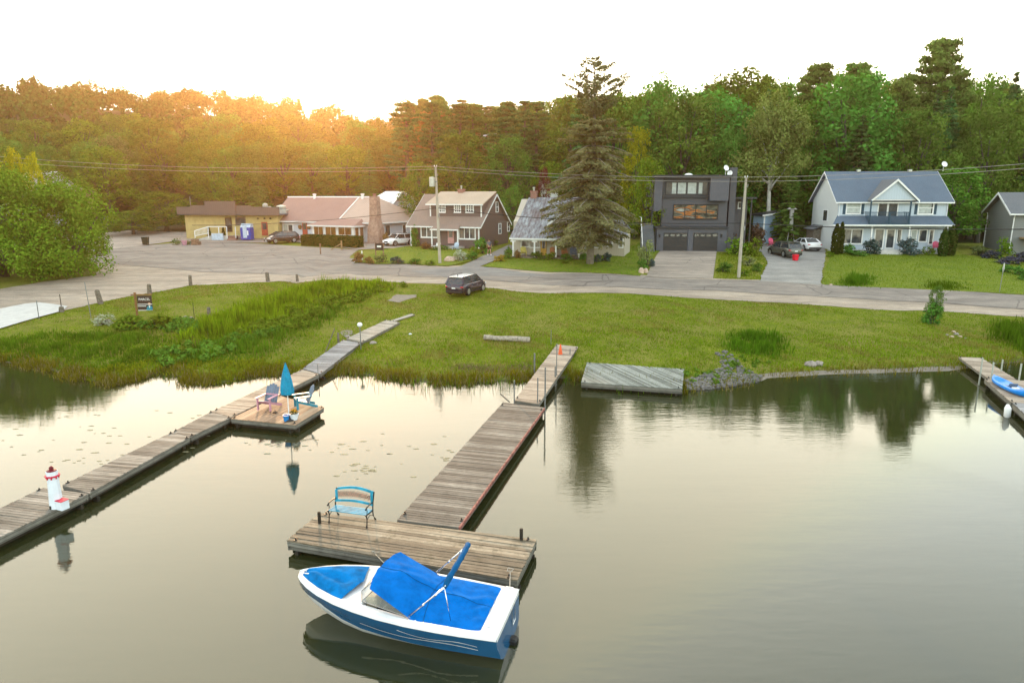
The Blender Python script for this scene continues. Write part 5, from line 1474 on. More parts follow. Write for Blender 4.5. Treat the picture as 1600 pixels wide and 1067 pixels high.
# ===== charcoal house with two garage doors
M['char'] = banded('charcoal_lap', (.065,.068,.085), (.03,.032,.04), .20, 'z', .10, var=.1)
M['char_panel'] = plain('charcoal_panel', (.085,.09,.112), .6, .08, 1.5)
M['char_trim'] = plain('charcoal_trim', (.03,.034,.04), .5, .1, 3)
M['garage'] = banded('garage_door_panel', (.022,.022,.024), (.008,.008,.009), .55, 'z', .05)
def char_house():
    h = House('house', 'modern flat roofed charcoal house with two black garage doors and two wide windows', (1025, 392.5), (1134, 393.5))
    R_ = h.root; yb = 2.6; D_ = 11
    def X(px, py=350, y=0): return h.f(px, py, y)[0]
    def Z(px, py, y=0): return h.f(px, py, y)[1]
    zg = Z(1080, 357)
    w = MB(); w.box(0, h.w, 0, yb+.1, -.8, zg-.02); w.build('garage_block', M['char_panel'], R_)
    m = MB(); m.box(-.25, h.w+.15, -.3, yb-.02, zg, zg+.18); m.build('garage_roof', M['char_trim'], R_)
    for a, b in ((1036.5,1073.5), (1083,1121)):
        rc = h.r(a, 364, b, 391.5); m = MB(); m.box(rc[0], rc[1], -.03, .01, rc[2], rc[3])
        gd = m.build('garage_door', M['garage'], R_)
        p = MB()
        for q in range(4):
            ww = (rc[1]-rc[0])/4; p.box(rc[0]+ww*(q+.15), rc[0]+ww*(q+.85), -.042, -.031, rc[3]-.42, rc[3]-.16)
        p.build('pane', M['win'], gd)
    m = MB(); rc = h.r(1074.5,362,1082,392); m.box(rc[0], rc[1], -.12, -.002, -.3, zg-.05); m.build('pillar', M['char_panel'], R_)
    # the two floors, set back
    xl, xr = X(1034, 330, yb), X(1136, 330, yb); zt = Z(1080, 274, yb)
    w = MB(); w.box(xl, xr, yb, yb+D_-2, -.8, zt-.3); w.build('wall', M['char'], R_)
    zu = Z(1080, 308, yb-.6)
    xa = X(1022, 300, yb-.2); 
    u = MB(); u.box(xa, X(1035,300,yb-.5), yb-.5, yb+D_-2.4, Z(1022,330,yb), zt-.3); u.build('left_bay', M['char_panel'], R_)
    x0, x1 = X(1035.5, 300, yb-.5), X(1110.5, 300, yb-.5)
    f_ = MB(); f_.box(x0, x1, yb-.5, yb-.005, zt-.62, zt-.3); f_.box(x0, x0+.22, yb-.5, yb-.005, zu, zt-.62); f_.box(x0+.22, x1, yb-.25, yb-.005, zu-.1, zu+.05); f_.build('window_surround', M['char_trim'], R_)
    b_ = MB(); b_.box(X(1109.5,300,yb-.9), X(1139,300,yb-.9), yb-.9, yb+3, Z(1125,314,yb-.9), zt-.302); b_.build('right_bay', M['char_panel'], R_)
    m = MB(); m.box(xa-.25, X(1145,276,yb-.9), yb-1.1, yb+D_-1.5, zt-.3, zt); m.build('flat_roof', M['char_trim'], R_)
    # windows
    rc = h.r(1041,285.5,1106,303.5,yb); h.win(rc, yb, frame='char_trim', bars=(4,0), curtain=[(.14,.24),(.28,.47),(.52,.72),(.78,.87)], fw=.12)
    rc = h.r(1053,321,1120.5,341.5,yb); h.win(rc, yb, frame='black', bars=(4,0), fw=.12, pane='win_room')
    # left entry deck with stair
    yd = 1.0
    zd = Z(1020, 351.5, yd)
    m = MB(); m.box(X(1016,350,yd)-.3, -.28, yd, yd+5, zd-.15, zd); m.build('entry_deck', M['old_wood'], R_)
    m = MB(); m.box(X(1022,330,yd+3), xl-.02, yd+3.0, yd+3.2, zd, Z(1022,326,yd+3)); m.build('entry_wall', M['dark_wood'], R_)
    dr = h.r(1024,328,1029,350,yd+3.0); door(h, (dr[0],dr[1],zd,zd+2.1), yd+2.98, 'black')
    st = MB(); n = 9; xs0, xs1 = X(1003,375,-.6), -.35
    for i in range(n): z_ = zd*(n-i)/n; st.box(xs0+.0, xs1, yd-.28*(i+1), yd-.28*i, -.6, z_-.02)
    st.build('stair', M['roof_grey'], R_)
    rl = MB()
    rl.tube([(xs0, yd-.28*n, .9), (xs0, yd, zd+.9), (xs0, yd+3, zd+.9)], .035, 5)
    for i in range(0, n+1, 2): rl.tube([(xs0, yd-.28*i, zd*(n-i)/n-.1), (xs0, yd-.28*i, zd*(n-i)/n+.9)], .03, 5)
    rl.build('stair_railing', M['white'], R_)
    for px in (1018.5, 1034): m = MB(); xx = X(px,340,yd); m.box(xx-.06, xx+.06, yd, yd+.12, zd, Z(px,322,yd)); m.build('entry_post', M['char_trim'], R_)
    # right wing, low porch roof
    yw = yb+2.6; xw0, xw1 = xr+.02, X(1172, 330, yw)
    m = MB(); m.box(xw0, xw1, yw+1.5, yw+6, -.6, Z(1160,312,yw)); m.build('right_wing', M['char'], R_)
    zp_ = Z(1160, 311, yw)
    m = MB(); m.box(xw0, xw1+.5, yw-1.0, yw+6.3, zp_+.0, zp_+.22); m.build('wing_roof', M['char_trim'], R_)
    for px in (1143, 1158, 1173): xx = X(px,340,yw-.9); m = MB(); m.box(xx-.08, xx+.08, yw-.9, yw-.74, -.4, zp_); m.build('wing_post', M['char_trim'], R_)
    rc = h.r(1154,317,1160,325,yw+1.5); h.win(rc, yw+1.5, frame='white', fw=.1)
    rc = h.r(1142,318,1148,334,yw+1.5); door(h, rc, yw+1.48, 'black')
    m = MB(); cx = X(1143.5, 300, yb+1.2); m.box(cx-.3, cx+.45, yb+.9, yb+1.7, 0, Z(1143, 262, yb+1.2)); m.build('chimney', M['char'], R_)
    dish(h, (X(1134,272,yb), yb+.2, zt), .34, .3); dish(h, (X(1141,277,yb), yb+.3, zt-.6), .32, -.5)
    m = MB(); m.blob((X(1076,273,yb+2), yb+2, zt), .55, .55, .3, 12, 8); m.build('skylight_dome', M['white'], R_)
    for px in (1030.5, 1127): rc = h.r(px-1.2,366,px+1.2,371); m = MB(); m.box(rc[0], rc[1], -.14, -.002, rc[2], rc[3]); m.build('wall_lamp', M['black'], R_)
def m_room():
    """an opaque pane painted like a living room: warm timber and pale daylight reflections"""
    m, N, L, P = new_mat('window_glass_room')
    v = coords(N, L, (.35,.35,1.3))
    r = ramp(N, L, noise(N, L, v, 1.6, 3, .5), [(.35, (.02,.02,.015)), (.45, (.10,.11,.09)), (.52, (.38,.13,.03)), (.58, (.05,.03,.02)), (.7, (.30,.32,.30))])  # pale stops put daylight reflections into the pane colour
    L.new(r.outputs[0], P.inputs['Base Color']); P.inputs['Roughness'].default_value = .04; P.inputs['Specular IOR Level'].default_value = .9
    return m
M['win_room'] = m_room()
char_house()

# ===== grey roofed cottage with a veranda
def m_metal_roof():
    m, N, L, P = new_mat('worn_ribbed_roof')
    sx = N.new('ShaderNodeSeparateXYZ'); L.new(coords(N, L), sx.inputs[0])
    fr = math_(N, L, 'FRACT', math_(N, L, 'MULTIPLY', sx.outputs[0], 1/.34))
    rib = ramp(N, L, fr, [(0, (1,1,1)), (.10, (1,1,1)), (.16, (0,0,0)), (.95, (0,0,0)), (1, (1,1,1))])
    n = noise(N, L, coords(N, L, (1.6,.5,.5)), 1.8, 7, .75)
    c = ramp(N, L, n, [(.36, (.055,.04,.045)), (.46, (.13,.13,.15)), (.55, (.21,.235,.26)), (.66, (.34,.39,.41))])
    patch = ramp(N, L, noise(N, L, coords(N, L), .35, 4, .6), [(.5, (0,0,0)), (.62, (1,1,1))])
    c2 = mixc(N, L, c.outputs[0], (.085,.055,.055), math_(N, L, 'MULTIPLY', patch.outputs[0], .75))
    L.new(mixc(N, L, c2, (.30,.33,.35), math_(N, L, 'MULTIPLY', rib.outputs[0], .4)), P.inputs['Base Color'])
    P.inputs['Roughness'].default_value = .5; P.inputs['Metallic'].default_value = .25
    bump(N, L, P, rib.outputs[0], .8, .04); return m
M['roof_worn'] = m_metal_roof()
M['cream'] = banded('cream_boards', (.45,.41,.34), (.33,.30,.25), .25, 'x', .08)
M['yellow'] = plain('yellow_paint', (.55,.33,.06), .6, .15, 3)
def cottage():
    h = House('house', 'small cream cottage with a steep worn metal roof, veranda posts and a yellow door', (799, 403), (914, 406.5))
    R_ = h.root; yv = 2.4; D_ = 9.5; W_ = h.w
    def X(px, py=350, y=0): return h.f(px, py, y)[0]
    def Z(px, py, y=0): return h.f(px, py, y)[1]
    ze = Z(850, 372.5, -.1); yk = yv+.6; zk = Z(850, 340, yk); yr = yv+3.6; zr = Z(870, 308.5, yr)
    xl, xr = X(801, 385, yv), X(911, 385, yv)
    w = MB(); w.prism([(yv,-.6),(D_,-.6),(D_,ze+.3),(yr,zr-.2),(yk,zk-.2),(yv,zk-.45)], 'x', xl+.1, xr-.1); w.build('wall', M['cream'], R_)
    l2, r2 = X(826,309,yr), X(925,309,yr)
    # lower pitch over the veranda, steeper pitch above it
    h.slab('veranda_roof', [(X(796,372,-.1),-.1,ze),(X(912,374,-.1),-.1,ze),(X(915,340,yk),yk,zk),(X(812,337,yk),yk,zk)], .1, 'roof_worn')
    h.slab('roof', [(X(812,337,yk),yk,zk+.003),(X(915,340,yk),yk,zk+.003),(r2,yr,zr),(l2,yr,zr)], .1, 'roof_worn')
    h.slab('roof', [(l2,yr,zr-.003),(r2,yr,zr-.003),(X(915,340,yk),D_+.4,ze+.5),(X(812,337,yk),D_+.4,ze+.5)], .1, 'roof_worn')
    gutter(h, (X(796,372,-.1),-.102,ze), (X(912,374,-.1),-.102,ze))
    m = MB(); m.box(X(799,380,.1), X(911,380,.1), .1, yv, ze-.3, ze-.2); m.build('veranda_ceiling', M['white'], R_)
    fl = MB(); fl.box(X(799,380,0), X(912,380,0), 0, yv+.02, -.5, .22); fl.build('veranda_floor', M['old_wood'], R_)
    for px in (801.5, 835, 868.5, 905):
        xx = X(px, 385, .05); m = MB(); m.box(xx-.08, xx+.08, .05, .2, .2, ze-.22); m.box(xx-.3, xx+.3, .08, .16, ze-.45, ze-.28); m.build('veranda_post', M['white'], R_)
    # gablet
    yg = 1.0; a, b, c = h.f(857,349.5,yg), h.f(919,349.5,yg), h.f(888,325,yg)
    kl = (zk-ze)/(yk+.1); ku = (zr-zk)/(yr-yk)
    def yro(z): return (z-ze)/kl-.1 if z < zk else yk+(z-zk)/ku
    m = MB(); m.prism([(a[0]+.15,a[1]),(b[0]-.15,b[1]),(c[0],c[1]-.15)], 'y', yg, yg+.1); m.build('gablet', M['cream'], R_)
    for sgn, e in ((1,a),(-1,b)):
        pts = [(e[0]-.1*sgn, yg-.2, e[1]-.08), (c[0], yg-.2, c[1]), (c[0], yro(c[1])+.3, c[1]+.003), (e[0]-.1*sgn, yro(e[1])+.3, e[1]-.02)]
        h.slab('gablet_roof', pts if sgn > 0 else pts[::-1], .1, 'roof_worn')
        m = MB(); q = [(e[0]-.12*sgn,e[1]-.32),(e[0]-.12*sgn,e[1]-.06),(c[0],c[1]+.02),(c[0],c[1]-.24)]
        m.prism(q, 'y', yg-.24, yg-.205); m.build('barge_board', M['white'], R_)
    orn = MB(); orn.blob((c[0], yg-.03, c[1]-.75), .16, .02, .16, 10, 6); orn.build('gable_ornament', M['alu'], R_)
    # front wall features
    h.win(h.r(815,376.5,826,385,yv), yv, fw=.1); h.win(h.r(829,376.5,843,386,yv), yv, fw=.1, bars=(2,0))
    rc = h.r(845,375,854,397.5,yv); door(h, (rc[0],rc[1],.22,rc[3]), yv, 'yellow')
    wr = MB(); c0 = h.f(887,381,yv)
    for q in range(12): a0 = q*.5236; wr.tube([(c0[0]+.3*math.cos(a0), yv-.08, c0[1]+.3*math.sin(a0)), (c0[0]+.3*math.cos(a0+.5236), yv-.08, c0[1]+.3*math.sin(a0+.5236))], .10, 5)
    wr.build('wreath', M['leaf_b'], R_)
    h.win(h.r(901,376,913,387,yv), yv, fw=.1, bars=(2,0))
    chimney(h, X(834,300,yr), yr+.1, zr-1.2, Z(834,299,yr), .7, .6)
    # wing to the right behind the spruce
    x0, x1 = xr-.1, X(979, 380, yv+3); z_ = Z(945, 366, yv+1.2)
    w = MB(); w.box(x0, x1, yv+1.2, D_-.5, -.6, z_); w.build('wing', M['cream'], R_)
    h.slab('wing_roof', [(x0,yv+.8,z_-.05),(x1+.4,yv+.8,z_-.05),(x1-.6,D_*.62,z_+1.6),(x0,D_*.62,z_+1.6)], .1, 'roof_worn')
    h.slab('wing_roof', [(x0,D_*.62,z_+1.597),(x1-.6,D_*.62,z_+1.597),(x1+.4,D_,z_-.05),(x0,D_,z_-.05)], .1, 'roof_worn')
    w = MB(); w.prism([(yv+1.2,z_-.02),(D_-.5,z_-.02),(D_*.62,z_+1.5)], 'x', x0, x1-.62); w.build('wing_gable', M['cream'], R_)
    h.win(h.r(926,372,934,386,yv+1.2), yv+1.2, fw=.1, bars=(2,0)); h.win(h.r(950,370,956,384,yv+1.2), yv+1.2, fw=.1); h.win(h.r(968,366,973,386,yv+1.2), yv+1.2, fw=.1)
    return h
CT = cottage()

# ===== brown house with dormer
M['sid_brown'] = banded('brown_lap', (.115,.085,.082), (.05,.038,.036), .18, 'z', .12)
def brown_house():
    pR = gp(749, 389); yaw = -R(22); wl_ = 0
    # the left front corner lies on the sight line of pixel 642
    d = ray(642, 385); 
    t = None
    ux, uy = math.cos(yaw), math.sin(yaw)
    # pR + s*(-u) on the vertical plane through the camera and pixel 642
    s_ = (pR.x*d.y-pR.y*d.x)/(ux*d.y-uy*d.x)
    pL = (pR.x-ux*s_, pR.y-uy*s_, pR.z)
    h = House('house', 'dark brown house with white trimmed windows and a wide shed dormer', pL, (pR.x, pR.y, pR.z))
    R_ = h.root; W_ = h.w
    def X(px, py=350, y=0): return h.f(px, py, y)[0]
    def Z(px, py, y=0): return h.f(px, py, y)[1]
    D_ = 9.5; ze = Z(749, 352); yr = D_*.5; zr = Z(778, 304.5, yr)
    for _ in range(1): pass
    w = MB(); w.prism([(0,-.6),(D_,-.6),(D_,ze+.1),(yr,zr-.15),(0,ze)], 'x', 0, W_); w.build('wall', M['sid_brown'], R_)
    k = (zr-ze)/yr; ov = .4
    h.slab('roof', [(-ov,-ov,ze-k*ov+.1),(W_+ov,-ov,ze-k*ov+.1),(W_+ov,yr,zr+.1),(-ov,yr,zr+.1)], .12, 'roof_brown')
    h.slab('roof', [(-ov,yr,zr+.097),(W_+ov,yr,zr+.097),(W_+ov,D_+ov,ze-k*ov+.1),(-ov,D_+ov,ze-k*ov+.1)], .12, 'roof_brown')
    for xx in (-ov-.03, W_+ov):
        m = MB(); m.prism([(-ov,ze-k*ov-.12),(-ov,ze-k*ov+.12),(yr,zr+.12),(D_+ov,ze-k*ov+.12),(D_+ov,ze-k*ov-.12),(yr,zr-.12)], 'x', xx, xx+.03); m.build('barge_board', M['white'], R_)
    gutter(h, (-ov,-ov-.002,ze-k*ov+.1), (W_+ov,-ov-.002,ze-k*ov+.1))
    # dormer
    yd = 1.15; dl, dr_ = X(672,325,yd), X(752.5,325,yd); zd = Z(712, 318.5, yd); zb = ze+k*yd-.2
    m = MB(); m.prism([(yd,zb),(yd,zd),(yr,zr+.25),(yr,zb)], 'x', dl, dr_); m.build('dormer', M['sid_brown'], R_)
    h.slab('dormer_roof', [(dl-.4,yd-.45,zd-.02),(dr_+.4,yd-.45,zd-.02),(dr_+.4,yr+.2,zr+.42),(dl-.4,yr+.2,zr+.42)], .12, 'roof_tan')
    gutter(h, (dl-.4,yd-.452,zd-.02), (dr_+.4,yd-.452,zd-.02))
    for a, b in ((687,695),(711,719),(729,739)): h.win(h.r(a,320.5,b,331,yd), yd, bars=(3,3), fw=.13)
    for s_ in (dl+.05, dr_-.05): m = MB(); m.box(s_-.08, s_+.08, yd-.04, yd+.04, zb, zd-.05); m.build('corner_board', M['white'], R_)
    for s_ in (.06, W_-.06): m = MB(); m.box(s_-.08, s_+.08, -.04, .04, 0, ze-.05); m.build('corner_board', M['white'], R_)
    h.win(h.r(659,354,683,370), bars=(3,0), fw=.14); h.win(h.r(718,355.5,742,372.5), bars=(3,0), fw=.14)
    rc = h.r(700,359,709.5,380.5); door(h, rc, -.02, 'door_pink')
    a, b = h.r(672,351,716,358,-1.3)[:2]; z0 = Z(695,358,-1.3); z1 = Z(695,350,0)
    h.slab('door_hood', [(a,-1.3,z0),(b,-1.3,z0),(b-.3,-.01,z1),(a+.3,-.01,z1)], .1, 'roof_brown')
    gutter(h, (a,-1.302,z0), (b,-1.302,z0))
    for xx in (a+.15, b-.15): m = MB(); m.box(xx-.07, xx+.07, -1.25, -1.1, -.2, z0-.1); m.build('hood_post', M['white'], R_)
    m = MB(); m.box(a-.2, b+.2, -1.6, -.03, -.5, .28); m.build('front_step', M['concrete'], R_)
    chimney(h, X(721,300,yr), yr, zr-1, Z(721,296,yr), .75, .65)
    # right gable windows
    def side_win(px0, py0, px1, py1):
        # solve the y of a pixel on the plane x = W_
        def yz(px, py):
            dd = ray(px, py); ox = h.a.x+h.ux*W_; oy = h.a.y+h.uy*W_
            t = (ox*h.ux+oy*h.uy)/(dd.x*h.ux+dd.y*h.uy); p = dd*t
            return ((p.x-ox)*(-h.uy)+(p.y-oy)*h.ux, CAM_H+p.z-h.z)
        A, B = yz(px0, py1), yz(px1, py0)
        h.win((A[0], B[0], A[1], B[1]), side=W_+.03, fw=.10, bars=(1,2))
    side_win(774.5,316.5,777.5,331); side_win(779,350,782,365); side_win(792.5,348,795,361)
    return h
M['roof_tan'] = shingle('tan_shingles', (.30,.23,.17), (.44,.36,.28))
M['door_pink'] = plain('rosy_door', (.50,.28,.27), .5, .15, 3)
BR = brown_house()

# ===== long white bungalow with a sun porch and a stone chimney
M['sid_white'] = banded('white_lap', (.55,.57,.64), (.38,.40,.46), .2, 'z', .1)
M['roof_rib'] = banded('ribbed_light_roof', (.40,.30,.25), (.20,.13,.11), .38, 'x', .18, var=.25)
M['red_door'] = plain('brick_red_door', (.36,.06,.035), .5, .2, 3)
def bungalow():
    h = House('house', 'long low white bungalow with a rosy roof, a glazed sun porch and a red door', (432, 371), (590, 380))
    R_ = h.root; W_ = h.w
    def X(px, py=350, y=0): return h.f(px, py, y)[0]
    def Z(px, py, y=0): return h.f(px, py, y)[1]
    D_ = 11.5; ze = Z(500, 345); yr = D_*.5; zr = Z(520, 308.5, yr); ov = .6; k = (zr-ze)/yr
    w = MB(); w.box(0, W_, 0, D_, -.8, ze); w.build('wall', M['sid_white'], R_)
    lr, rr_ = X(450,309,yr), X(590,306,yr)
    xm = X(548,330,2.5)
    z0 = ze-k*ov*.3
    h.slab('roof', [(-ov,-ov,z0),(xm,-ov,z0),(xm-.9,yr,zr),(lr,yr,zr)], .12, 'roof_rose')
    h.slab('roof', [(xm,-ov,z0+.002),(W_+ov,-ov,z0+.002),(rr_,yr,zr+.002),(xm-.9,yr,zr+.002)], .12, 'roof_rib')
    h.slab('roof', [(W_+ov,-ov,z0),(W_+ov,D_+ov,z0),(rr_,yr,zr)], .12, 'roof_rib')
    h.slab('roof', [(lr,yr,zr-.002),(rr_,yr,zr-.002),(W_+ov,D_+ov,z0),(-ov,D_+ov,z0)], .12, 'roof_rose')
    h.slab('roof', [(-ov,-ov,z0-.003),(lr,yr,zr-.003),(-ov,D_+ov,z0-.003)], .12, 'roof_rose')
    m = MB(); m.tube([(lr,yr,zr+.02),(rr_,yr,zr+.02)], .14, 6); m.build('ridge_cap', M['white'], R_)
    m = MB(); m.tube([(xm,-ov,z0+.05),(xm-.9,yr,zr+.05)], .09, 5); m.build('roof_seam', M['white'], R_)
    gutter(h, (-ov,-ov-.002,z0), (W_+ov,-ov-.002,z0)); gutter(h, (W_+ov+.002,-ov,z0), (W_+ov+.002,D_+ov,z0))
    for px in (491, 566): xx = X(px,310,yr-.4); m = MB(); m.lathe([(.2,-.3),(.2,.35),(.28,.37),(.28,.5),(.05,.55)], 10, (xx, yr-.3, zr)); m.build('roof_vent', M['white'], R_)
    # sun porch
    yp = -2.3; a, b = X(489,360,yp), X(553,365,yp); zp_ = Z(520, 351, yp); 
    m = MB(); m.box(a, b, yp, -.01, -.6, .75); m.build('porch_wall', M['sid_white'], R_)
    m = MB(); m.box(a, b, yp, -.01, zp_-.35, zp_-.12)
    for px in (489.5, 507, 527, 551): xx = X(px,362,yp); m.box(xx-.13, xx+.13, yp, yp+.16, .75, zp_-.35)
    m.box(b-.12, b, yp+1.05, yp+1.25, .75, zp_-.35); m.box(b-.12, b, -.2, -.01, .75, zp_-.35)
    m.build('porch_frame', M['white'], R_)
    for p0, p1 in ((491,505),(509,525),(529,549)): h.win(h.r(p0,353,p1,367,yp+.06), yp+.06, fw=.05, pane='win_warm', bars=(2,0))
    h.win((yp+.25, yp+1.0, .8, zp_-.4), side=b-.03, fw=.05, pane='win_warm'); h.win((yp+1.3, -.25, .8, zp_-.4), side=b-.03, fw=.05, pane='win_warm')
    h.slab('porch_roof', [(a-.5,yp-.5,zp_-.1),(b+.5,yp-.5,zp_-.1),(b-.2,-.2,ze+.35),(a+.8,-.2,ze+.35)], .12, 'roof_rose')
    h.slab('porch_roof', [(b+.5,yp-.5,zp_-.102),(b+.5,-.2,zp_-.102),(b-.2,-.2,ze+.348)], .12, 'roof_rose')
    gutter(h, (a-.5,yp-.502,zp_-.1), (b+.5,yp-.502,zp_-.1)); gutter(h, (b+.502,yp-.5,zp_-.1), (b+.502,-.2,zp_-.1))
    h.win(h.r(443.5,351.5,457.5,361), bars=(2,0), fw=.12, curtain=[(0,.5)])
    rc = h.r(473,347.5,480.5,368); door(h, rc, -.02, 'red_door')
    for px in (470.5, 484): c = h.f(px, 355); m = MB(); m.blob((c[0], -.25, c[1]), .28, .25, .3, 8, 6, .2); m.build('hanging_basket', M['leaf_r'], R_)
    # right side wall openings
    h.win((1.8,2.9,.9,2.3), side=W_+.03, fw=.08); h.win((6.0,6.8,1.0,2.2), side=W_+.03, fw=.08)
    # broad stone chimney on the front right corner
    cb = h.r(577,306,595,382,-.7); cx = (cb[0]+cb[1])/2
    ct = Z(584, 307, -.3)
    m = MB(); v = []
    for z, hw, hd in ((-.6,1.0,.7),(1.9,.92,.65),(3.2,.62,.5),(ct,.55,.42)):
        v += [(cx-hw,-.6-hd,z),(cx+hw,-.6-hd,z),(cx+hw,-.6+hd,z),(cx-hw,-.6+hd,z)]
    f = [(3,2,1,0),(12,13,14,15)]+[(i*4+j, i*4+(j+1)%4, i*4+4+(j+1)%4, i*4+4+j) for i in range(3) for j in range(4)]
    m.add(v, f); c_ = m.build('chimney', M['stonework'], R_)
    m = MB(); m.lathe([(.2,0),(.2,.3),(.25,.3),(.25,.36)], 8, (cx,-.6,ct)); m.build('chimney_pot', M['brick'], c_)
    # higher back wing with a pale roof
    y2 = D_+3
    xa, xb = X(592,305,y2), X(628,305,y2); zt = Z(605,299,y2)
    m = MB(); m.box(xa, xb, D_+.1, y2+4, 0, zt-1.6); m.build('back_wing', M['sid_white'], R_)
    h.slab('back_wing_roof', [(xa-.5,D_-.1,zt-1.9),(xb+.5,D_-.1,zt-1.9),(xb-.4,y2+1,zt),(xa+.6,y2+1,zt)], .12, 'white')
    h.slab('back_wing_roof', [(xa+.6,y2+1,zt-.003),(xb-.4,y2+1,zt-.003),(xb+.5,y2+5,zt-1.9),(xa-.5,y2+5,zt-1.9)], .12, 'white')
    return h
BG = bungalow()

# ===== yellow shop with a stepped dark parapet
M['shop_yellow'] = plain('yellow_render', (.46,.36,.16), .85, .12, 1.2)
M['shop_dark'] = banded('dark_parapet_boards', (.13,.095,.085), (.06,.045,.04), .28, 'x', .15, var=.3)
M['ice_blue'] = plain('ice_chest_blue', (.03,.06,.36), .4, .15, 3)
M['ice_pale'] = plain('ice_chest_pale', (.45,.55,.68), .5, .15, 4)
def shop():
    h = House('shop', 'low yellow shop with a dark stepped board parapet and a white railed ramp', (292, 373.5), (436, 373.5), cat='shop')
    R_ = h.root; W_ = h.w; D_ = 9
    def X(px, py=350, y=0): return h.f(px, py, y)[0]
    def Z(px, py, y=0): return h.f(px, py, y)[1]
    zt = Z(350, 336)
    w = MB(); w.box(0, W_, 0, D_, -.8, zt); w.build('wall', M['shop_yellow'], R_)
    yp = -1.0
    def pr(x0, y0, x1, y1, yy, th=.14, name='parapet'):
        rc = h.r(x0, y0, x1, y1, yy); m = MB(); m.box(rc[0], rc[1], yy, yy+th, rc[2], rc[3]); m.build(name, M['shop_dark'], R_)
    pr(276,323.5,298,335,yp-.02); pr(298,321,321,336,yp); pr(320,314.5,367.5,336.5,yp-.16); pr(367.5,321.5,392,336.5,yp); pr(392,323.5,436,336.8,yp-.01)
    m = MB(); m.box(X(277,330,yp), X(436,330,yp), yp+.14, D_, zt+.0, zt+.18); m.build('flat_roof', M['roof_grey'], R_)
    # openings
    door(h, h.r(352.5,340,362.5,362.5), -.01, 'dark_wood'); h.win(h.r(369,340,383,351), fw=.1, frame='old_wood'); door(h, h.r(409,347,418.5,368), -.01, 'red_door')
    # ramp railing, sloping
    rl = MB(); yr_ = -2.0
    def P3(px, py): q = h.f(px, py, yr_); return (q[0], yr_, q[1])
    rl.tube([P3(303.5,361), P3(325,354.5), P3(354,354.5)], .06, 5); rl.tube([P3(304.5,369), P3(326,364.5)], .05, 5)
    for i in range(12): t = i/11; rl.tube([P3(304+t*21, 361-6.5*t), P3(305+t*21, 369.5-4.5*t)], .03, 4)
    for px in (304,325,341.5,354,367.5): rl.tube([P3(px, 354.5 if px > 310 else 361), P3(px+1, 372)], .06, 5)
    rl.build('ramp_railing', M['white'], R_)
    m = MB(); a = X(326,370,yr_); b = X(367,370,yr_); m.box(a, b, yr_+.05, -.02, -.5, .55); m.prism([(X(304,370,yr_),-.5),(a,-.5),(a,.55),(X(304,370,yr_),-.05)], 'y', yr_+.05, -.6); m.build('ramp', M['concrete'], R_)
    m = MB(); m.box(X(331,365,-2.15), X(349,365,-2.15), -2.3, -2.2, 0, .95); m.build('pale_panel', M['ice_pale'], R_)
    rc = h.r(354.5,363,368,372.5,-2.2); m = MB()
    for q in range(4): m.box(rc[0], rc[1], -2.3+q*.3, -1.95, -.4, .15+q*.15)
    m.build('entrance_steps', M['brick'], R_)
    for px in (403.5, 414, 423): c = h.f(px, 341.5); m = MB(); m.lathe([(.12,-.1),(.18,.0),(.06,.12)], 8, (c[0], -.18, c[1])); m.build('wall_lamp', M['black'], R_)
    # kitchen vents on the roof
    for px, py, w_, hh in ((413,309,.5,1.6),(420,313,.7,.8),(438,311,.9,1.2)):
        xx = X(px,py,3); m = MB(); m.box(xx-w_, xx+w_, 2.5, 3.8, zt+.1, zt+hh*.6, bev=.05); m.lathe([(w_*.7,0),(w_*.8,.3),(w_*.8,.5),(.1,.7)], 10, (xx, 3.1, zt+hh*.6)); m.build('roof_vent', M['alu'], R_)
    m = MB(); m.tube([(X(293,330,0), 1, zt), (X(293,330,0), 1, Z(293,307,1))], .05, 5); m.build('roof_mast', M['post_metal'], R_)
    m = MB(); m.box(X(409,369,-1), X(424,369,-1), -1.2, -.02, -.4, .12); m.build('door_step', M['brick'], R_)
    return h
SH = shop()
def ice_chest():
    a = SH; c = a.r(375,350,391,371.5,-2.6)
    root = thing('ice_chest', 'blue and white bagged ice chest standing against the yellow shop', 'ice chest', a.root.matrix_basis @ Vector(((c[0]+c[1])/2, -2.6, 0)), a.yaw)
    w = (c[1]-c[0])/2; z = c[3]
    m = MB(); m.box(-w, w, .0, 1.2, .05, z*.78, bev=.06); m.build('body', M['ice_blue'], root)
    m = MB(); m.prism([(-.02,z*.78),(1.2,z*.78),(1.2,z*1.0),(.5,z*1.0)], 'x', -w*.95, w*.95); m.build('lid', M['ice_pale'], root)
    m = MB(); m.box(-w*.45, w*.3, -.04, -.01, z*.15, z*.95, bev=.01); m.build('front_panel', M['ice_pale'], root)
    m = MB(); m.box(w*.35, w*.6, -.03, -.01, z*.3, z*.6); m.build('front_decal', M['toy_white'], root)
ice_chest()

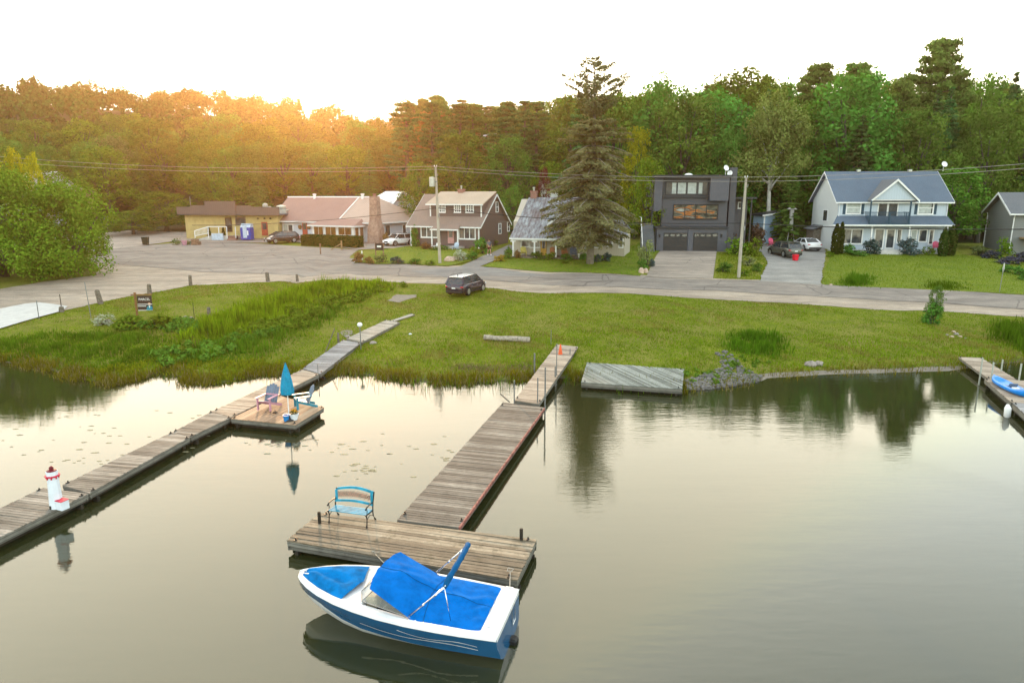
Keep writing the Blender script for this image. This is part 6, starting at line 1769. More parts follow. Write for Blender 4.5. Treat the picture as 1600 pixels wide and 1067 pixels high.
# ===== grey sided house at the right edge
def grey_house():
    N_ = gp(1576, 397.5); d = ray(1538, 380); L_ = 8.5
    # back corner 8.5 m away on the sight line of pixel 1538
    A = Vector((N_.x, N_.y)); e = Vector((d.x, d.y)).normalized(); t = A.dot(e); off = (A-e*t).length; tt = t+math.sqrt(max(0, L_*L_-off*off))
    B = e*tt; side = (B-A).normalized(); yaw = math.atan2(side.y, side.x)-math.pi/2
    h = House('house', 'grey sided house cut off by the right edge, with a timber balcony', (N_.x, N_.y, N_.z), (N_.x+14*math.cos(yaw), N_.y+14*math.sin(yaw), N_.z))
    R_ = h.root; D_ = L_; W_ = 14
    ze = h.f(1584,331)[1]; yr = D_/2
    dpk = ray(1564,302); ox, oy = h.a.x-h.uy*yr, h.a.y+h.ux*yr
    zr = CAM_H+dpk.z*(math.hypot(ox, oy)/math.hypot(dpk.x, dpk.y))-h.z
    w = MB(); w.prism([(0,-.6),(D_,-.6),(D_,ze),(yr,zr-.15),(0,ze)], 'x', 0, W_); w.build('wall', M['sid_grey'], R_)
    k = (zr-ze)/yr; ov = .6
    h.slab('roof', [(-ov,-ov,ze-k*ov+.1),(W_+ov,-ov,ze-k*ov+.1),(W_+ov,yr,zr+.1),(-ov,yr,zr+.1)], .14, 'roof_grey')
    h.slab('roof', [(-ov,yr,zr+.097),(W_+ov,yr,zr+.097),(W_+ov,D_+ov,ze-k*ov+.1),(-ov,D_+ov,ze-k*ov+.1)], .14, 'roof_grey')
    m = MB(); m.prism([(-ov,ze-k*ov-.16),(-ov,ze-k*ov+.12),(yr,zr+.12),(D_+ov,ze-k*ov+.12),(D_+ov,ze-k*ov-.16),(yr,zr-.16)], 'x', -ov-.04, -ov-.005); m.build('barge_board', M['white'], R_)
    gutter(h, (-ov,-ov-.002,ze-k*ov+.1), (W_+ov,-ov-.002,ze-k*ov+.1))
    m = MB(); m.tube([(-.1,-.5,ze-.3),(-.02,-.12,ze-.7),(-.05,-.12,.1)], .06, 6); m.build('downpipe', M['white'], R_)
    m = MB(); m.tube([(-.05,D_+.3,ze-.3),(-.05,D_+.05,ze-.7),(-.05,D_+.05,.1)], .06, 6); m.build('downpipe', M['white'], R_)
    zb = h.f(1590,372,-2.2)[1]
    m = MB(); m.box(.8, W_, -2.3, -.01, zb-.2, zb); m.build('balcony_floor', M['yellow_wood'], R_)
    m = MB(); m.box(.8, W_, -2.3, -2.22, zb+.9, zb+1.0); m.box(.8, .9, -2.22, -.01, zb+.9, zb+1.0)
    for i in range(30): xx = .85+i*.42; m.box(xx, xx+.07, -2.29, -2.23, zb, zb+.9)
    m.build('balcony_railing', M['yellow_wood'], R_)
    for xx in (1.0, 5.0): m = MB(); m.box(xx, xx+.14, -2.2, -2.06, -.4, zb-.2); m.build('balcony_post', M['yellow_wood'], R_)
    h.win((3.0,5.0,zb+.3,zb+2.0), fw=.1, bars=(2,0)); h.win((2.5,5.0,.3,1.9), fw=.1, bars=(2,0))
    m = MB(); m.tube([(2.2,1.2,ze+k*1.2),(2.2,1.2,ze+k*1.2+2.2)], .05, 6); m.tube([(1.9,1.2,ze+k*1.2+1.5),(2.5,1.2,ze+k*1.2+1.5)], .03, 5); m.tube([(1.7,1.2,ze+k*1.2+.1),(2.7,1.2,ze+k*1.2+.1)], .05, 5); m.build('roof_antenna', M['white'], R_)
M['sid_grey'] = banded('grey_lap', (.20,.215,.22), (.10,.11,.115), .22, 'z', .12)
M['yellow_wood'] = plain('pressure_treated_wood', (.30,.20,.10), .8, .25, 5)
grey_house()

# ===== small blue shed, fences, far buildings
def shed():
    h = House('shed', 'small pale blue shed with a slanting dark roof behind the grey car', (1193, 371), (1225, 371), cat='shed')
    h.a = atY(1193, 352, 96); h.b = atY(1226, 352, 96); h.yaw = 0; h.ux, h.uy = 1, 0; h.w = h.b.x-h.a.x; h.z = h.a.z; R_ = h.root; R_.location = h.a; R_.rotation_euler = (0,0,0)
    def q(px, py): return h.f(px, py)
    a, b, c, d = q(1193,352), q(1226,352), q(1226,333), q(1193,338)
    m = MB(); g = tz(h.a.x, h.a.y)-h.z-.3; m.prism([(a[0],g),(b[0],g),(c[0],c[1]),(d[0],d[1])], 'y', 0, 4); m.build('wall', M['shed_blue'], R_)
    m = MB(); m.prism([(d[0]-.25,d[1]),(c[0]+.5,c[1]+.08),(c[0]+.5,c[1]+.32),(d[0]-.25,d[1]+.24)], 'y', -.3, 4.3); m.build('roof', M['char_trim'], R_)
    m = MB(); m.prism([(d[0]-.25,d[1]-.02),(c[0]+.5,c[1]+.06),(c[0]+.5,c[1]+.26),(d[0]-.25,d[1]+.18)], 'y', -.36, -.305); m.build('fascia', M['white'], R_)
    for xx in (a[0]-.03, b[0]-.15): m = MB(); m.box(xx, xx+.18, -.05, -.003, g, c[1]-.3); m.build('corner_board', M['white'], R_)
M['shed_blue'] = plain('shed_blue', (.25,.36,.50), .6, .08, 2)
shed()
def fence(pts, label, hgt, mat='old_wood', name='fence', post_=True, boards=True, top_px=None):
    A = gp(*pts[0]); B = gp(*pts[1]); L_ = math.hypot(B.x-A.x, B.y-A.y); yaw = math.atan2(B.y-A.y, B.x-A.x)
    root = thing(name, label, 'fence', A, yaw)
    n = int(L_/.16); m = MB(); rr = random.Random(3)
    for i in range(n):
        x = i*.16; g = tz(A.x+math.cos(yaw)*x, A.y+math.sin(yaw)*x)-A.z
        m.box(x+.005, x+.15, 0, .03, g-.1, g+hgt+rr.uniform(-.03,.03))
    m.build('boards', M[mat], root)
    k = int(L_/2.2)+1
    for i in range(k+1):
        x = L_*i/k; g = tz(A.x+math.cos(yaw)*x, A.y+math.sin(yaw)*x)-A.z
        p = MB(); p.box(x-.06, x+.06, .035, .15, g-.2, g+hgt+.1); p.build('fence_post', M[mat], root)
    return root
M['fence_brown'] = plain('brown_fence_wood', (.24,.15,.10), .85, .3, 5)
fence(((1186,374),(1226,373)), 'brown board fence under the blue shed', 1.6, 'fence_brown')
fence(((1265,377),(1282,377)), 'reddish board fence section left of the blue roofed house', 1.6, 'fence_brown')
def simple_house(name, label, px0, px1, ptop, peave, Y, D_, wallm, roofm, cat='house'):
    a = atY(px0, peave, Y); b = atY(px1, peave, Y); g = tz((a.x+b.x)/2, Y)
    root = thing(name, label, cat, (a.x, Y, g), 0)
    W_ = b.x-a.x; ze = a.z-g; zr = atY((px0+px1)/2, ptop, Y+D_/2).z-g
    m = MB(); m.prism([(0,-1),(D_,-1),(D_,ze),(D_/2,zr-.1),(0,ze)], 'x', 0, W_); m.build('wall', M[wallm], root)
    for pts in ([(-.4,-.4,ze),(W_+.4,-.4,ze),(W_+.4,D_/2,zr),(-.4,D_/2,zr)], [(-.4,D_/2,zr-.003),(W_+.4,D_/2,zr-.003),(W_+.4,D_+.4,ze),(-.4,D_+.4,ze)]):
        n = 4; q = MB(); q.add([tuple(p) for p in pts]+[(p[0],p[1],p[2]-.12) for p in pts], [(0,1,2,3),(7,6,5,4)]+[(i,4+i,4+(i+1)%4,(i+1)%4) for i in range(4)]); q.build('roof', M[roofm], root)
    for t in (.2,.6):
        w = MB(); w.box(W_*t, W_*t+1.0, -.05, .0, ze*.35, ze*.75); f = w.build('window', M['white'], root); p = MB(); p.box(W_*t+.08, W_*t+.92, -.06, -.052, ze*.35+.08, ze*.75-.08); p.build('pane', M['win'], f)
    return root
M['roof_pale'] = shingle('pale_grey_roof', (.34,.34,.33), (.5,.49,.47))
simple_house('house', 'pale roofed white house half hidden behind the big bush at the far left', 22, 62, 268, 290, 118, 9, 'sid_white', 'roof_pale')
simple_house('house', 'whitish house with a pale metal roof at the left picture edge', -70, 14, 296, 350, 88, 8, 'sid_white', 'roof_pale')
simple_house('garage', 'low brown roofed shed beyond the big bush at the far left', 84, 114, 294, 301, 125, 6, 'fence_brown', 'roof_brown', cat='garage')
simple_house('house', 'white gable glimpsed behind the copper tree and the cottage roof', 846, 872, 282, 296, 118, 6, 'white', 'roof_brown')
simple_house('house', 'house with a long flat pale roof edge showing among the trees above the brown house', 752, 806, 209, 214, 168, 8, 'fence_brown', 'roof_pale')
# ------------------------------------------------------------------ vehicles
M['tyre'] = plain('tyre_rubber', (.012,.012,.013), .85, .2, 8)
M['rim'] = plain('alloy_rim', (.5,.5,.52), .3, .1, 8, metal=.8)
M['car_glass'] = glass('car_glass', (.018,.022,.025), .03)
M['lamp_red'] = plain('red_lamp_lens', (.40,.01,.015), .25, .1, 5, coat=.5)
M['lamp_clear'] = plain('clear_lamp_lens', (.6,.62,.65), .15, .1, 5, coat=.5)
M['plate'] = plain('plate_white', (.7,.72,.75), .4, .05, 5)
M['trim_black'] = plain('black_plastic_trim', (.02,.02,.021), .6, .15, 6)
def make_car(label, paint, roofm, loc, yaw, kind='suv', name='parked_car', s=1.0, cat='car'):
    root = thing(name, label, cat, loc, yaw); root.scale = (s, s, s)
    P = dict(suv=dict(L=4.55, W=1.86, H=1.66, belt=.98, nose=.80, cowl=1.02, xw0=1.30, xw1=.55, xr1=-1.75, xr0=-2.16, tail=.98, wb=(1.38,-1.32), wr=.35),
             sedan=dict(L=4.65, W=1.84, H=1.44, belt=.90, nose=.68, cowl=.93, xw0=1.25, xw1=.35, xr1=-1.0, xr0=-1.75, tail=.98, wb=(1.40,-1.35), wr=.33),
             hatch=dict(L=4.4, W=1.80, H=1.52, belt=.90, nose=.70, cowl=.98, xw0=1.45, xw1=.45, xr1=-1.55, xr0=-2.05, tail=.92, wb=(1.35,-1.25), wr=.33))[kind]
    L2, W2 = P['L']/2, P['W']/2
    xs = [L2, L2-.06, L2-.25, L2-.7, P['xw0'], .3, -.8, -1.5, -L2+.45, -L2+.12, -L2+.02]
    def top(x): return float(np.interp(x, [-L2, -L2+.1, P['xr0'], P['xw0'], L2-.6, L2-.15, L2], [P['tail']-.12, P['tail'], P['tail']+.0, P['cowl'], P['nose']+.12, P['nose'], P['nose']-.18]))
    def wid(x): return W2*float(np.interp(abs(x), [0, L2-.9, L2-.35, L2-.08, L2], [1, 1, .95, .86, .76]))
    rows = []
    for x in xs:
        t, w = top(x), wid(x); lo = .24 if abs(x) < L2-.1 else .36
        rows.append([(x,0,lo-.02),(x,w*.86,lo),(x,w*.97,lo+.12),(x,w,.58),(x,w*.985,t-.12 if t > .7 else t-.05),(x,w*.93,t-.03),(x,w*.6,t+.02),(x,0,t+.035)])
    b = MB(); k = 8
    for sg in (1, -1):
        base = len(b.v)
        for r in rows: b.v += [(q[0], sg*q[1], q[2]) for q in r]
        for i in range(len(rows)-1):
            for j in range(k-1):
                f = (base+i*k+j, base+i*k+j+1, base+(i+1)*k+j+1, base+(i+1)*k+j); b.f.append(f[::-1] if sg > 0 else f)
        for i, fl_ in ((0, 0), (len(rows)-1, 1)):
            f = tuple(base+i*k+j for j in range(k)); b.f.append(f if (sg > 0) != bool(fl_) else f[::-1])
    b.build('body', M[paint], root, smooth=True)
    # greenhouse
    zb, H = P['belt']-.02, P['H']
    def cabin(x0, x1, x2, x3, wB, wT, z0, z1): # rear base, rear top, front top, front base
        return [(x3,wB*.95,P['cowl']),(x2,wT,z1),(x1,wT*.97,z1-.03),(x0,wB*.93,P['tail'])]
    wB, wT = W2*.93, W2*.72
    fb, ft, rt, rb = (P['xw0'],wB*.93,P['cowl']), (P['xw1'],wT,H-.06), (P['xr1'],wT*.96,H-.09), (P['xr0'],wB*.93,P['tail'])
    side = [(P['xw0']-.25,wB*1.0,zb+.03),(P['xw1']-.02,wT+.01,H-.08),(P['xr1']+.05,wT*.97+.01,H-.11),(P['xr0']+.22,wB*.99,zb+.03)]
    m = lambda p: (p[0], -p[1], p[2])
    g = MB(); g.quad(fb, ft, m(ft), m(fb)); g.build('windscreen', M['car_glass'], root)
    g = MB(); g.quad(m(rb), m(rt), rt, rb); g.build('rear_window', M['car_glass'], root)
    for sg in (1, -1):
        q = [(p[0], sg*p[1], p[2]) for p in (fb, ft, rt, rb)]
        g = MB(); g.add(q if sg < 0 else q[::-1], [(0,1,2,3)])
        g.build('side_window', M['car_glass'], root)
        pil = MB()
        pil.tube([q[0], q[1]], [.045,.03], 6); pil.tube([q[1], q[2]], [.03,.035], 6); pil.tube([q[2], q[3]], [.07,.08] if kind != 'sedan' else [.05,.09], 6)
        xm = (P['xw1']+P['xr1'])/2+.1; pil.tube([(xm, sg*(wB*.985), zb), (xm, sg*(wT+.01), H-.08)], .028, 6)
        pil.build('pillars', M[paint], root)
        dl = MB(); dl.box(-1.15, 1.15, sg*(W2+.004)-.004, sg*(W2+.004)+.004, .27, .36); dl.build('side_sill', M['trim_black'], root)
        mr = MB(); mr.blob((P['xw0']-.35, sg*(W2+.08), zb+.10), .10, .11, .08, 8, 6); mr.build('side_mirror', M[paint], root, smooth=True)
        for xx in (.25, -.75): dh = MB(); dh.box(xx-.09, xx+.09, sg*(W2*1.0)-.02, sg*(W2*1.0)+.025, .76, .79); dh.build('door_handle', M['chrome'], root)
        for (x, nm, mt, zz, dx_) in ((L2-.16,'headlight','lamp_clear',P['nose']-.10,.16), (-L2+.12,'tail_light','lamp_red',P['tail']-.20,.14)):
            a = MB(); a.blob((x, sg*wid(x)*.84, zz), dx_, .17, .085, 10, 6); a.build(nm, M[mt], root, smooth=True)
    rf = MB(); n = 8
    for i in range(n+1):
        t = i/n; x = P['xw1']+.03+(P['xr1']-.06-P['xw1'])*t
        for y in (-1,-.8,-.4,0,.4,.8,1): rf.v.append((x, y*(wT+.02), H-.07+.07*(1-abs(y)**2.5)*(.55+.45*math.sin(math.pi*t))-(.02 if i in (0,n) else 0)))
    for i in range(n):
        for j in range(6): a = i*7+j; rf.f.append((a, a+1, a+8, a+7))
    rf.build('roof', M[roofm], root, smooth=True)
    if kind == 'suv':
        for sg in (1, -1): r_ = MB(); r_.tube([(P['xw1']-.1, sg*wT*.93, H-.02),(P['xw1']-.3, sg*wT*.93, H+.03),(P['xr1']+.3, sg*wT*.93, H+.03),(P['xr1']+.1, sg*wT*.93, H-.03)], .018, 5); r_.build('roof_rail', M['trim_black'], root)
        sp = MB(); sp.prism([(P['xr1']+.08,H-.06),(P['xr1']-.16,H-.09),(P['xr1']-.14,H-.13),(P['xr1']+.05,H-.12)], 'y', -wT*.9, wT*.9); sp.build('spoiler', M[roofm], root)
    fn = MB(); fn.blob((P['xr1']+.25, 0, H+.02), .10, .03, .06, 6, 4); fn.build('aerial', M['black'], root)
    for x in P['wb']:
        for sg in (1, -1):
            w = MB(); Mx = Matrix.Translation((x, sg*(W2-.10), P['wr'])) @ Matrix.Rotation(math.pi/2, 4, 'X')
            w.lathe([(P['wr']*.7,-.11),(P['wr']*.95,-.11),(P['wr'],-.08),(P['wr'],.08),(P['wr']*.95,.11),(P['wr']*.7,.11)], 18, M=Mx)
            wo = w.build('wheel', M['tyre'], root, smooth=False)
            r_ = MB(); 
            r_.lathe([(P['wr']*.66,-.06),(P['wr']*.68,.115),(P['wr']*.60,.118)], 16, M=Mx if sg < 0 else Matrix.Translation((x, sg*(W2-.10), P['wr'])) @ Matrix.Rotation(-math.pi/2, 4, 'X'))
            r_.build('rim', M['rim'], wo)
            ar = MB(); Mx2 = Matrix.Translation((x, sg*(W2+.0), P['wr'])) @ Matrix.Rotation(math.pi/2, 4, 'X')
            nn = 12; v = []
            for q in range(nn+1):
                an = -.15+(math.pi+.3)*q/nn
                for r2 in (P['wr']*1.04, P['wr']*1.22):
                    for yy in (-.03, .012): v.append((r2*math.cos(an), r2*math.sin(an), yy*-sg))
            ar.add(v, [(q*4, q*4+1, q*4+5, q*4+4) for q in range(nn)]+[(q*4+1, q*4+3, q*4+7, q*4+5) for q in range(nn)]+[(q*4+3, q*4+2, q*4+6, q*4+7) for q in range(nn)]+[(q*4, q*4+4, q*4+6, q*4+2) for q in range(nn)], Mx2)
            ar.build('wheel_arch', M['trim_black'], root)
    bp = MB(); bp.box(-L2-.03, -L2+.10, -W2*.78, W2*.78, .28, .46, bev=.03); bp.build('rear_bumper', M['trim_black'], root)
    bp = MB(); bp.box(L2-.10, L2+.03, -W2*.72, W2*.72, .28, .44, bev=.03); bp.build('front_bumper', M['trim_black'], root)
    gr_ = MB(); gr_.box(L2-.06, L2+.005, -W2*.42, W2*.42, .48, P['nose']-.12, bev=.015); gr_.build('grille', M['trim_black'], root)
    pl = MB(); zz = P['tail']-.30 if kind != 'sedan' else .62; pl.box(-L2-.02, -L2+.03, -.16, .16, zz-.05, zz+.05); pl.build('licence_plate', M['plate'], root)
    pl = MB(); pl.box(L2+.03, L2+.045, -.16, .16, .34, .44); pl.build('licence_plate', M['plate'], root)
    return root
M['paint_navy'] = plain('dark_plum_paint', (.022,.014,.030), .25, .1, 1, bmp=0, coat=.8)
M['paint_dark'] = plain('dark_brown_car_paint', (.035,.022,.022), .25, .1, 1, bmp=0, coat=.8)
M['paint_white'] = plain('white_car_paint', (.70,.71,.74), .25, .04, 1, bmp=0, coat=.6)
M['paint_olive'] = plain('grey_olive_car_paint', (.10,.105,.09), .28, .08, 1, bmp=0, metal=.4, coat=.6)
def place_car(px, py, *a, dz=.06, **k):
    p = gp(px, py); return p
# dark suv on the shore lawn: rear left wheel and front right wheel set its heading
c = gp(728, 460); make_car('dark plum suv with a pale roof parked on the shore lawn beside the road', 'paint_navy', 'paint_white', (c.x, c.y+.6, tz(c.x, c.y+.6)-.02), math.atan2(4.3, 1.9), 'suv')
c = gp(441, 380); make_car('dark hatchback parked on the forecourt beside the hedge', 'paint_dark', 'paint_dark', (c.x, c.y, tz(c.x, c.y)+.05), R(226), 'hatch', s=1.05)
c = gp(623, 384); make_car('white suv parked beside the stone chimney', 'paint_white', 'paint_white', (c.x, c.y, tz(c.x, c.y)+.05), R(230), 'suv', s=.95)
c = gp(1225, 400.5); make_car('grey green suv on the stone drive seen from behind, red bin at its corner', 'paint_olive', 'paint_olive', (c.x, c.y, tz(c.x, c.y)+.03), R(100), 'suv', s=1.05)
c = gp(1259, 391); make_car('white sedan on the stone drive seen from behind', 'paint_white', 'paint_white', (c.x, c.y, tz(c.x, c.y)+.03), R(92), 'sedan', s=1.05)
# ------------------------------------------------------------------ poles and wires
M['pole_wood'] = planks('utility_pole_wood', [(.25, (.20,.18,.15)), (.6, (.36,.33,.28)), (1.0, (.50,.46,.40))], 9.0, 'z', grain=(6,6,.4), gap=0, stain=.2)
def upole(base, top, label, extra=None):
    b = gp(*base); t = atY(top[0], top[1], b.y)
    root = thing('utility_pole', label, 'utility pole', b)
    d = Vector((t.x-b.x, 0, t.z-b.z))
    m = MB(); m.tube([d*-.03, d*.5, d], [.17,.14,.11], 10); m.build('pole', M['pole_wood'], root)
    m = MB(); 
    for q in (.02, .10): m.lathe([(.04,0),(.055,.05),(.035,.08),(.05,.13),(.02,.17)], 8, (d.x+(q-.06)*3, 0, d.z-.05))
    m.build('insulators', M['white'], root)
    m = MB(); m.tube([d*.9+Vector((.12,-.1,0)), d*.9+Vector((.22,-.1,.3))], .03, 5); m.box(d.x*.5+.08, d.x*.5+.2, -.16, -.02, d.z*.5-.2, d.z*.5+.2); m.build('bracket', M['post_metal'], root)
    return root, b, t
r1, b1, t1 = upole((687.5,412.5), (680.5,260), 'utility pole with a grey transformer can, in front of the brown house')
m = MB(); dz = t1.z-b1.z; m.lathe([(.05,-.5),(.29,-.48),(.30,.40),(.22,.46),(.05,.50)], 14, ((t1.x-b1.x)*.86-.42, -.1, dz*.845)); m.build('transformer', M['alu'], r1)
m = MB(); m.box((t1.x-b1.x)*.86-.3, (t1.x-b1.x)*.86+.1, -.12, -.02, dz*.845-.05, dz*.845+.05); m.build('transformer_bracket', M['post_metal'], r1)
r2, b2, t2 = upole((1154,434), (1166,277), 'bare leaning utility pole between the garage drive and the stone drive')
M['wire'] = plain('weathered_wire', (.30,.28,.26), .5, .1, 2)
M['wire_dark'] = plain('black_cable', (.02,.02,.02), .6, .1, 2)
def wire(P0, P1, sag, label, r=.018, mat='wire'):
    n = 22; pts = []
    for i in range(n+1):
        t = i/n; p = P0.lerp(P1, t); p.z -= sag*4*t*(1-t); pts.append(p)
    m = MB(); m.tube(pts, r, 4); tag(m.build('overhead_wire', M[mat]), label, 'wire')
PL = atY(-90, 236, 96); PR = atY(1780, 240, 46)
for i, dz in enumerate((0, -.30)):
    v = Vector((0, 0, dz)); nm = ('upper', 'lower')[i]
    wire(PL+v*2.2, t1+v, 1.0, nm+' power wire running left from the transformer pole')
    wire(t1+v, t2+v*1.3, .35, nm+' power wire between the two utility poles')
    wire(t2+v*1.3, PR+v, .35, nm+' power wire running right from the leaning pole')
k1 = b1.lerp(t1, .58); k2 = b2.lerp(t2, .55)
wire(atY(300, 352, 88), k1, .5, 'dark telephone cable left of the transformer pole', .03, 'wire_dark')
wire(k1, k2, .55, 'dark telephone cable between the two utility poles', .035, 'wire_dark')
wire(k2, atY(1780, 356, 48), .3, 'dark telephone cable right of the leaning pole', .035, 'wire_dark')
wire(atY(1030,349,80), atY(780,346,80), .3, 'thin service cable drooping past the cottage roof', .012)

# ------------------------------------------------------------------ posts on the left lawn
def stump(px, ytop, ybot, label, r=.16, lean=0.0, group='old timber bollards along the gravel'):
    b = gp(px, ybot); h = atY(px, ytop, b.y).z-b.z
    rr = random.Random(int(px)); m = MB()
    m.tube([(0,0,-.2),(lean*.4,0,h*.4),(lean*.9,.02,h*.93),(lean,.02,h)], [r,r*.95,r*.85,r*.5], 8)
    m.tube([(-.02,-r*.5,h*.6),(lean*.9,-r*.5,h*1.02)], [r*.5,r*.3], 6)
    o = m.build('bollard', M['old_wood']); o.location = b; tag(o, label, 'bollard', group)
stump(158, 453, 475, 'leaning timber bollard right of the tall metal stake', .22, -.25)
stump(234, 444, 459.5, 'short timber bollard straight above the estate sign', .2)
stump(298, 430, 446, 'pointed timber bollard at the grass edge, third from the concrete ramp', .17)
stump(419, 425.5, 440, 'thick timber bollard left of the two by the tall weeds', .2, -.08)
stump(465, 428.5, 440.5, 'slim timber bollard closest to the tall weeds', .14, -.05)
stump(327, 480, 498, 'timber bollard standing alone in the left lawn among weeds', .15, group=None)
stump(96.5, 479, 487.5, 'low stump at the corner of the concrete ramp', .2)
post(61, 470, 498, 'thin grey stake at the lower edge of the concrete ramp', r=.03, deck=False)
post(96, 460, 481, 'thin brown stake at the upper corner of the concrete ramp', r=.03, mat='dark_wood', deck=False)
post(142.5, 441, 497, 'tallest grey metal stake on the left lawn', r=.03, deck=False, lean=(-.15,0))
post(304, 472, 501, 'thin rusty rod left of the lone lawn bollard', r=.018, mat='dark_wood', deck=False)
# estate sign: brown board hanging from a timber arm
def estate_sign():
    b = gp(214.5, 493); H = atY(211, 458, b.y).z-b.z
    root = thing('hanging_sign', 'brown hanging sign board with white lettering and a small portrait, in the left lawn', 'sign', b, R(6))
    M['sign_brown'] = plain('sign_dark_brown', (.035,.02,.016), .5, .15, 3)
    M['sign_post'] = plain('sign_post_wood', (.20,.10,.04), .8, .25, 5)
    m = MB(); m.box(-.06,.06,-.06,.06,-.3,H); m.box(-.09,.09,-.09,.09,H,H+.04); m.build('post', M['sign_post'], root)
    m = MB(); m.box(-.3,1.22,-.04,.04,H-.16,H-.08); m.build('arm', M['sign_post'], root)
    bd = MB(); x0,x1,z0,z1 = .12,1.18,H-1.34,H-.20; bd.box(x0,x1,-.02,.02,z0,z1); board = bd.build('board', M['sign_brown'], root)
    m = MB(); m.box(x0,x1,-.03,-.021,z0,z0+.04); m.box(x0,x1,-.03,-.021,z0+.46,z0+.50); m.box(x0,x0+.60,-.03,-.021,z0+.32,z0+.36); m.build('rule_lines', M['white'], board)
    def text(s, size, x, z, mat, nm='lettering'):
        cu = D.curves.new(nm, 'FONT'); cu.body = s; cu.size = size; cu.extrude = .004; cu.align_x = 'CENTER'
        tmp = D.objects.new('tmp', cu); COL.objects.link(tmp)
        bpy.context.view_layer.update()
        me = D.meshes.new_from_object(tmp.evaluated_get(bpy.context.evaluated_depsgraph_get()))
        D.objects.remove(tmp)
        me.materials.clear(); me.materials.append(mat)
        o = D.objects.new(nm, me); COL.objects.link(o); o.parent = board
        o.location = (x, -.028, z); o.rotation_euler = (math.pi/2, 0, 0); return o
    text('PARCEL', .24, (x0+x1)/2, z1-.36, M['white'])
    # portrait panel: head, white collar and blue suit as flat print
    m = MB(); cx = x1-.20; m.lathe([(.10,0),(.10,.006)], 14, M=Matrix.Translation((cx, -.022, z0+.50)) @ Matrix.Rotation(math.pi/2, 4, 'X')); m.build('portrait_head', M['skin_print'], board)
    m = MB(); m.prism([(cx-.24,z0+.0),(cx+.2,z0+.0),(cx+.2,z0+.26),(cx+.06,z0+.38),(cx-.06,z0+.38),(cx-.22,z0+.24)], 'y', -.030, -.023); m.build('portrait_suit', M['teal'], board)
    m = MB(); m.prism([(cx-.05,z0+.36),(cx+.05,z0+.36),(cx,z0+.16)], 'y', -.036, -.031); m.build('portrait_shirt', M['white'], board)
M['skin_print'] = plain('printed_skin', (.50,.30,.22), .6, .1, 3)
estate_sign()
# lamp with white globe by the left dock
b = gp(564, 546); H = atY(564, 505, b.y).z-b.z
root = thing('garden_lamp', 'thin garden lamp with a small white globe beside the left dock', 'lamp', b)
m = MB(); m.tube([(0,0,-.2),(0,0,H-.2)], .03, 6); m.build('pole', M['post_metal'], root)
m = MB(); m.blob((0,0,H-.1), .17,.17,.15, 12, 8); m.build('globe', M['white'], root, smooth=True)
a = gp(506, 553); t = atY(523, 513, a.y)
m = MB(); m.tube([a-Vector((0,0,.1)), t], .03, 6); tag(m.build('leaning_pole', M['old_wood']), 'pale pole leaning to the right beside the left dock', 'pole')
post(529, 520, 536, 'short grey post at the left edge of the left dock on the grass', r=.07, mat='old_wood', deck=False)
# log, boulders, rubble
a, b = gp(756, 531), gp(828, 534.5); a.z += .16; b.z += .16
m = MB(); rr = random.Random(2); n = 8
m.tube([a.lerp(b, i/n)+Vector((0,0,rr.uniform(-.02,.02))) for i in range(n+1)], [.17+rr.uniform(-.02,.02) for _ in range(n+1)], 10)
tag(m.build('log', plain('pale_log', (.34,.30,.25), .9, .3, 6, bmp=.5), smooth=True), 'long pale log lying on the grass left of the ramp', 'log')
M['rock'] = stone('field_stone', (.14,.12,.11), (.36,.32,.30), 2.5)
M['rock_pink'] = stone('pink_boulder', (.32,.22,.17), (.60,.47,.40), 2)
M['rock_grey'] = stone('grey_rubble', (.05,.048,.045), (.19,.18,.175), 5)
def rock(px, py, wpx, label, mat='rock', hf=.6, seed=0, group=None, cat='boulder', name='boulder'):
    p = gp(px, py); w = wpx*p.y/FPX/2; rr = random.Random(seed+int(px)); m = MB()
    m.blob((0,0,w*hf*.35), w, w*.8, w*hf, 9, 6, .16, rr)
    o = m.build(name, M[mat]); o.location = p; tag(o, label, cat, group); return o
rock(1266, 571, 19, 'larger pale boulder at the water edge, left of a pair')
rock(1279, 570, 15, 'smaller pale boulder at the water edge, right of a pair')
rock(702, 409, 16, 'pinkish boulder right of the transformer pole foot', 'rock_pink', .8)
rock(711, 407, 14, 'second pinkish boulder in the flower bed by the transformer pole', 'rock_pink', .7)
rock(1002, 427, 9, 'tall pinkish boulder at the corner of the garage drive', 'rock_pink', 1.5)
rock(1009, 426, 8, 'paler boulder behind the tall one at the garage drive corner', 'rock_pink', 1.3)
rock(168, 505, 15, 'grey rock among the white flowers in the left lawn')
rock(290, 497, 9, 'grey rock left of the lone lawn bollard', 'rock'); rock(299, 498, 8, 'flat grey rock just left of the lone lawn bollard', 'rock')
rock(543, 527, 9, 'flat rock between dock and grass left of the garden lamp'); rock(583, 537, 12, 'flat rock under the right edge of the left dock')
RING = ['leftmost', 'second from left, nearer', 'third, pale', 'fifth, darker', 'rightmost', 'topmost']
for i, (px, py, w) in enumerate([(1480,524,6),(1487,527,7),(1494,523,8),(1500,527,7),(1508,529,5),(1490,519,6)]):
    rock(px, py, w, 'small stone of the ring above the right hand gangway, '+RING[i], 'rock_pink' if i % 2 else 'rock', group='stones in the small ring', cat='stone', name='stone')
rock(552, 411, 6, 'white stone at the left tip of the front flower bed', 'toy_white', cat='stone', name='stone'); rock(1298, 446, 6, 'pale stone at the lawn corner by the stone drive', 'rock_pink', cat='stone', name='stone')
rock(641, 522.5, 5, 'small pale stone in the lawn right of the left dock', 'toy_white', cat='stone', name='stone')
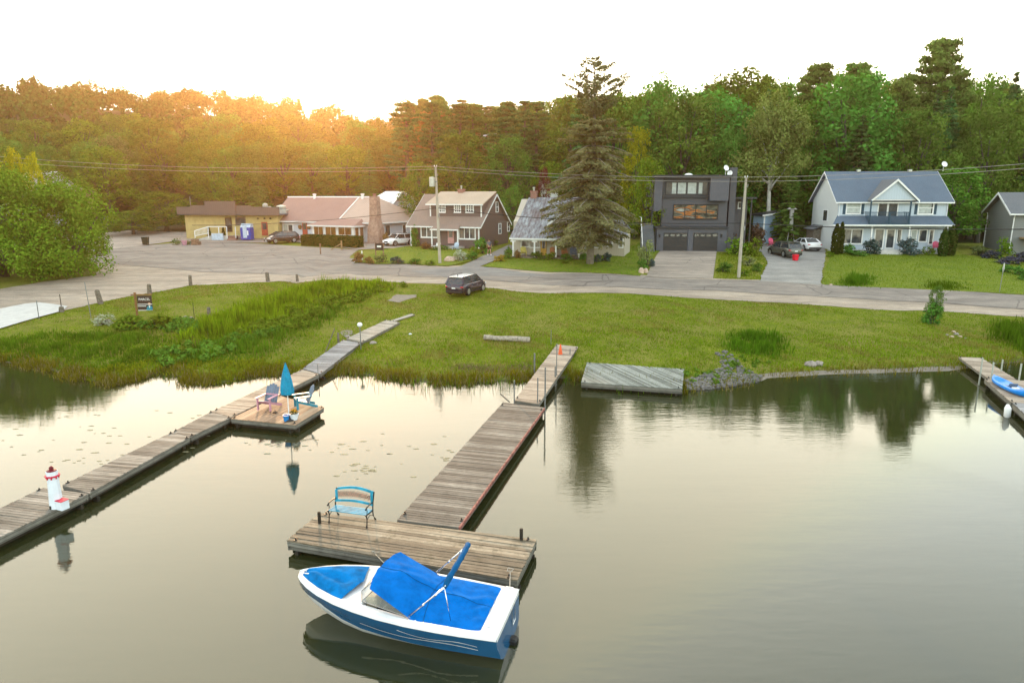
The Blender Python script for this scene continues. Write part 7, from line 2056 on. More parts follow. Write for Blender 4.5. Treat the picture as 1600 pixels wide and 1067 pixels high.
def rubble():
    rs = np.random.RandomState(8); m = MB(); rr = random.Random(4)
    poly = [(1070,596),(1072,610),(1110,609),(1182,598),(1190,588),(1165,578),(1150,560),(1135,548),(1120,552),(1128,575),(1100,586)]
    n = 0
    while n < 620:
        px, py = rr.uniform(1066,1192), rr.uniform(546,612)
        ins = False
        for i in range(len(poly)):
            (x1,y1),(x2,y2) = poly[i], poly[(i+1)%len(poly)]
            if (y1 > py) != (y2 > py) and px < (x2-x1)*(py-y1)/(y2-y1)+x1: ins = not ins
        if not ins: continue
        if py < 585 and rr.random() < .45: continue
        p = gp(px, py); r = rr.uniform(.05,.14); 
        m.blob((p.x, p.y, p.z+r*.3), r*rr.uniform(.8,1.3), r, r*rr.uniform(.5,.9), 6, 4, .15, rr); n += 1
    tag(m.build('rubble', M['rock_grey']), 'heap of grey rubble stones on the bank beside the raft', 'rubble', kind='stuff')
rubble()
drape('sand_strip', [(1186,600),(1240,592),(1310,588),(1400,586),(1490,583),(1560,574),(1540,566),(1490,574),(1400,577),(1300,579),(1230,581),(1188,584)], M['sand'], .02, jag=.15)
drape('worn_patch', [(607,470),(625,473),(650,465),(648,461),(618,460)], M['sand_dry'] if 'sand_dry' in M else M['sand'], .02, jag=.2)
drape('worn_patch', [(530,520),(540,526),(556,523),(552,516),(538,515)], M['sand'], .02, jag=.15)

# ------------------------------------------------------------------ lawns and beds of the gardens
drape('lawn', [(552,412),(640,413),(700,417),(735,409),(742,394),(700,385),(640,385),(600,391),(575,401)], M['lawn'], .09, jag=.05)
drape('lawn', [(754,417),(860,426),(1000,432),(1012,412),(1032,392),(1000,380),(960,395),(870,403),(800,402),(780,408)], M['lawn'], .06, jag=.05)
drape('lawn', [(1284,446),(1420,452),(1600,461),(1800,470),(1800,420),(1600,410),(1500,398),(1400,398),(1300,396),(1290,420)], M['lawn'], .05, jag=.05)
def shrub(px, py, wpx, hpx, label, key='bush1', mat=None, group=None, cat='shrub', name='shrub'):
    p = gp(px, py); w = wpx*p.y/FPX; h = hpx*p.y/FPX
    return put(key, p, h, w, label=label, cat=cat, group=group, mat=M[mat] if mat else None)
def cedar(px, py, wpx, ytop, label, seed):
    p = gp(px, py); h = atY(px, ytop, p.y).z-p.z; w = wpx*p.y/FPX
    t = make_tree('cedar', seed, h, w, M['leaf_cedar'], M['bark'], leafsz=.16, dens=130, name='cedar_shrub'); t.location = p
    tag(t, label, 'cedar')
M['leaf_cedar'] = leaf('leaf_cedar', (.045,.065,.012), trans=.2)
M['leaf_bluespr'] = leaf('leaf_blue_spruce', (.075,.12,.12), trans=.15)
M['leaf_lav'] = leaf('leaf_lavender', (.09,.09,.14), trans=.2)
M['leaf_white'] = leaf('blossom_white', (.45,.48,.40), trans=.3)
M['leaf_pinkb'] = leaf('leaf_pinkish', (.16,.10,.075), trans=.3)
M['leaf_var'] = leaf('leaf_variegated', (.27,.30,.13), trans=.35)
M['leaf_orange'] = leaf('day_lilies', (.34,.17,.03), hue=.05, trans=.4)
cedar(1304, 398, 13, 350, 'taller pointed cedar left of the pair at the left end of the blue porch', 91)
cedar(1312, 397, 10, 347, 'slim pointed cedar right of the pair at the left end of the blue porch', 92)
cedar(1472, 401, 14, 357, 'left of the two tall cedars at the right end of the blue porch', 93)
cedar(1484, 400, 15, 353, 'right and fuller of the two cedars at the right end of the blue porch', 94)
shrub(1361, 397, 34, 25, 'blue grey spruce bush left of the front steps of the blue house', 'bush1', 'leaf_bluespr')
shrub(1419, 398, 42, 27, 'blue grey spruce bush right of the front steps of the blue house', 'bush1', 'leaf_bluespr')
shrub(1327, 396, 26, 15, 'round green shrub left of the blue grey spruce bushes'); shrub(1296, 402, 16, 10, 'pale green groundcover bush at the corner of the stone drive', 'bush2'); shrub(1450, 399, 26, 14, 'yellowish bush between the blue spruce bush and the right cedars', 'bush2'); shrub(1340, 399, 40, 8, 'low hedge plant at the front of the blue house bed', 'bush1')
shrub(1294, 388, 10, 22, 'grey green bush against the left wall of the blue house', 'bush1', 'leaf_w')
shrub(1010, 415, 34, 38, 'round pale variegated willow bush at the garage drive', 'bush2', 'leaf_var'); shrub(1004, 420, 22, 16, 'dark leafy plant in front of the variegated willow', 'bush1'); shrub(1018, 417, 14, 13, 'blue green plant right of the variegated willow', 'bush1', 'leaf_bluespr')
shrub(1150, 397, 56, 24, 'bright green broad bush left of the leaning pole', 'bush2', None); shrub(1178, 400, 30, 28, 'bright green bush right of the leaning pole', 'bush2'); shrub(1142, 385, 34, 34, 'pinkish brown shrub behind the bright bush, on the left', 'bush1', 'leaf_pinkb'); shrub(1180, 384, 38, 34, 'pinkish brown shrub behind the bright bush, on the right', 'bush1', 'leaf_pinkb')
shrub(1132, 425, 32, 16, 'clump of dark grass like leaves left of the leaning pole foot', 'bush1'); shrub(1168, 415, 30, 16, 'pale flowering plant right of the leaning pole', 'bush2', 'leaf_var'); shrub(1184, 424, 22, 14, 'green plant at the left edge of the stone drive', 'bush1')
shrub(1160, 430, 30, 10, 'low plant at the foot of the leaning pole', 'bush2')
# cottage bed
for i, (px, py, w, h, k, mt, lb) in enumerate([(795,405,18,20,'bush1',None,'dark bush at the left corner of the veranda'),(808,404,14,14,'bush1','leaf_r','russet bush beside the left veranda post'),(840,405,30,13,'bush1',None,'green bush under the veranda, between the first two posts'),(862,406,26,12,'bush2',None,'light green bush in the middle of the veranda bed'),(885,407,24,12,'bush1',None,'bush right of the middle of the veranda bed'),(782,409,26,11,'bush2','leaf_orange','clump of orange day lilies at the path corner'),(912,406,18,12,'bush1',None,'small bush left of the foot of the big spruce'),(934,410,16,14,'bush1','leaf_bluespr','bluish hosta clump right of the big spruce foot, nearer one'),(948,409,20,15,'bush1','leaf_bluespr','bluish hosta clump farther right of the big spruce foot'),(880,412,20,5,'bush2',None,'low plants at the front of the veranda bed')]):
    shrub(px, py, w, h, lb, k, mt)
# brown house beds
for (px, py, w, h, k, mt, lb) in [(560,411,24,18,'bush1','leaf_r','russet bush at the left tip of the front bed'),(577,412,20,12,'bush1','leaf_r','second russet bush of the front bed'),(597,411,28,14,'bush2','leaf_w','grey green mound in the front bed'),(620,412,28,12,'bush1','leaf_bluespr','dark bluish mound in the front bed'),(648,413,28,10,'bush1',None,'low green bush of the front bed left of the transformer pole'),(672,415,24,9,'bush2',None,'bright low bush just left of the transformer pole'),(718,408,30,18,'bush1','leaf_white','white flowering bush right of the pink boulders'),(738,406,24,14,'bush1',None,'green bush beside the white flowering bush'),(753,396,34,26,'bush1',None,'large bush at the right corner of the brown house'),(740,403,24,18,'bush2',None,'yellow green bush in front of the brown house corner'),(649,386,18,34,'bush1',None,'climber at the left corner of the brown house'),(665,390,24,12,'bush1','leaf_r','dark red bush under the left window of the brown house'),(690,391,40,8,'bush1',None,'low bushes under the porch of the brown house'),(783,379,20,12,'bush1',None,'bush along the right wall of the brown house'),(772,384,18,10,'bush1',None,'small bush along the right wall of the brown house'),(604,384,16,22,'bush1','leaf_r','tangled reddish bush beside the stone chimney'),(648,378,16,26,'bush1',None,'dark bush between the white suv and the brown house')]:
    shrub(px, py, w, h, lb, k, mt)
# clipped hedge of the bungalow
def hedge():
    a, b = gp(471, 384), gp(556, 388.5); L_ = math.hypot(b.x-a.x, b.y-a.y); yaw = math.atan2(b.y-a.y, b.x-a.x)
    rs = np.random.RandomState(12); n = 16000; Wd, H = 1.5, 1.35
    x = rs.rand(n)*L_; side = rs.rand(n)
    y = np.where(side < .45, -.0+rs.normal(0,.04,n), np.where(side < .9, rs.rand(n)*Wd, Wd)); z = np.where(side < .45, rs.rand(n)*H, np.where(side < .9, H+rs.normal(0,.05,n), rs.rand(n)*H))
    ex = rs.rand(n) < .1; x = np.where(ex, np.where(rs.rand(n) < .5, 0, L_)+rs.normal(0,.03,n), x); y = np.where(ex, rs.rand(n)*Wd, y); z = np.where(ex, rs.rand(n)*H, z)
    nn = np.stack([np.where(ex, 1, 0)*1.0, np.where(side < .45, -1, 0)*1.0, np.where(side > .45, 1, .2)*1.0], 1)
    v, f = leaf_cards(np.stack([x,y,z],1), nn, .16, rs)
    root = thing('hedge', 'long clipped cedar hedge in front of the glazed porch', 'hedge', a, yaw)
    np_mesh('foliage', v, f, M['leaf_cedar'], root)
    m = MB(); m.box(.1, L_-.1, .12, Wd-.12, -.2, H-.12); m.build('inner_growth', M['dark_wood'], root)
hedge()
# far right beds
shrub(1567, 402, 34, 30, 'bright green rounded shrub before the grey sided house', 'bush2'); shrub(1530, 399, 36, 16, 'grey green spreading juniper left of the bright shrub', 'bush1', 'leaf_w'); shrub(1548, 404, 34, 14, 'second grey spreading juniper nearer the lawn', 'bush1', 'leaf_lav')
shrub(1578, 413, 44, 14, 'low bluish juniper spread in front of the bright shrub', 'bush1', 'leaf_lav'); shrub(1600, 410, 40, 18, 'bluish juniper at the right picture edge', 'bush1', 'leaf_lav')
for px, py, w, h, lb in [(1572,426,24,13,'round clipped boxwood nearest the road marker'),(1590,430,26,15,'larger round boxwood right of the road marker'),(1602,438,24,15,'boxwood at the picture edge, nearest the road')]: shrub(px, py, w, h, lb, 'bush1', None)
# shore bush, young tree
shrub(1456, 506, 36, 38, 'upright leafy bush standing alone between road and shore', 'bush1'); 
p = gp(1458, 505); t = put('maple3', p, atY(1458, 447, p.y).z-p.z, 1.3, label='thin young sapling growing out of the lone leafy bush', mat=M['leaf_b'])
# the big bush at the far left
p = gp(68, 447); big = make_tree('bigbush', 81, 9.5, 15, M['leaf_c'], M['bark'], leafsz=.16, dens=150, name='bush')
big.location = (p.x-1.5, p.y+5.5, tz(p.x, p.y+5.5)); tag(big, 'huge bright green bush filling the left edge by the gravel', 'bush')
p = gp(-60, 455); t = dup(big, (p.x-1, p.y+7, tz(p.x, p.y+7)), 2.2, label='second green bush mass cut by the left picture edge, behind the gravel', scale=(1,1,1.15))
for px, pt, w in ((18, 236, 40), (48, 243, 34), (-30, 225, 60)):
    tree_px('maple3', px, pt, 76, w, label={18:'sunlit yellow green treetop over the left bush, left one',48:'sunlit yellow green treetop over the left bush, right one',-30:'sunlit tree beyond the left picture edge'}[px], mat=M['leaf_y'])
shrub(135, 372, 60, 30, 'bright bush beyond the big left bush at the side road', 'bush2'); shrub(180, 362, 40, 26, 'light green bush at the far bend beside the blue road sign', 'bush2', None)
# weeds of the left lawn
shrub(205, 512, 60, 22, 'low green weedy mound under the hanging sign, left half', 'bush1', 'leaf_c'); shrub(250, 512, 56, 22, 'low green weedy mound under the hanging sign, right half', 'bush1', 'leaf_c'); shrub(163, 507, 44, 16, 'white flowering weeds left of the hanging sign', 'bush2', 'leaf_white')

# ------------------------------------------------------------------ other small things
def bin_(px, py, w, h, label, mat, name='bin', cat='bin', lid=True):
    p = gp(px, py); s_ = p.y/FPX; w *= s_; h *= s_
    root = thing(name, label, cat, (p.x, p.y, p.z+.08), .2)
    m = MB(); m.add([(-w*.4,-w*.4,0),(w*.4,-w*.4,0),(w*.4,w*.4,0),(-w*.4,w*.4,0),(-w*.5,-w*.5,h*.9),(w*.5,-w*.5,h*.9),(w*.5,w*.5,h*.9),(-w*.5,w*.5,h*.9)], [(0,3,2,1),(4,5,6,7),(0,1,5,4),(1,2,6,5),(2,3,7,6),(3,0,4,7)]); m.build('body', M[mat], root)
    m = MB(); m.box(-w*.54, w*.54, -w*.56, w*.54, h*.905, h*.97, bev=.02); m.box(-w*.4, w*.4, w*.5, w*.62, h*.8, h*.93); m.build('lid', M[mat], root)
    return root
M['bin_red'] = plain('bin_red', (.62,.01,.03), .45, .1, 3); M['bin_green'] = plain('bin_dark_green', (.015,.03,.02), .5, .2, 3)
bin_(1242.5, 408, 7, 9.5, 'bright red bin behind the grey green suv', 'bin_red')
bin_(228, 383, 9, 12, 'dark bin standing alone on the lot', 'bin_green'); bin_(148, 376, 10, 12, 'dark green bin beside the big left bush', 'bin_green')
# pink deck chair behind the suv, red chair on the blue porch, chairs of the cottage veranda
M['pink_hot'] = plain('hot_pink_cloth', (.65,.10,.20), .7, .1, 3); M['chair_y'] = plain('yellow_chair_paint', (.55,.48,.12), .5, .1, 3); M['chair_o'] = plain('orange_chair_paint', (.5,.2,.09), .5, .1, 3)
p = gp(1206, 385); adirondack('hot pink beach chair beside the front of the grey green suv', (p.x, p.y, p.z+.03), R(10), 'pink_hot', 'pink_hot', s=1.1)
p = BH.root.matrix_basis @ Vector((BH.f(1463,383,-.9)[0], -.9, .3)); adirondack('rosy beach chair at the right end of the blue porch', p, R(-20), 'pink_hot', 'pink_hot', s=1.1)
for px, mt, lb in ((818,'chair_y','yellow chair at the left end of the cottage veranda'),(864,'chair_o','orange chair right of the yellow door on the veranda'),(882,'chair_o','orange chair before the blank veranda wall')):
    p = CT.root.matrix_basis @ Vector((CT.f(px,395,1.3)[0], 1.3, .23)); adirondack(lb, p, R(5), mt, mt, s=1.05)
p = CT.root.matrix_basis @ Vector((CT.f(896,395,1.2)[0], 1.2, .23)); adirondack('grey lounge chair at the right end of the veranda', p, R(5), 'slate', 'slate', s=1.1)
# white chairs before the brown house
for px, lb in ((683.5,'white garden chair left of the rosy door'),(712,'pale blue garden chair right of the rosy door')):
    p = gp(px, 391); adirondack(lb, p, BR.yaw+R(5), 'white' if px < 700 else 'ice_pale', 'white' if px < 700 else 'ice_pale', s=1.0)
# black sign stand by the driveway
b = gp(594, 401); H = atY(594, 379, b.y).z-b.z
root = thing('sign_stand', 'dark red framed notice stand at the left corner of the brown house lawn', 'sign', b, R(-10))
m = MB(); m.box(-.55,-.45,-.05,.05,-.2,H); m.box(.35,.45,-.05,.05,-.2,H*.9); m.build('post', M['fence_brown'], root)
m = MB(); m.box(-.5,.4,-.09,-.05,H*.45,H*.95); m.build('board', M['black'], root)
m = MB(); m.box(-.3,.2,-.10,-.092,H*.66,H*.78); m.build('white_panel', M['white'], root)
post(566, 392, 408, 'white marker stake in the front flower bed', r=.06, mat='white', deck=False)
post(501, 381, 398, 'rusty post with a pale cap on the forecourt', r=.08, mat='fence_brown', deck=False, cap=True)
# timber rail end
b = gp(534, 391); H = atY(532, 376, b.y).z-b.z
m = MB(); m.box(-.08,.08,-.08,.08,-.2,H); m.tube([(0,0,H*.7),(-1.3,-.3,.05)], .06, 5); o = m.build('braced_post', M['yellow_wood']); o.location = b; tag(o, 'braced timber post at the right end of the hedge', 'post')
# planter island with debris before the shop
b = gp(290, 383)
root = thing('planter', 'rough planting island with a pink pot on the lot before the shop', 'planter', b)
rs = np.random.RandomState(31); v, f = blobs_cards([((-1.2,0,.4),.8,.6),((.3,.1,.3),.6,.4),((1.5,0,.5),.6,.5)], 260, .14, rs, shell=.2); np_mesh('foliage', v, f, M['leaf_w'], root)
m = MB(); m.lathe([(.25,0),(.38,.6),(.42,.65)], 10, (.1,-.5,0)); m.build('pot', M['pink'], root)
m = MB(); m.box(1.0,1.9,-.6,0,0,.8, bev=.05); m.box(1.7,2.2,-.5,-.1,0,.5, bev=.05); m.build('crates', M['fence_brown'], root)
# shop front: two small cedars and a pale blue trolley
for px, sd_ in ((327.5, 95), (350, 96)): cedar(px, 373.5, 5, 355, 'small dark cedar at the '+('left' if px < 340 else 'right')+' of the shop ramp', sd_)
# road marker and side road signs
b = gp(1561.5, 457); t = atY(1569.5, 411, b.y)
root = thing('road_marker', 'thin leaning road marker with a pale plate by the right lawn', 'road marker', b)
d = t-b; m = MB(); m.tube([d*-.05, d*.7], .03, 6); m.build('stake', M['post_metal'], root)
m = MB(); m.tube([d*.68, d*.8, d], [.03,.09,.05], 6); m.build('plate', M['alu'], root)
for px, py0, py1, lb, mt in ((168,338,352,'small green street sign at the far bend of the side road','slate'),(141,337,352,'small white sign beside the big left bush','white')):
    b = gp(px, py1+6); H = atY(px, py0, b.y).z-b.z
    root = thing('street_sign', lb, 'sign', b); m = MB(); m.tube([(0,0,-.2),(0,0,H)], .05, 6); m.build('pole', M['post_metal'], root)
    m = MB(); m.box(-.35,.35,-.08,-.052,H-.6,H); m.build('plate', M[mt], root)
# small lattice windmill behind the shed
b = gp(1236, 358); Y_ = 93; b = atY(1236, 345, Y_); b.z = tz(b.x, b.y); H = atY(1236, 321, Y_).z-b.z
root = thing('garden_windmill', 'grey wooden garden tower on four spread legs, right of the blue shed', 'garden ornament', b)
m = MB()
for sx_ in (1,-1):
    for sy_ in (1,-1): m.tube([(sx_*.55,sy_*.5,-.1),(sx_*.2,sy_*.2,H*.45),(sx_*.12,sy_*.12,H*.9)], .06, 5)
m.build('legs', M['roof_pale'], root)
m = MB(); m.add([(-.5,-.5,H*.9),(.5,-.5,H*.9),(.5,.5,H*.9),(-.5,.5,H*.9),(0,0,H)], [(0,3,2,1),(0,1,4),(1,2,4),(2,3,4),(3,0,4)]); m.build('roof', M['roof_pale'], root)
m = MB(); m.box(-.22,.22,-.22,.22,H*.35,H*.9); m.build('boarding', M['roof_pale'], root)
# wooden frame with hanging bits, floating weed
def lily_mat():
    rs = np.random.RandomState(17); V_, F_ = [], []
    k = 0
    spots = [(575,742,40),(590,733,30),(720,720,22),(240,690,60),(150,720,50),(640,700,40),(420,690,40),(100,700,60),(560,700,60),(300,650,50),(80,660,60)]
    for px, py, sp_ in spots:
        for _ in range(9 if py > 725 else 12):
            a = atz(px+rs.normal(0,sp_), py+rs.normal(0,sp_*.18), .006)
            r = rs.uniform(.03,.11); n = 7
            V_ += [(a.x+r*1.6*math.cos(q*6.283/n)*rs.uniform(.6,1.2), a.y+r*.7*math.sin(q*6.283/n)*rs.uniform(.6,1.2), .006) for q in range(n)]
            F_.append(tuple(range(k, k+n))); k += n
    m = MB(); m.v = V_; m.f = F_; tag(m.build('floating_weed', M['weed']), 'scattered floating water weed near the left docks', 'water weed', kind='stuff')
M['weed'] = plain('floating_weed', (.26,.25,.16), .9, .3, 6)
lily_mat()
# ------------------------------------------------------------------ the person on the garden path
M['skin'] = plain('skin', (.42,.24,.17), .6, .08, 6); M['cloth_grey'] = plain('grey_blue_top', (.13,.14,.18), .85, .15, 8); M['cloth_red'] = plain('dark_red_shorts', (.09,.02,.02), .85, .15, 8); M['hair'] = plain('dark_hair', (.02,.014,.01), .7, .2, 20)
def person():
    b = gp(764.5, 399.5); s_ = 1.0
    root = thing('person', 'person in a grey blue top and dark red shorts walking on the garden path', 'person', (b.x, b.y, b.z+.07), R(25))
    def skin(nm, verts, edges, mat, sub=1, parent=root):
        me = D.meshes.new(nm); me.from_pydata([v[:3] for v in verts], edges, []); me.materials.append(M[mat])
        o = D.objects.new(nm, me); COL.objects.link(o); o.parent = parent
        sk = o.modifiers.new('skin', 'SKIN'); sk.use_smooth_shade = True
        for i, v in enumerate(verts):
            d = me.skin_vertices[0].data[i]; d.radius = (v[3], v[4] if len(v) > 4 else v[3]); d.use_root = i == 0
        ss = o.modifiers.new('sub', 'SUBSURF'); ss.levels = sub; ss.render_levels = sub
        return o
    V_ = [(0,0,.95,.15,.11),(0,0,1.15,.13,.10),(0,0,1.38,.17,.11),(0,.0,1.50,.06),(0,-.01,1.58,.065,.07),(0,-.01,1.68,.085,.10),(0,-.0,1.75,.05),
          (.19,0,1.42,.055),(.27,.04,1.15,.042),(.27,-.10,.92,.030),(.27,-.14,.86,.026),(-.19,0,1.42,.055),(-.27,-.02,1.15,.042),(-.25,.10,.92,.030),(-.25,.13,.86,.026),
          (.10,0,.86,.095),(.11,-.14,.48,.062),(.11,-.16,.10,.042),(.11,-.30,.04,.035),(-.10,0,.86,.095),(-.11,.06,.48,.062),(-.11,.26,.14,.042),(-.11,.16,.04,.035)]
    E_ = [(0,1),(1,2),(2,3),(3,4),(4,5),(5,6),(2,7),(7,8),(8,9),(9,10),(2,11),(11,12),(12,13),(13,14),(0,15),(15,16),(16,17),(17,18),(0,19),(19,20),(20,21),(21,22)]
    skin('body', V_, E_, 'skin')
    for sx_, y0 in ((.27,-.14),(-.25,.13)):
        for q in range(4):
            x = sx_-.03+q*.018; skin('finger', [(x,y0,.83,.011),(x,y0-.012,.79,.010),(x,y0-.03,.755-abs(q-1.5)*.006,.008)], [(0,1),(1,2)], 'skin')
        skin('thumb', [(sx_-.035,y0-.01,.845,.012),(sx_-.05,y0-.035,.81,.010)], [(0,1)], 'skin')
    skin('shirt', [(0,0,.98,.185,.14),(0,0,1.15,.165,.13),(0,0,1.38,.20,.14),(0,0,1.47,.10),(.20,0,1.42,.08),(.26,.03,1.22,.065),(-.20,0,1.42,.08),(-.26,-.01,1.22,.065)], [(0,1),(1,2),(2,3),(2,4),(4,5),(2,6),(6,7)], 'cloth_grey')
    skin('shorts', [(0,0,.98,.17,.135),(0,0,.90,.16,.13),(.11,-.02,.80,.115),(.12,-.08,.60,.10),(-.11,.01,.80,.115),(-.12,.04,.60,.10)], [(0,1),(1,2),(2,3),(1,4),(4,5)], 'cloth_red')
    h = MB(); h.blob((0,.02,1.71), .105, .12, .09, 12, 8); h.build('hair', M['hair'], root, smooth=True)
    n = MB(); n.blob((0,-.115,1.655), .014,.022,.022, 6, 4); n.build('nose', M['skin'], root, smooth=True)
    e = MB(); e.blob((.035,-.098,1.68), .010,.008,.007, 6, 4); e.build('eye', M['hair'], root); e = MB(); e.blob((-.035,-.098,1.68), .010,.008,.007, 6, 4); e.build('eye', M['hair'], root)
    mo = MB(); mo.box(-.025,.025,-.108,-.100,1.615,1.622); mo.build('mouth', M['cloth_red'], root)
    for sx_ in (.09,-.09): ea = MB(); ea.blob((sx_,.0,1.665), .012,.02,.03, 6, 4); ea.build('ear', M['skin'], root)
    for sx_, y0 in ((.11,-.24),(-.11,.2)): s2 = MB(); s2.box(sx_-.05, sx_+.05, y0-.14, y0+.12, -.01, .08, bev=.03); s2.build('shoe', M['white'], root)
person()
# ------------------------------------------------------------------ grass, reeds
def inside(poly, x, y):
    ins = np.zeros(len(x), bool)
    for i in range(len(poly)):
        x1, y1 = poly[i][:2]; x2, y2 = poly[(i+1) % len(poly)][:2]
        c = (y1 > y) != (y2 > y)
        with np.errstate(divide='ignore', invalid='ignore'): ins ^= c & (x < (x2-x1)*(y-y1)/(y2-y1)+x1)
    return ins
def W2(pts): return [tuple(gp(*p))[:2] for p in pts]
EXC = [W2(p) for p in ([(-260,560),(-120,532),(0,513),(60,494),(160,472),(300,446),(420,441),(560,438),(700,444),(800,455),(950,458),(1150,470),(1300,479),(1450,486),(1700,500),(1900,512),(1900,430),(-260,430)], [(607,470),(625,473),(650,465),(648,461),(618,460)], [(1186,600),(1240,592),(1310,588),(1400,586),(1490,583),(1560,574),(1540,566),(1490,574),(1400,577),(1300,579),(1230,581),(1188,584)])]
def blades(x, y, h, w, rs, lean=.35, z=None):
    """one bent leaf of two quads at each point"""
    n = len(x); zz = terr(x, y) if z is None else z
    a = rs.uniform(0, 6.283, n); dx, dy = np.cos(a), np.sin(a)
    l = h*rs.uniform(0, lean, n); b = rs.uniform(0, 6.283, n); lx, ly = np.cos(b)*l, np.sin(b)*l
    base = np.stack([x, y, zz-.02], 1); wv = np.stack([dx*w*.5, dy*w*.5, 0*dx], 1)
    mid = base+np.stack([lx*.35, ly*.35, h*.6], 1); top = base+np.stack([lx, ly, h], 1)
    v = np.stack([base-wv, base+wv, mid+wv*.75, mid-wv*.75, top+wv*.12, top-wv*.12], 1).reshape(-1,3)
    k = np.arange(n)[:,None]*6
    f = np.concatenate([k+np.array([0,1,2,3]), k+np.array([3,2,4,5])], 0)
    return v, f
M['g_lawn'] = leaf('grass_blade', (.165,.23,.012), hue=.025, val=.4, trans=.4, patch=.6)
M['g_dry'] = leaf('grass_dry', (.25,.22,.06), hue=.02, val=.4, trans=.35, patch=.8)
M['g_reed'] = leaf('reed_green', (.20,.29,.014), hue=.03, val=.55, trans=.5, patch=.5)
M['g_reed2'] = leaf('reed_deep', (.095,.18,.014), hue=.02, val=.5, trans=.45, patch=.5)
M['g_marsh'] = leaf('marsh_plants', (.21,.21,.014), hue=.03, val=.5, trans=.4, patch=.8)
M['g_brown'] = leaf('dead_reeds', (.27,.21,.12), hue=.02, val=.5, trans=.2, patch=1)
rs = np.random.RandomState(21)
def scatter(n, poly, cond=None):
    P = np.array(poly); x = rs.uniform(P[:,0].min(), P[:,0].max(), n); y = rs.uniform(P[:,1].min(), P[:,1].max(), n)
    k = inside(poly, x, y)
    if cond is not None: k &= cond(x, y)
    return x[k], y[k]
def dshore(x, y): return y-np.interp(x, SHX, SHY)
def ok(x, y):
    k = dshore(x, y) > .15
    for p in EXC: k &= ~inside(p, x, y)
    return k
LAWN = W2([(-180,560),(0,512),(160,470),(300,445),(560,437),(800,454),(1150,469),(1450,485),(1760,505)])+W2([(1760,560),(1560,572),(1400,584),(1190,600),(1070,612),(900,592),(680,600),(440,584),(345,600),(262,578),(175,603),(0,566),(-180,566)])
x, y = scatter(300000, LAWN, ok)
pn = np.sin(x*.9+np.sin(y*.7)*2)*np.cos(y*.8+x*.3)+np.sin(x*2.3+y*1.7)*.5+np.sin(x*.23-y*.4)*.8
dr = (pn+rs.normal(0,.6,len(x))) > 1.0
h = np.where(y < 46, .11, .08)*rs.uniform(.5,1.5,len(x))*(1+.3*np.clip(pn,-1,1)); w = .035+.02*rs.rand(len(x))
v, f = blades(x[~dr], y[~dr], h[~dr], w[~dr], rs, .8); tag(np_mesh('grass', v, f, M['g_lawn']), 'short rough grass of the shore lawn', 'grass', kind='stuff')
v, f = blades(x[dr], y[dr], h[dr]*.9, w[dr], rs, .9); tag(np_mesh('dry_grass', v, f, M['g_dry']), 'paler dry patches in the shore lawn', 'grass', kind='stuff')
def patch(name, label, poly, dens, h0, h1, w, mat, cond=None, lean=.35, cat='reeds'):
    P = W2(poly); A = np.array(P); area = (A[:,0].max()-A[:,0].min())*(A[:,1].max()-A[:,1].min())
    x, y = scatter(int(area*dens), P, cond)
    ctr = A.mean(0); x = x+rs.normal(0, .45, len(x)); y = y+rs.normal(0, .45, len(y))
    k = (np.sin(x*1.9+y)*np.sin(y*2.3-x*.7)+rs.normal(0,.5,len(x))) > -.95; x, y = x[k], y[k]
    if cond is not None: k = cond(x, y); x, y = x[k], y[k]
    hh = rs.uniform(h0, h1, len(x))*(.72+.42*np.sin(x*1.1+y*.8)*np.sin(y*1.3-x*.5)+.18*np.sin(x*4))*np.where(inside([tuple(ctr+(np.array(q)-ctr)*.86) for q in P], x, y), 1, .6)
    v, f = blades(x, y, hh, w*rs.uniform(.6,1.4,len(x)), rs, lean)
    return tag(np_mesh(name, v, f, M[mat]), label, cat, kind='stuff')
patch('tall_reeds', 'tall bright reeds in a broad strip behind the left dock', [(284,530),(292,508),(345,496),(375,478),(450,458),(540,442),(590,441),(612,447),(590,458),(520,470),(470,490),(430,508),(380,522),(300,538)], 80, .6, 1.2, .07, 'g_reed')
patch('tall_reeds', 'deeper green reeds on the lower edge of the reed strip', [(272,572),(276,545),(330,535),(400,530),(470,505),(520,482),(560,476),(520,500),(450,535),(400,560),(330,566)], 70, .4, .8, .06, 'g_reed2')
patch('marsh_grass', 'long dark green marsh grass along the left shore', [(-160,566),(-100,535),(0,528),(90,520),(180,518),(270,522),(272,572),(180,580),(60,566)], 80, .22, .5, .055, 'g_reed2', cond=lambda x, y: dshore(x, y) > .2)
patch('marsh_plants', 'yellow green marsh plants at the water edge left of the dock', [(120,590),(180,568),(262,560),(345,566),(480,560),(500,584),(430,590),(345,606),(262,590),(175,610)], 110, .15, .35, .08, 'g_marsh', cond=lambda x, y: dshore(x, y) > -.8, lean=.9)
patch('tall_grass_clump', 'dark green clump of tall grass above the rubble bank', [(1140,545),(1150,522),(1185,516),(1222,530),(1215,555),(1170,560)], 110, .4, .8, .06, 'g_reed2')
patch('tall_reeds', 'reeds at the right edge behind the gangway', [(1550,530),(1560,505),(1700,505),(1700,556),(1600,552)], 80, .5, 1.0, .06, 'g_reed2')
patch('roadside_grass', 'taller grass along the foot of the blue house lawn', [(1310,447),(1330,432),(1360,432),(1362,449)], 90, .4, .9, .06, 'g_reed2'); patch('roadside_grass', 'grass tuft at the right of the blue house lawn foot', [(1440,452),(1470,440),(1510,446),(1500,455)], 70, .3, .6, .06, 'g_reed2')
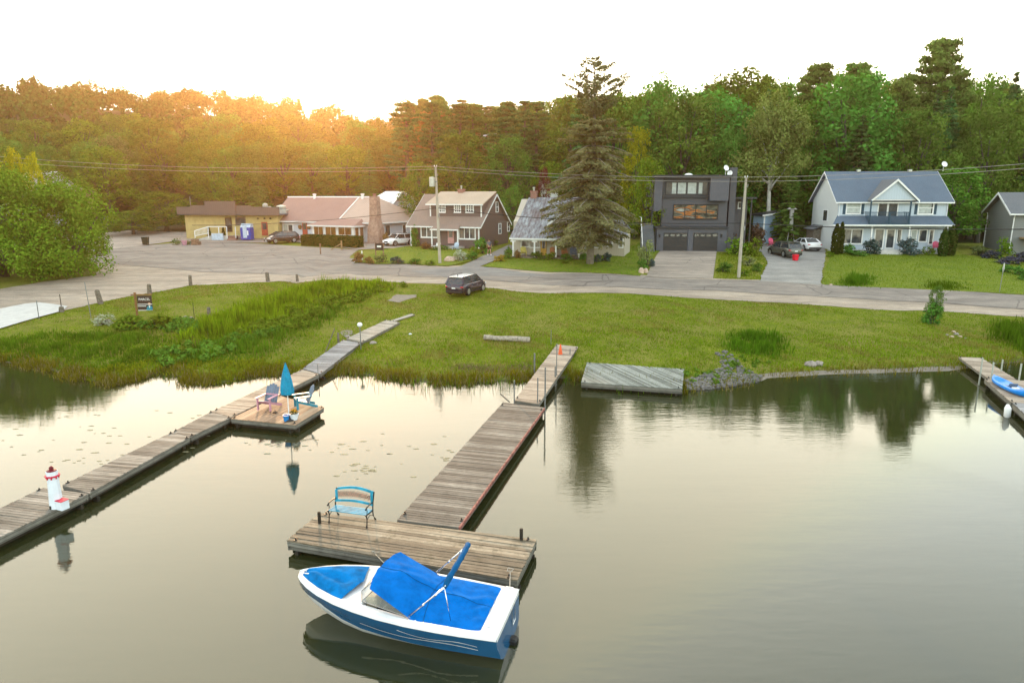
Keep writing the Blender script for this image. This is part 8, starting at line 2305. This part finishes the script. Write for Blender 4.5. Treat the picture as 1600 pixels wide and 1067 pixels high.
# fringe of the whole shoreline: weeds, dead stalks, stems standing in the water
xx = rs.uniform(-52, 60, 60000); dd = rs.normal(.25, .5, 60000); yy = np.interp(xx, SHX, SHY)+dd
px = 800+FPX*xx/(yy*CP+CAM_H*SP)
k = (dd > -.9) & ((px < 1075) | (rs.rand(60000) < .15)) & (np.sin(xx*1.7)+np.sin(xx*4.1)*.6+rs.normal(0,.5,60000) > -.6-(dd-.3)*.8)
x, y = xx[k], yy[k]; z = np.maximum(terr(x, y), -.05)
hh = rs.uniform(.10,.38,len(x))*np.where(rs.rand(len(x)) < .12, 1.5, 1)
q = rs.rand(len(x)) < .28
v, f = blades(x[~q], y[~q], hh[~q], .035+0*hh[~q], rs, .6, z[~q]); tag(np_mesh('shore_weeds', v, f, M['g_marsh']), 'ragged green weeds along the waterline', 'weeds', kind='stuff')
v, f = blades(x[q], y[q], hh[q]*.9, .03+0*hh[q], rs, .8, z[q]); tag(np_mesh('dead_reeds', v, f, M['g_brown']), 'dead brown stalks along the waterline', 'weeds', kind='stuff')
x = rs.uniform(-14, 9, 260); d_ = -np.abs(rs.normal(0, 1.0, 260))-.1; y = np.interp(x, SHX, SHY)+d_; k = d_ > -2.6
v, f = blades(x[k], y[k], rs.uniform(.25,.7,k.sum()), .03+0*x[k], rs, .35, 0*x[k]-.05); tag(np_mesh('water_stems', v, f, M['g_reed2']), 'sparse reed stems standing in the shallow water', 'reeds', kind='stuff')
# washed up debris line left of the ramp
a = W2([(712,577.5),(720,573),(826,575),(828,578.5)]); x, y = scatter(2600, a); x = x+rs.normal(0,.3,len(x)); y = y+rs.normal(0,.35,len(y))+.25*np.sin(x*1.3); v, f = blades(x, y, rs.uniform(.04,.12,len(x)), .05+0*x, rs, 2.5); tag(np_mesh('drift_line', v, f, M['g_brown']), 'line of washed up dead reeds on the grass left of the ramp', 'weeds', kind='stuff')
# longer grass of the gardens
for poly, lb in (([(552,412),(640,413),(700,417),(735,409),(742,394),(700,385),(640,385),(600,391),(575,401)], 'mown grass of the brown house lawn'), ([(754,417),(860,426),(1000,432),(1012,412),(1032,392),(1000,380),(960,395),(870,403),(800,402),(780,408)], 'mown grass of the cottage lawn'), ([(1284,446),(1420,452),(1600,461),(1700,466),(1700,420),(1600,410),(1500,398),(1400,398),(1300,396),(1290,420)], 'mown grass of the blue house lawn'), ([(1118,436),(1188,438),(1200,412),(1186,396),(1124,396)], 'rough grass between the two drives')):
    P = W2(poly); A = np.array(P); area = (A[:,0].max()-A[:,0].min())*(A[:,1].max()-A[:,1].min())
    x, y = scatter(int(area*45), P); v, f = blades(x, y, rs.uniform(.08,.2,len(x)), .05+0*x, rs, .7); tag(np_mesh('lawn_grass', v, f, M['g_lawn']), lb, 'grass', kind='stuff')

# leafy weeds along the lower edge of the reed strip and under it
def weeds(name, label, line, n, r0, r1, mat, spread=.9, leafsz=.13, per=900):
    rr = random.Random(len(line)*13+n); P = [gp(*q) for q in line]; bl = []
    for i in range(n):
        t = rr.uniform(0, len(P)-1.001); k = int(t); p = P[k].lerp(P[k+1], t-k)
        x, y = p.x+rr.gauss(0, spread), p.y+rr.gauss(0, spread*.8); r = rr.uniform(r0, r1)
        bl.append(((x, y, tz(x, y)+r*.45), r, r*rr.uniform(.7,1.25)))
    v, f = blobs_cards(bl, per, leafsz, np.random.RandomState(n), shell=.35)
    tag(np_mesh(name, v, f, M[mat]), label, 'weeds', kind='stuff')
weeds('leafy_weeds', 'bright leafy weeds along the right edge of the reed strip', [(612,446),(560,464),(520,472),(480,490),(440,508),(410,520)], 110, .2, .48, 'leaf_c', .8)
weeds('leafy_weeds', 'leafy green weeds below the reed strip near the shore', [(400,522),(360,536),(320,552),(290,560)], 60, .2, .42, 'leaf_a', .9)
weeds('leafy_weeds', 'low leafy mass between the hanging sign and the reeds', [(180,512),(230,510),(280,508),(300,514)], 60, .2, .4, 'leaf_a', .6)
weeds('leafy_weeds', 'weeds growing between the rubble stones', [(1080,598),(1120,588),(1150,575),(1160,555)], 40, .08, .22, 'leaf_a', .8, .07, 2600)
# ------------------------------------------------------------------ evening haze
hz = MB(); hz.box(-560, 560, -40, 470, -6, 88)
hm = D.materials.new('evening_haze'); hm.use_nodes = True
hn = hm.node_tree.nodes; hn.remove(hn['Principled BSDF'])
pv = hn.new('ShaderNodeVolumePrincipled'); pv.inputs['Color'].default_value = (1.0, .64, .36, 1)
pv.inputs['Density'].default_value = .00024; pv.inputs['Anisotropy'].default_value = .81
hm.node_tree.links.new(pv.outputs[0], hn['Material Output'].inputs['Volume'])
tag(hz.build('haze', hm), 'warm evening haze over the shore and the hill', 'haze', kind='stuff')
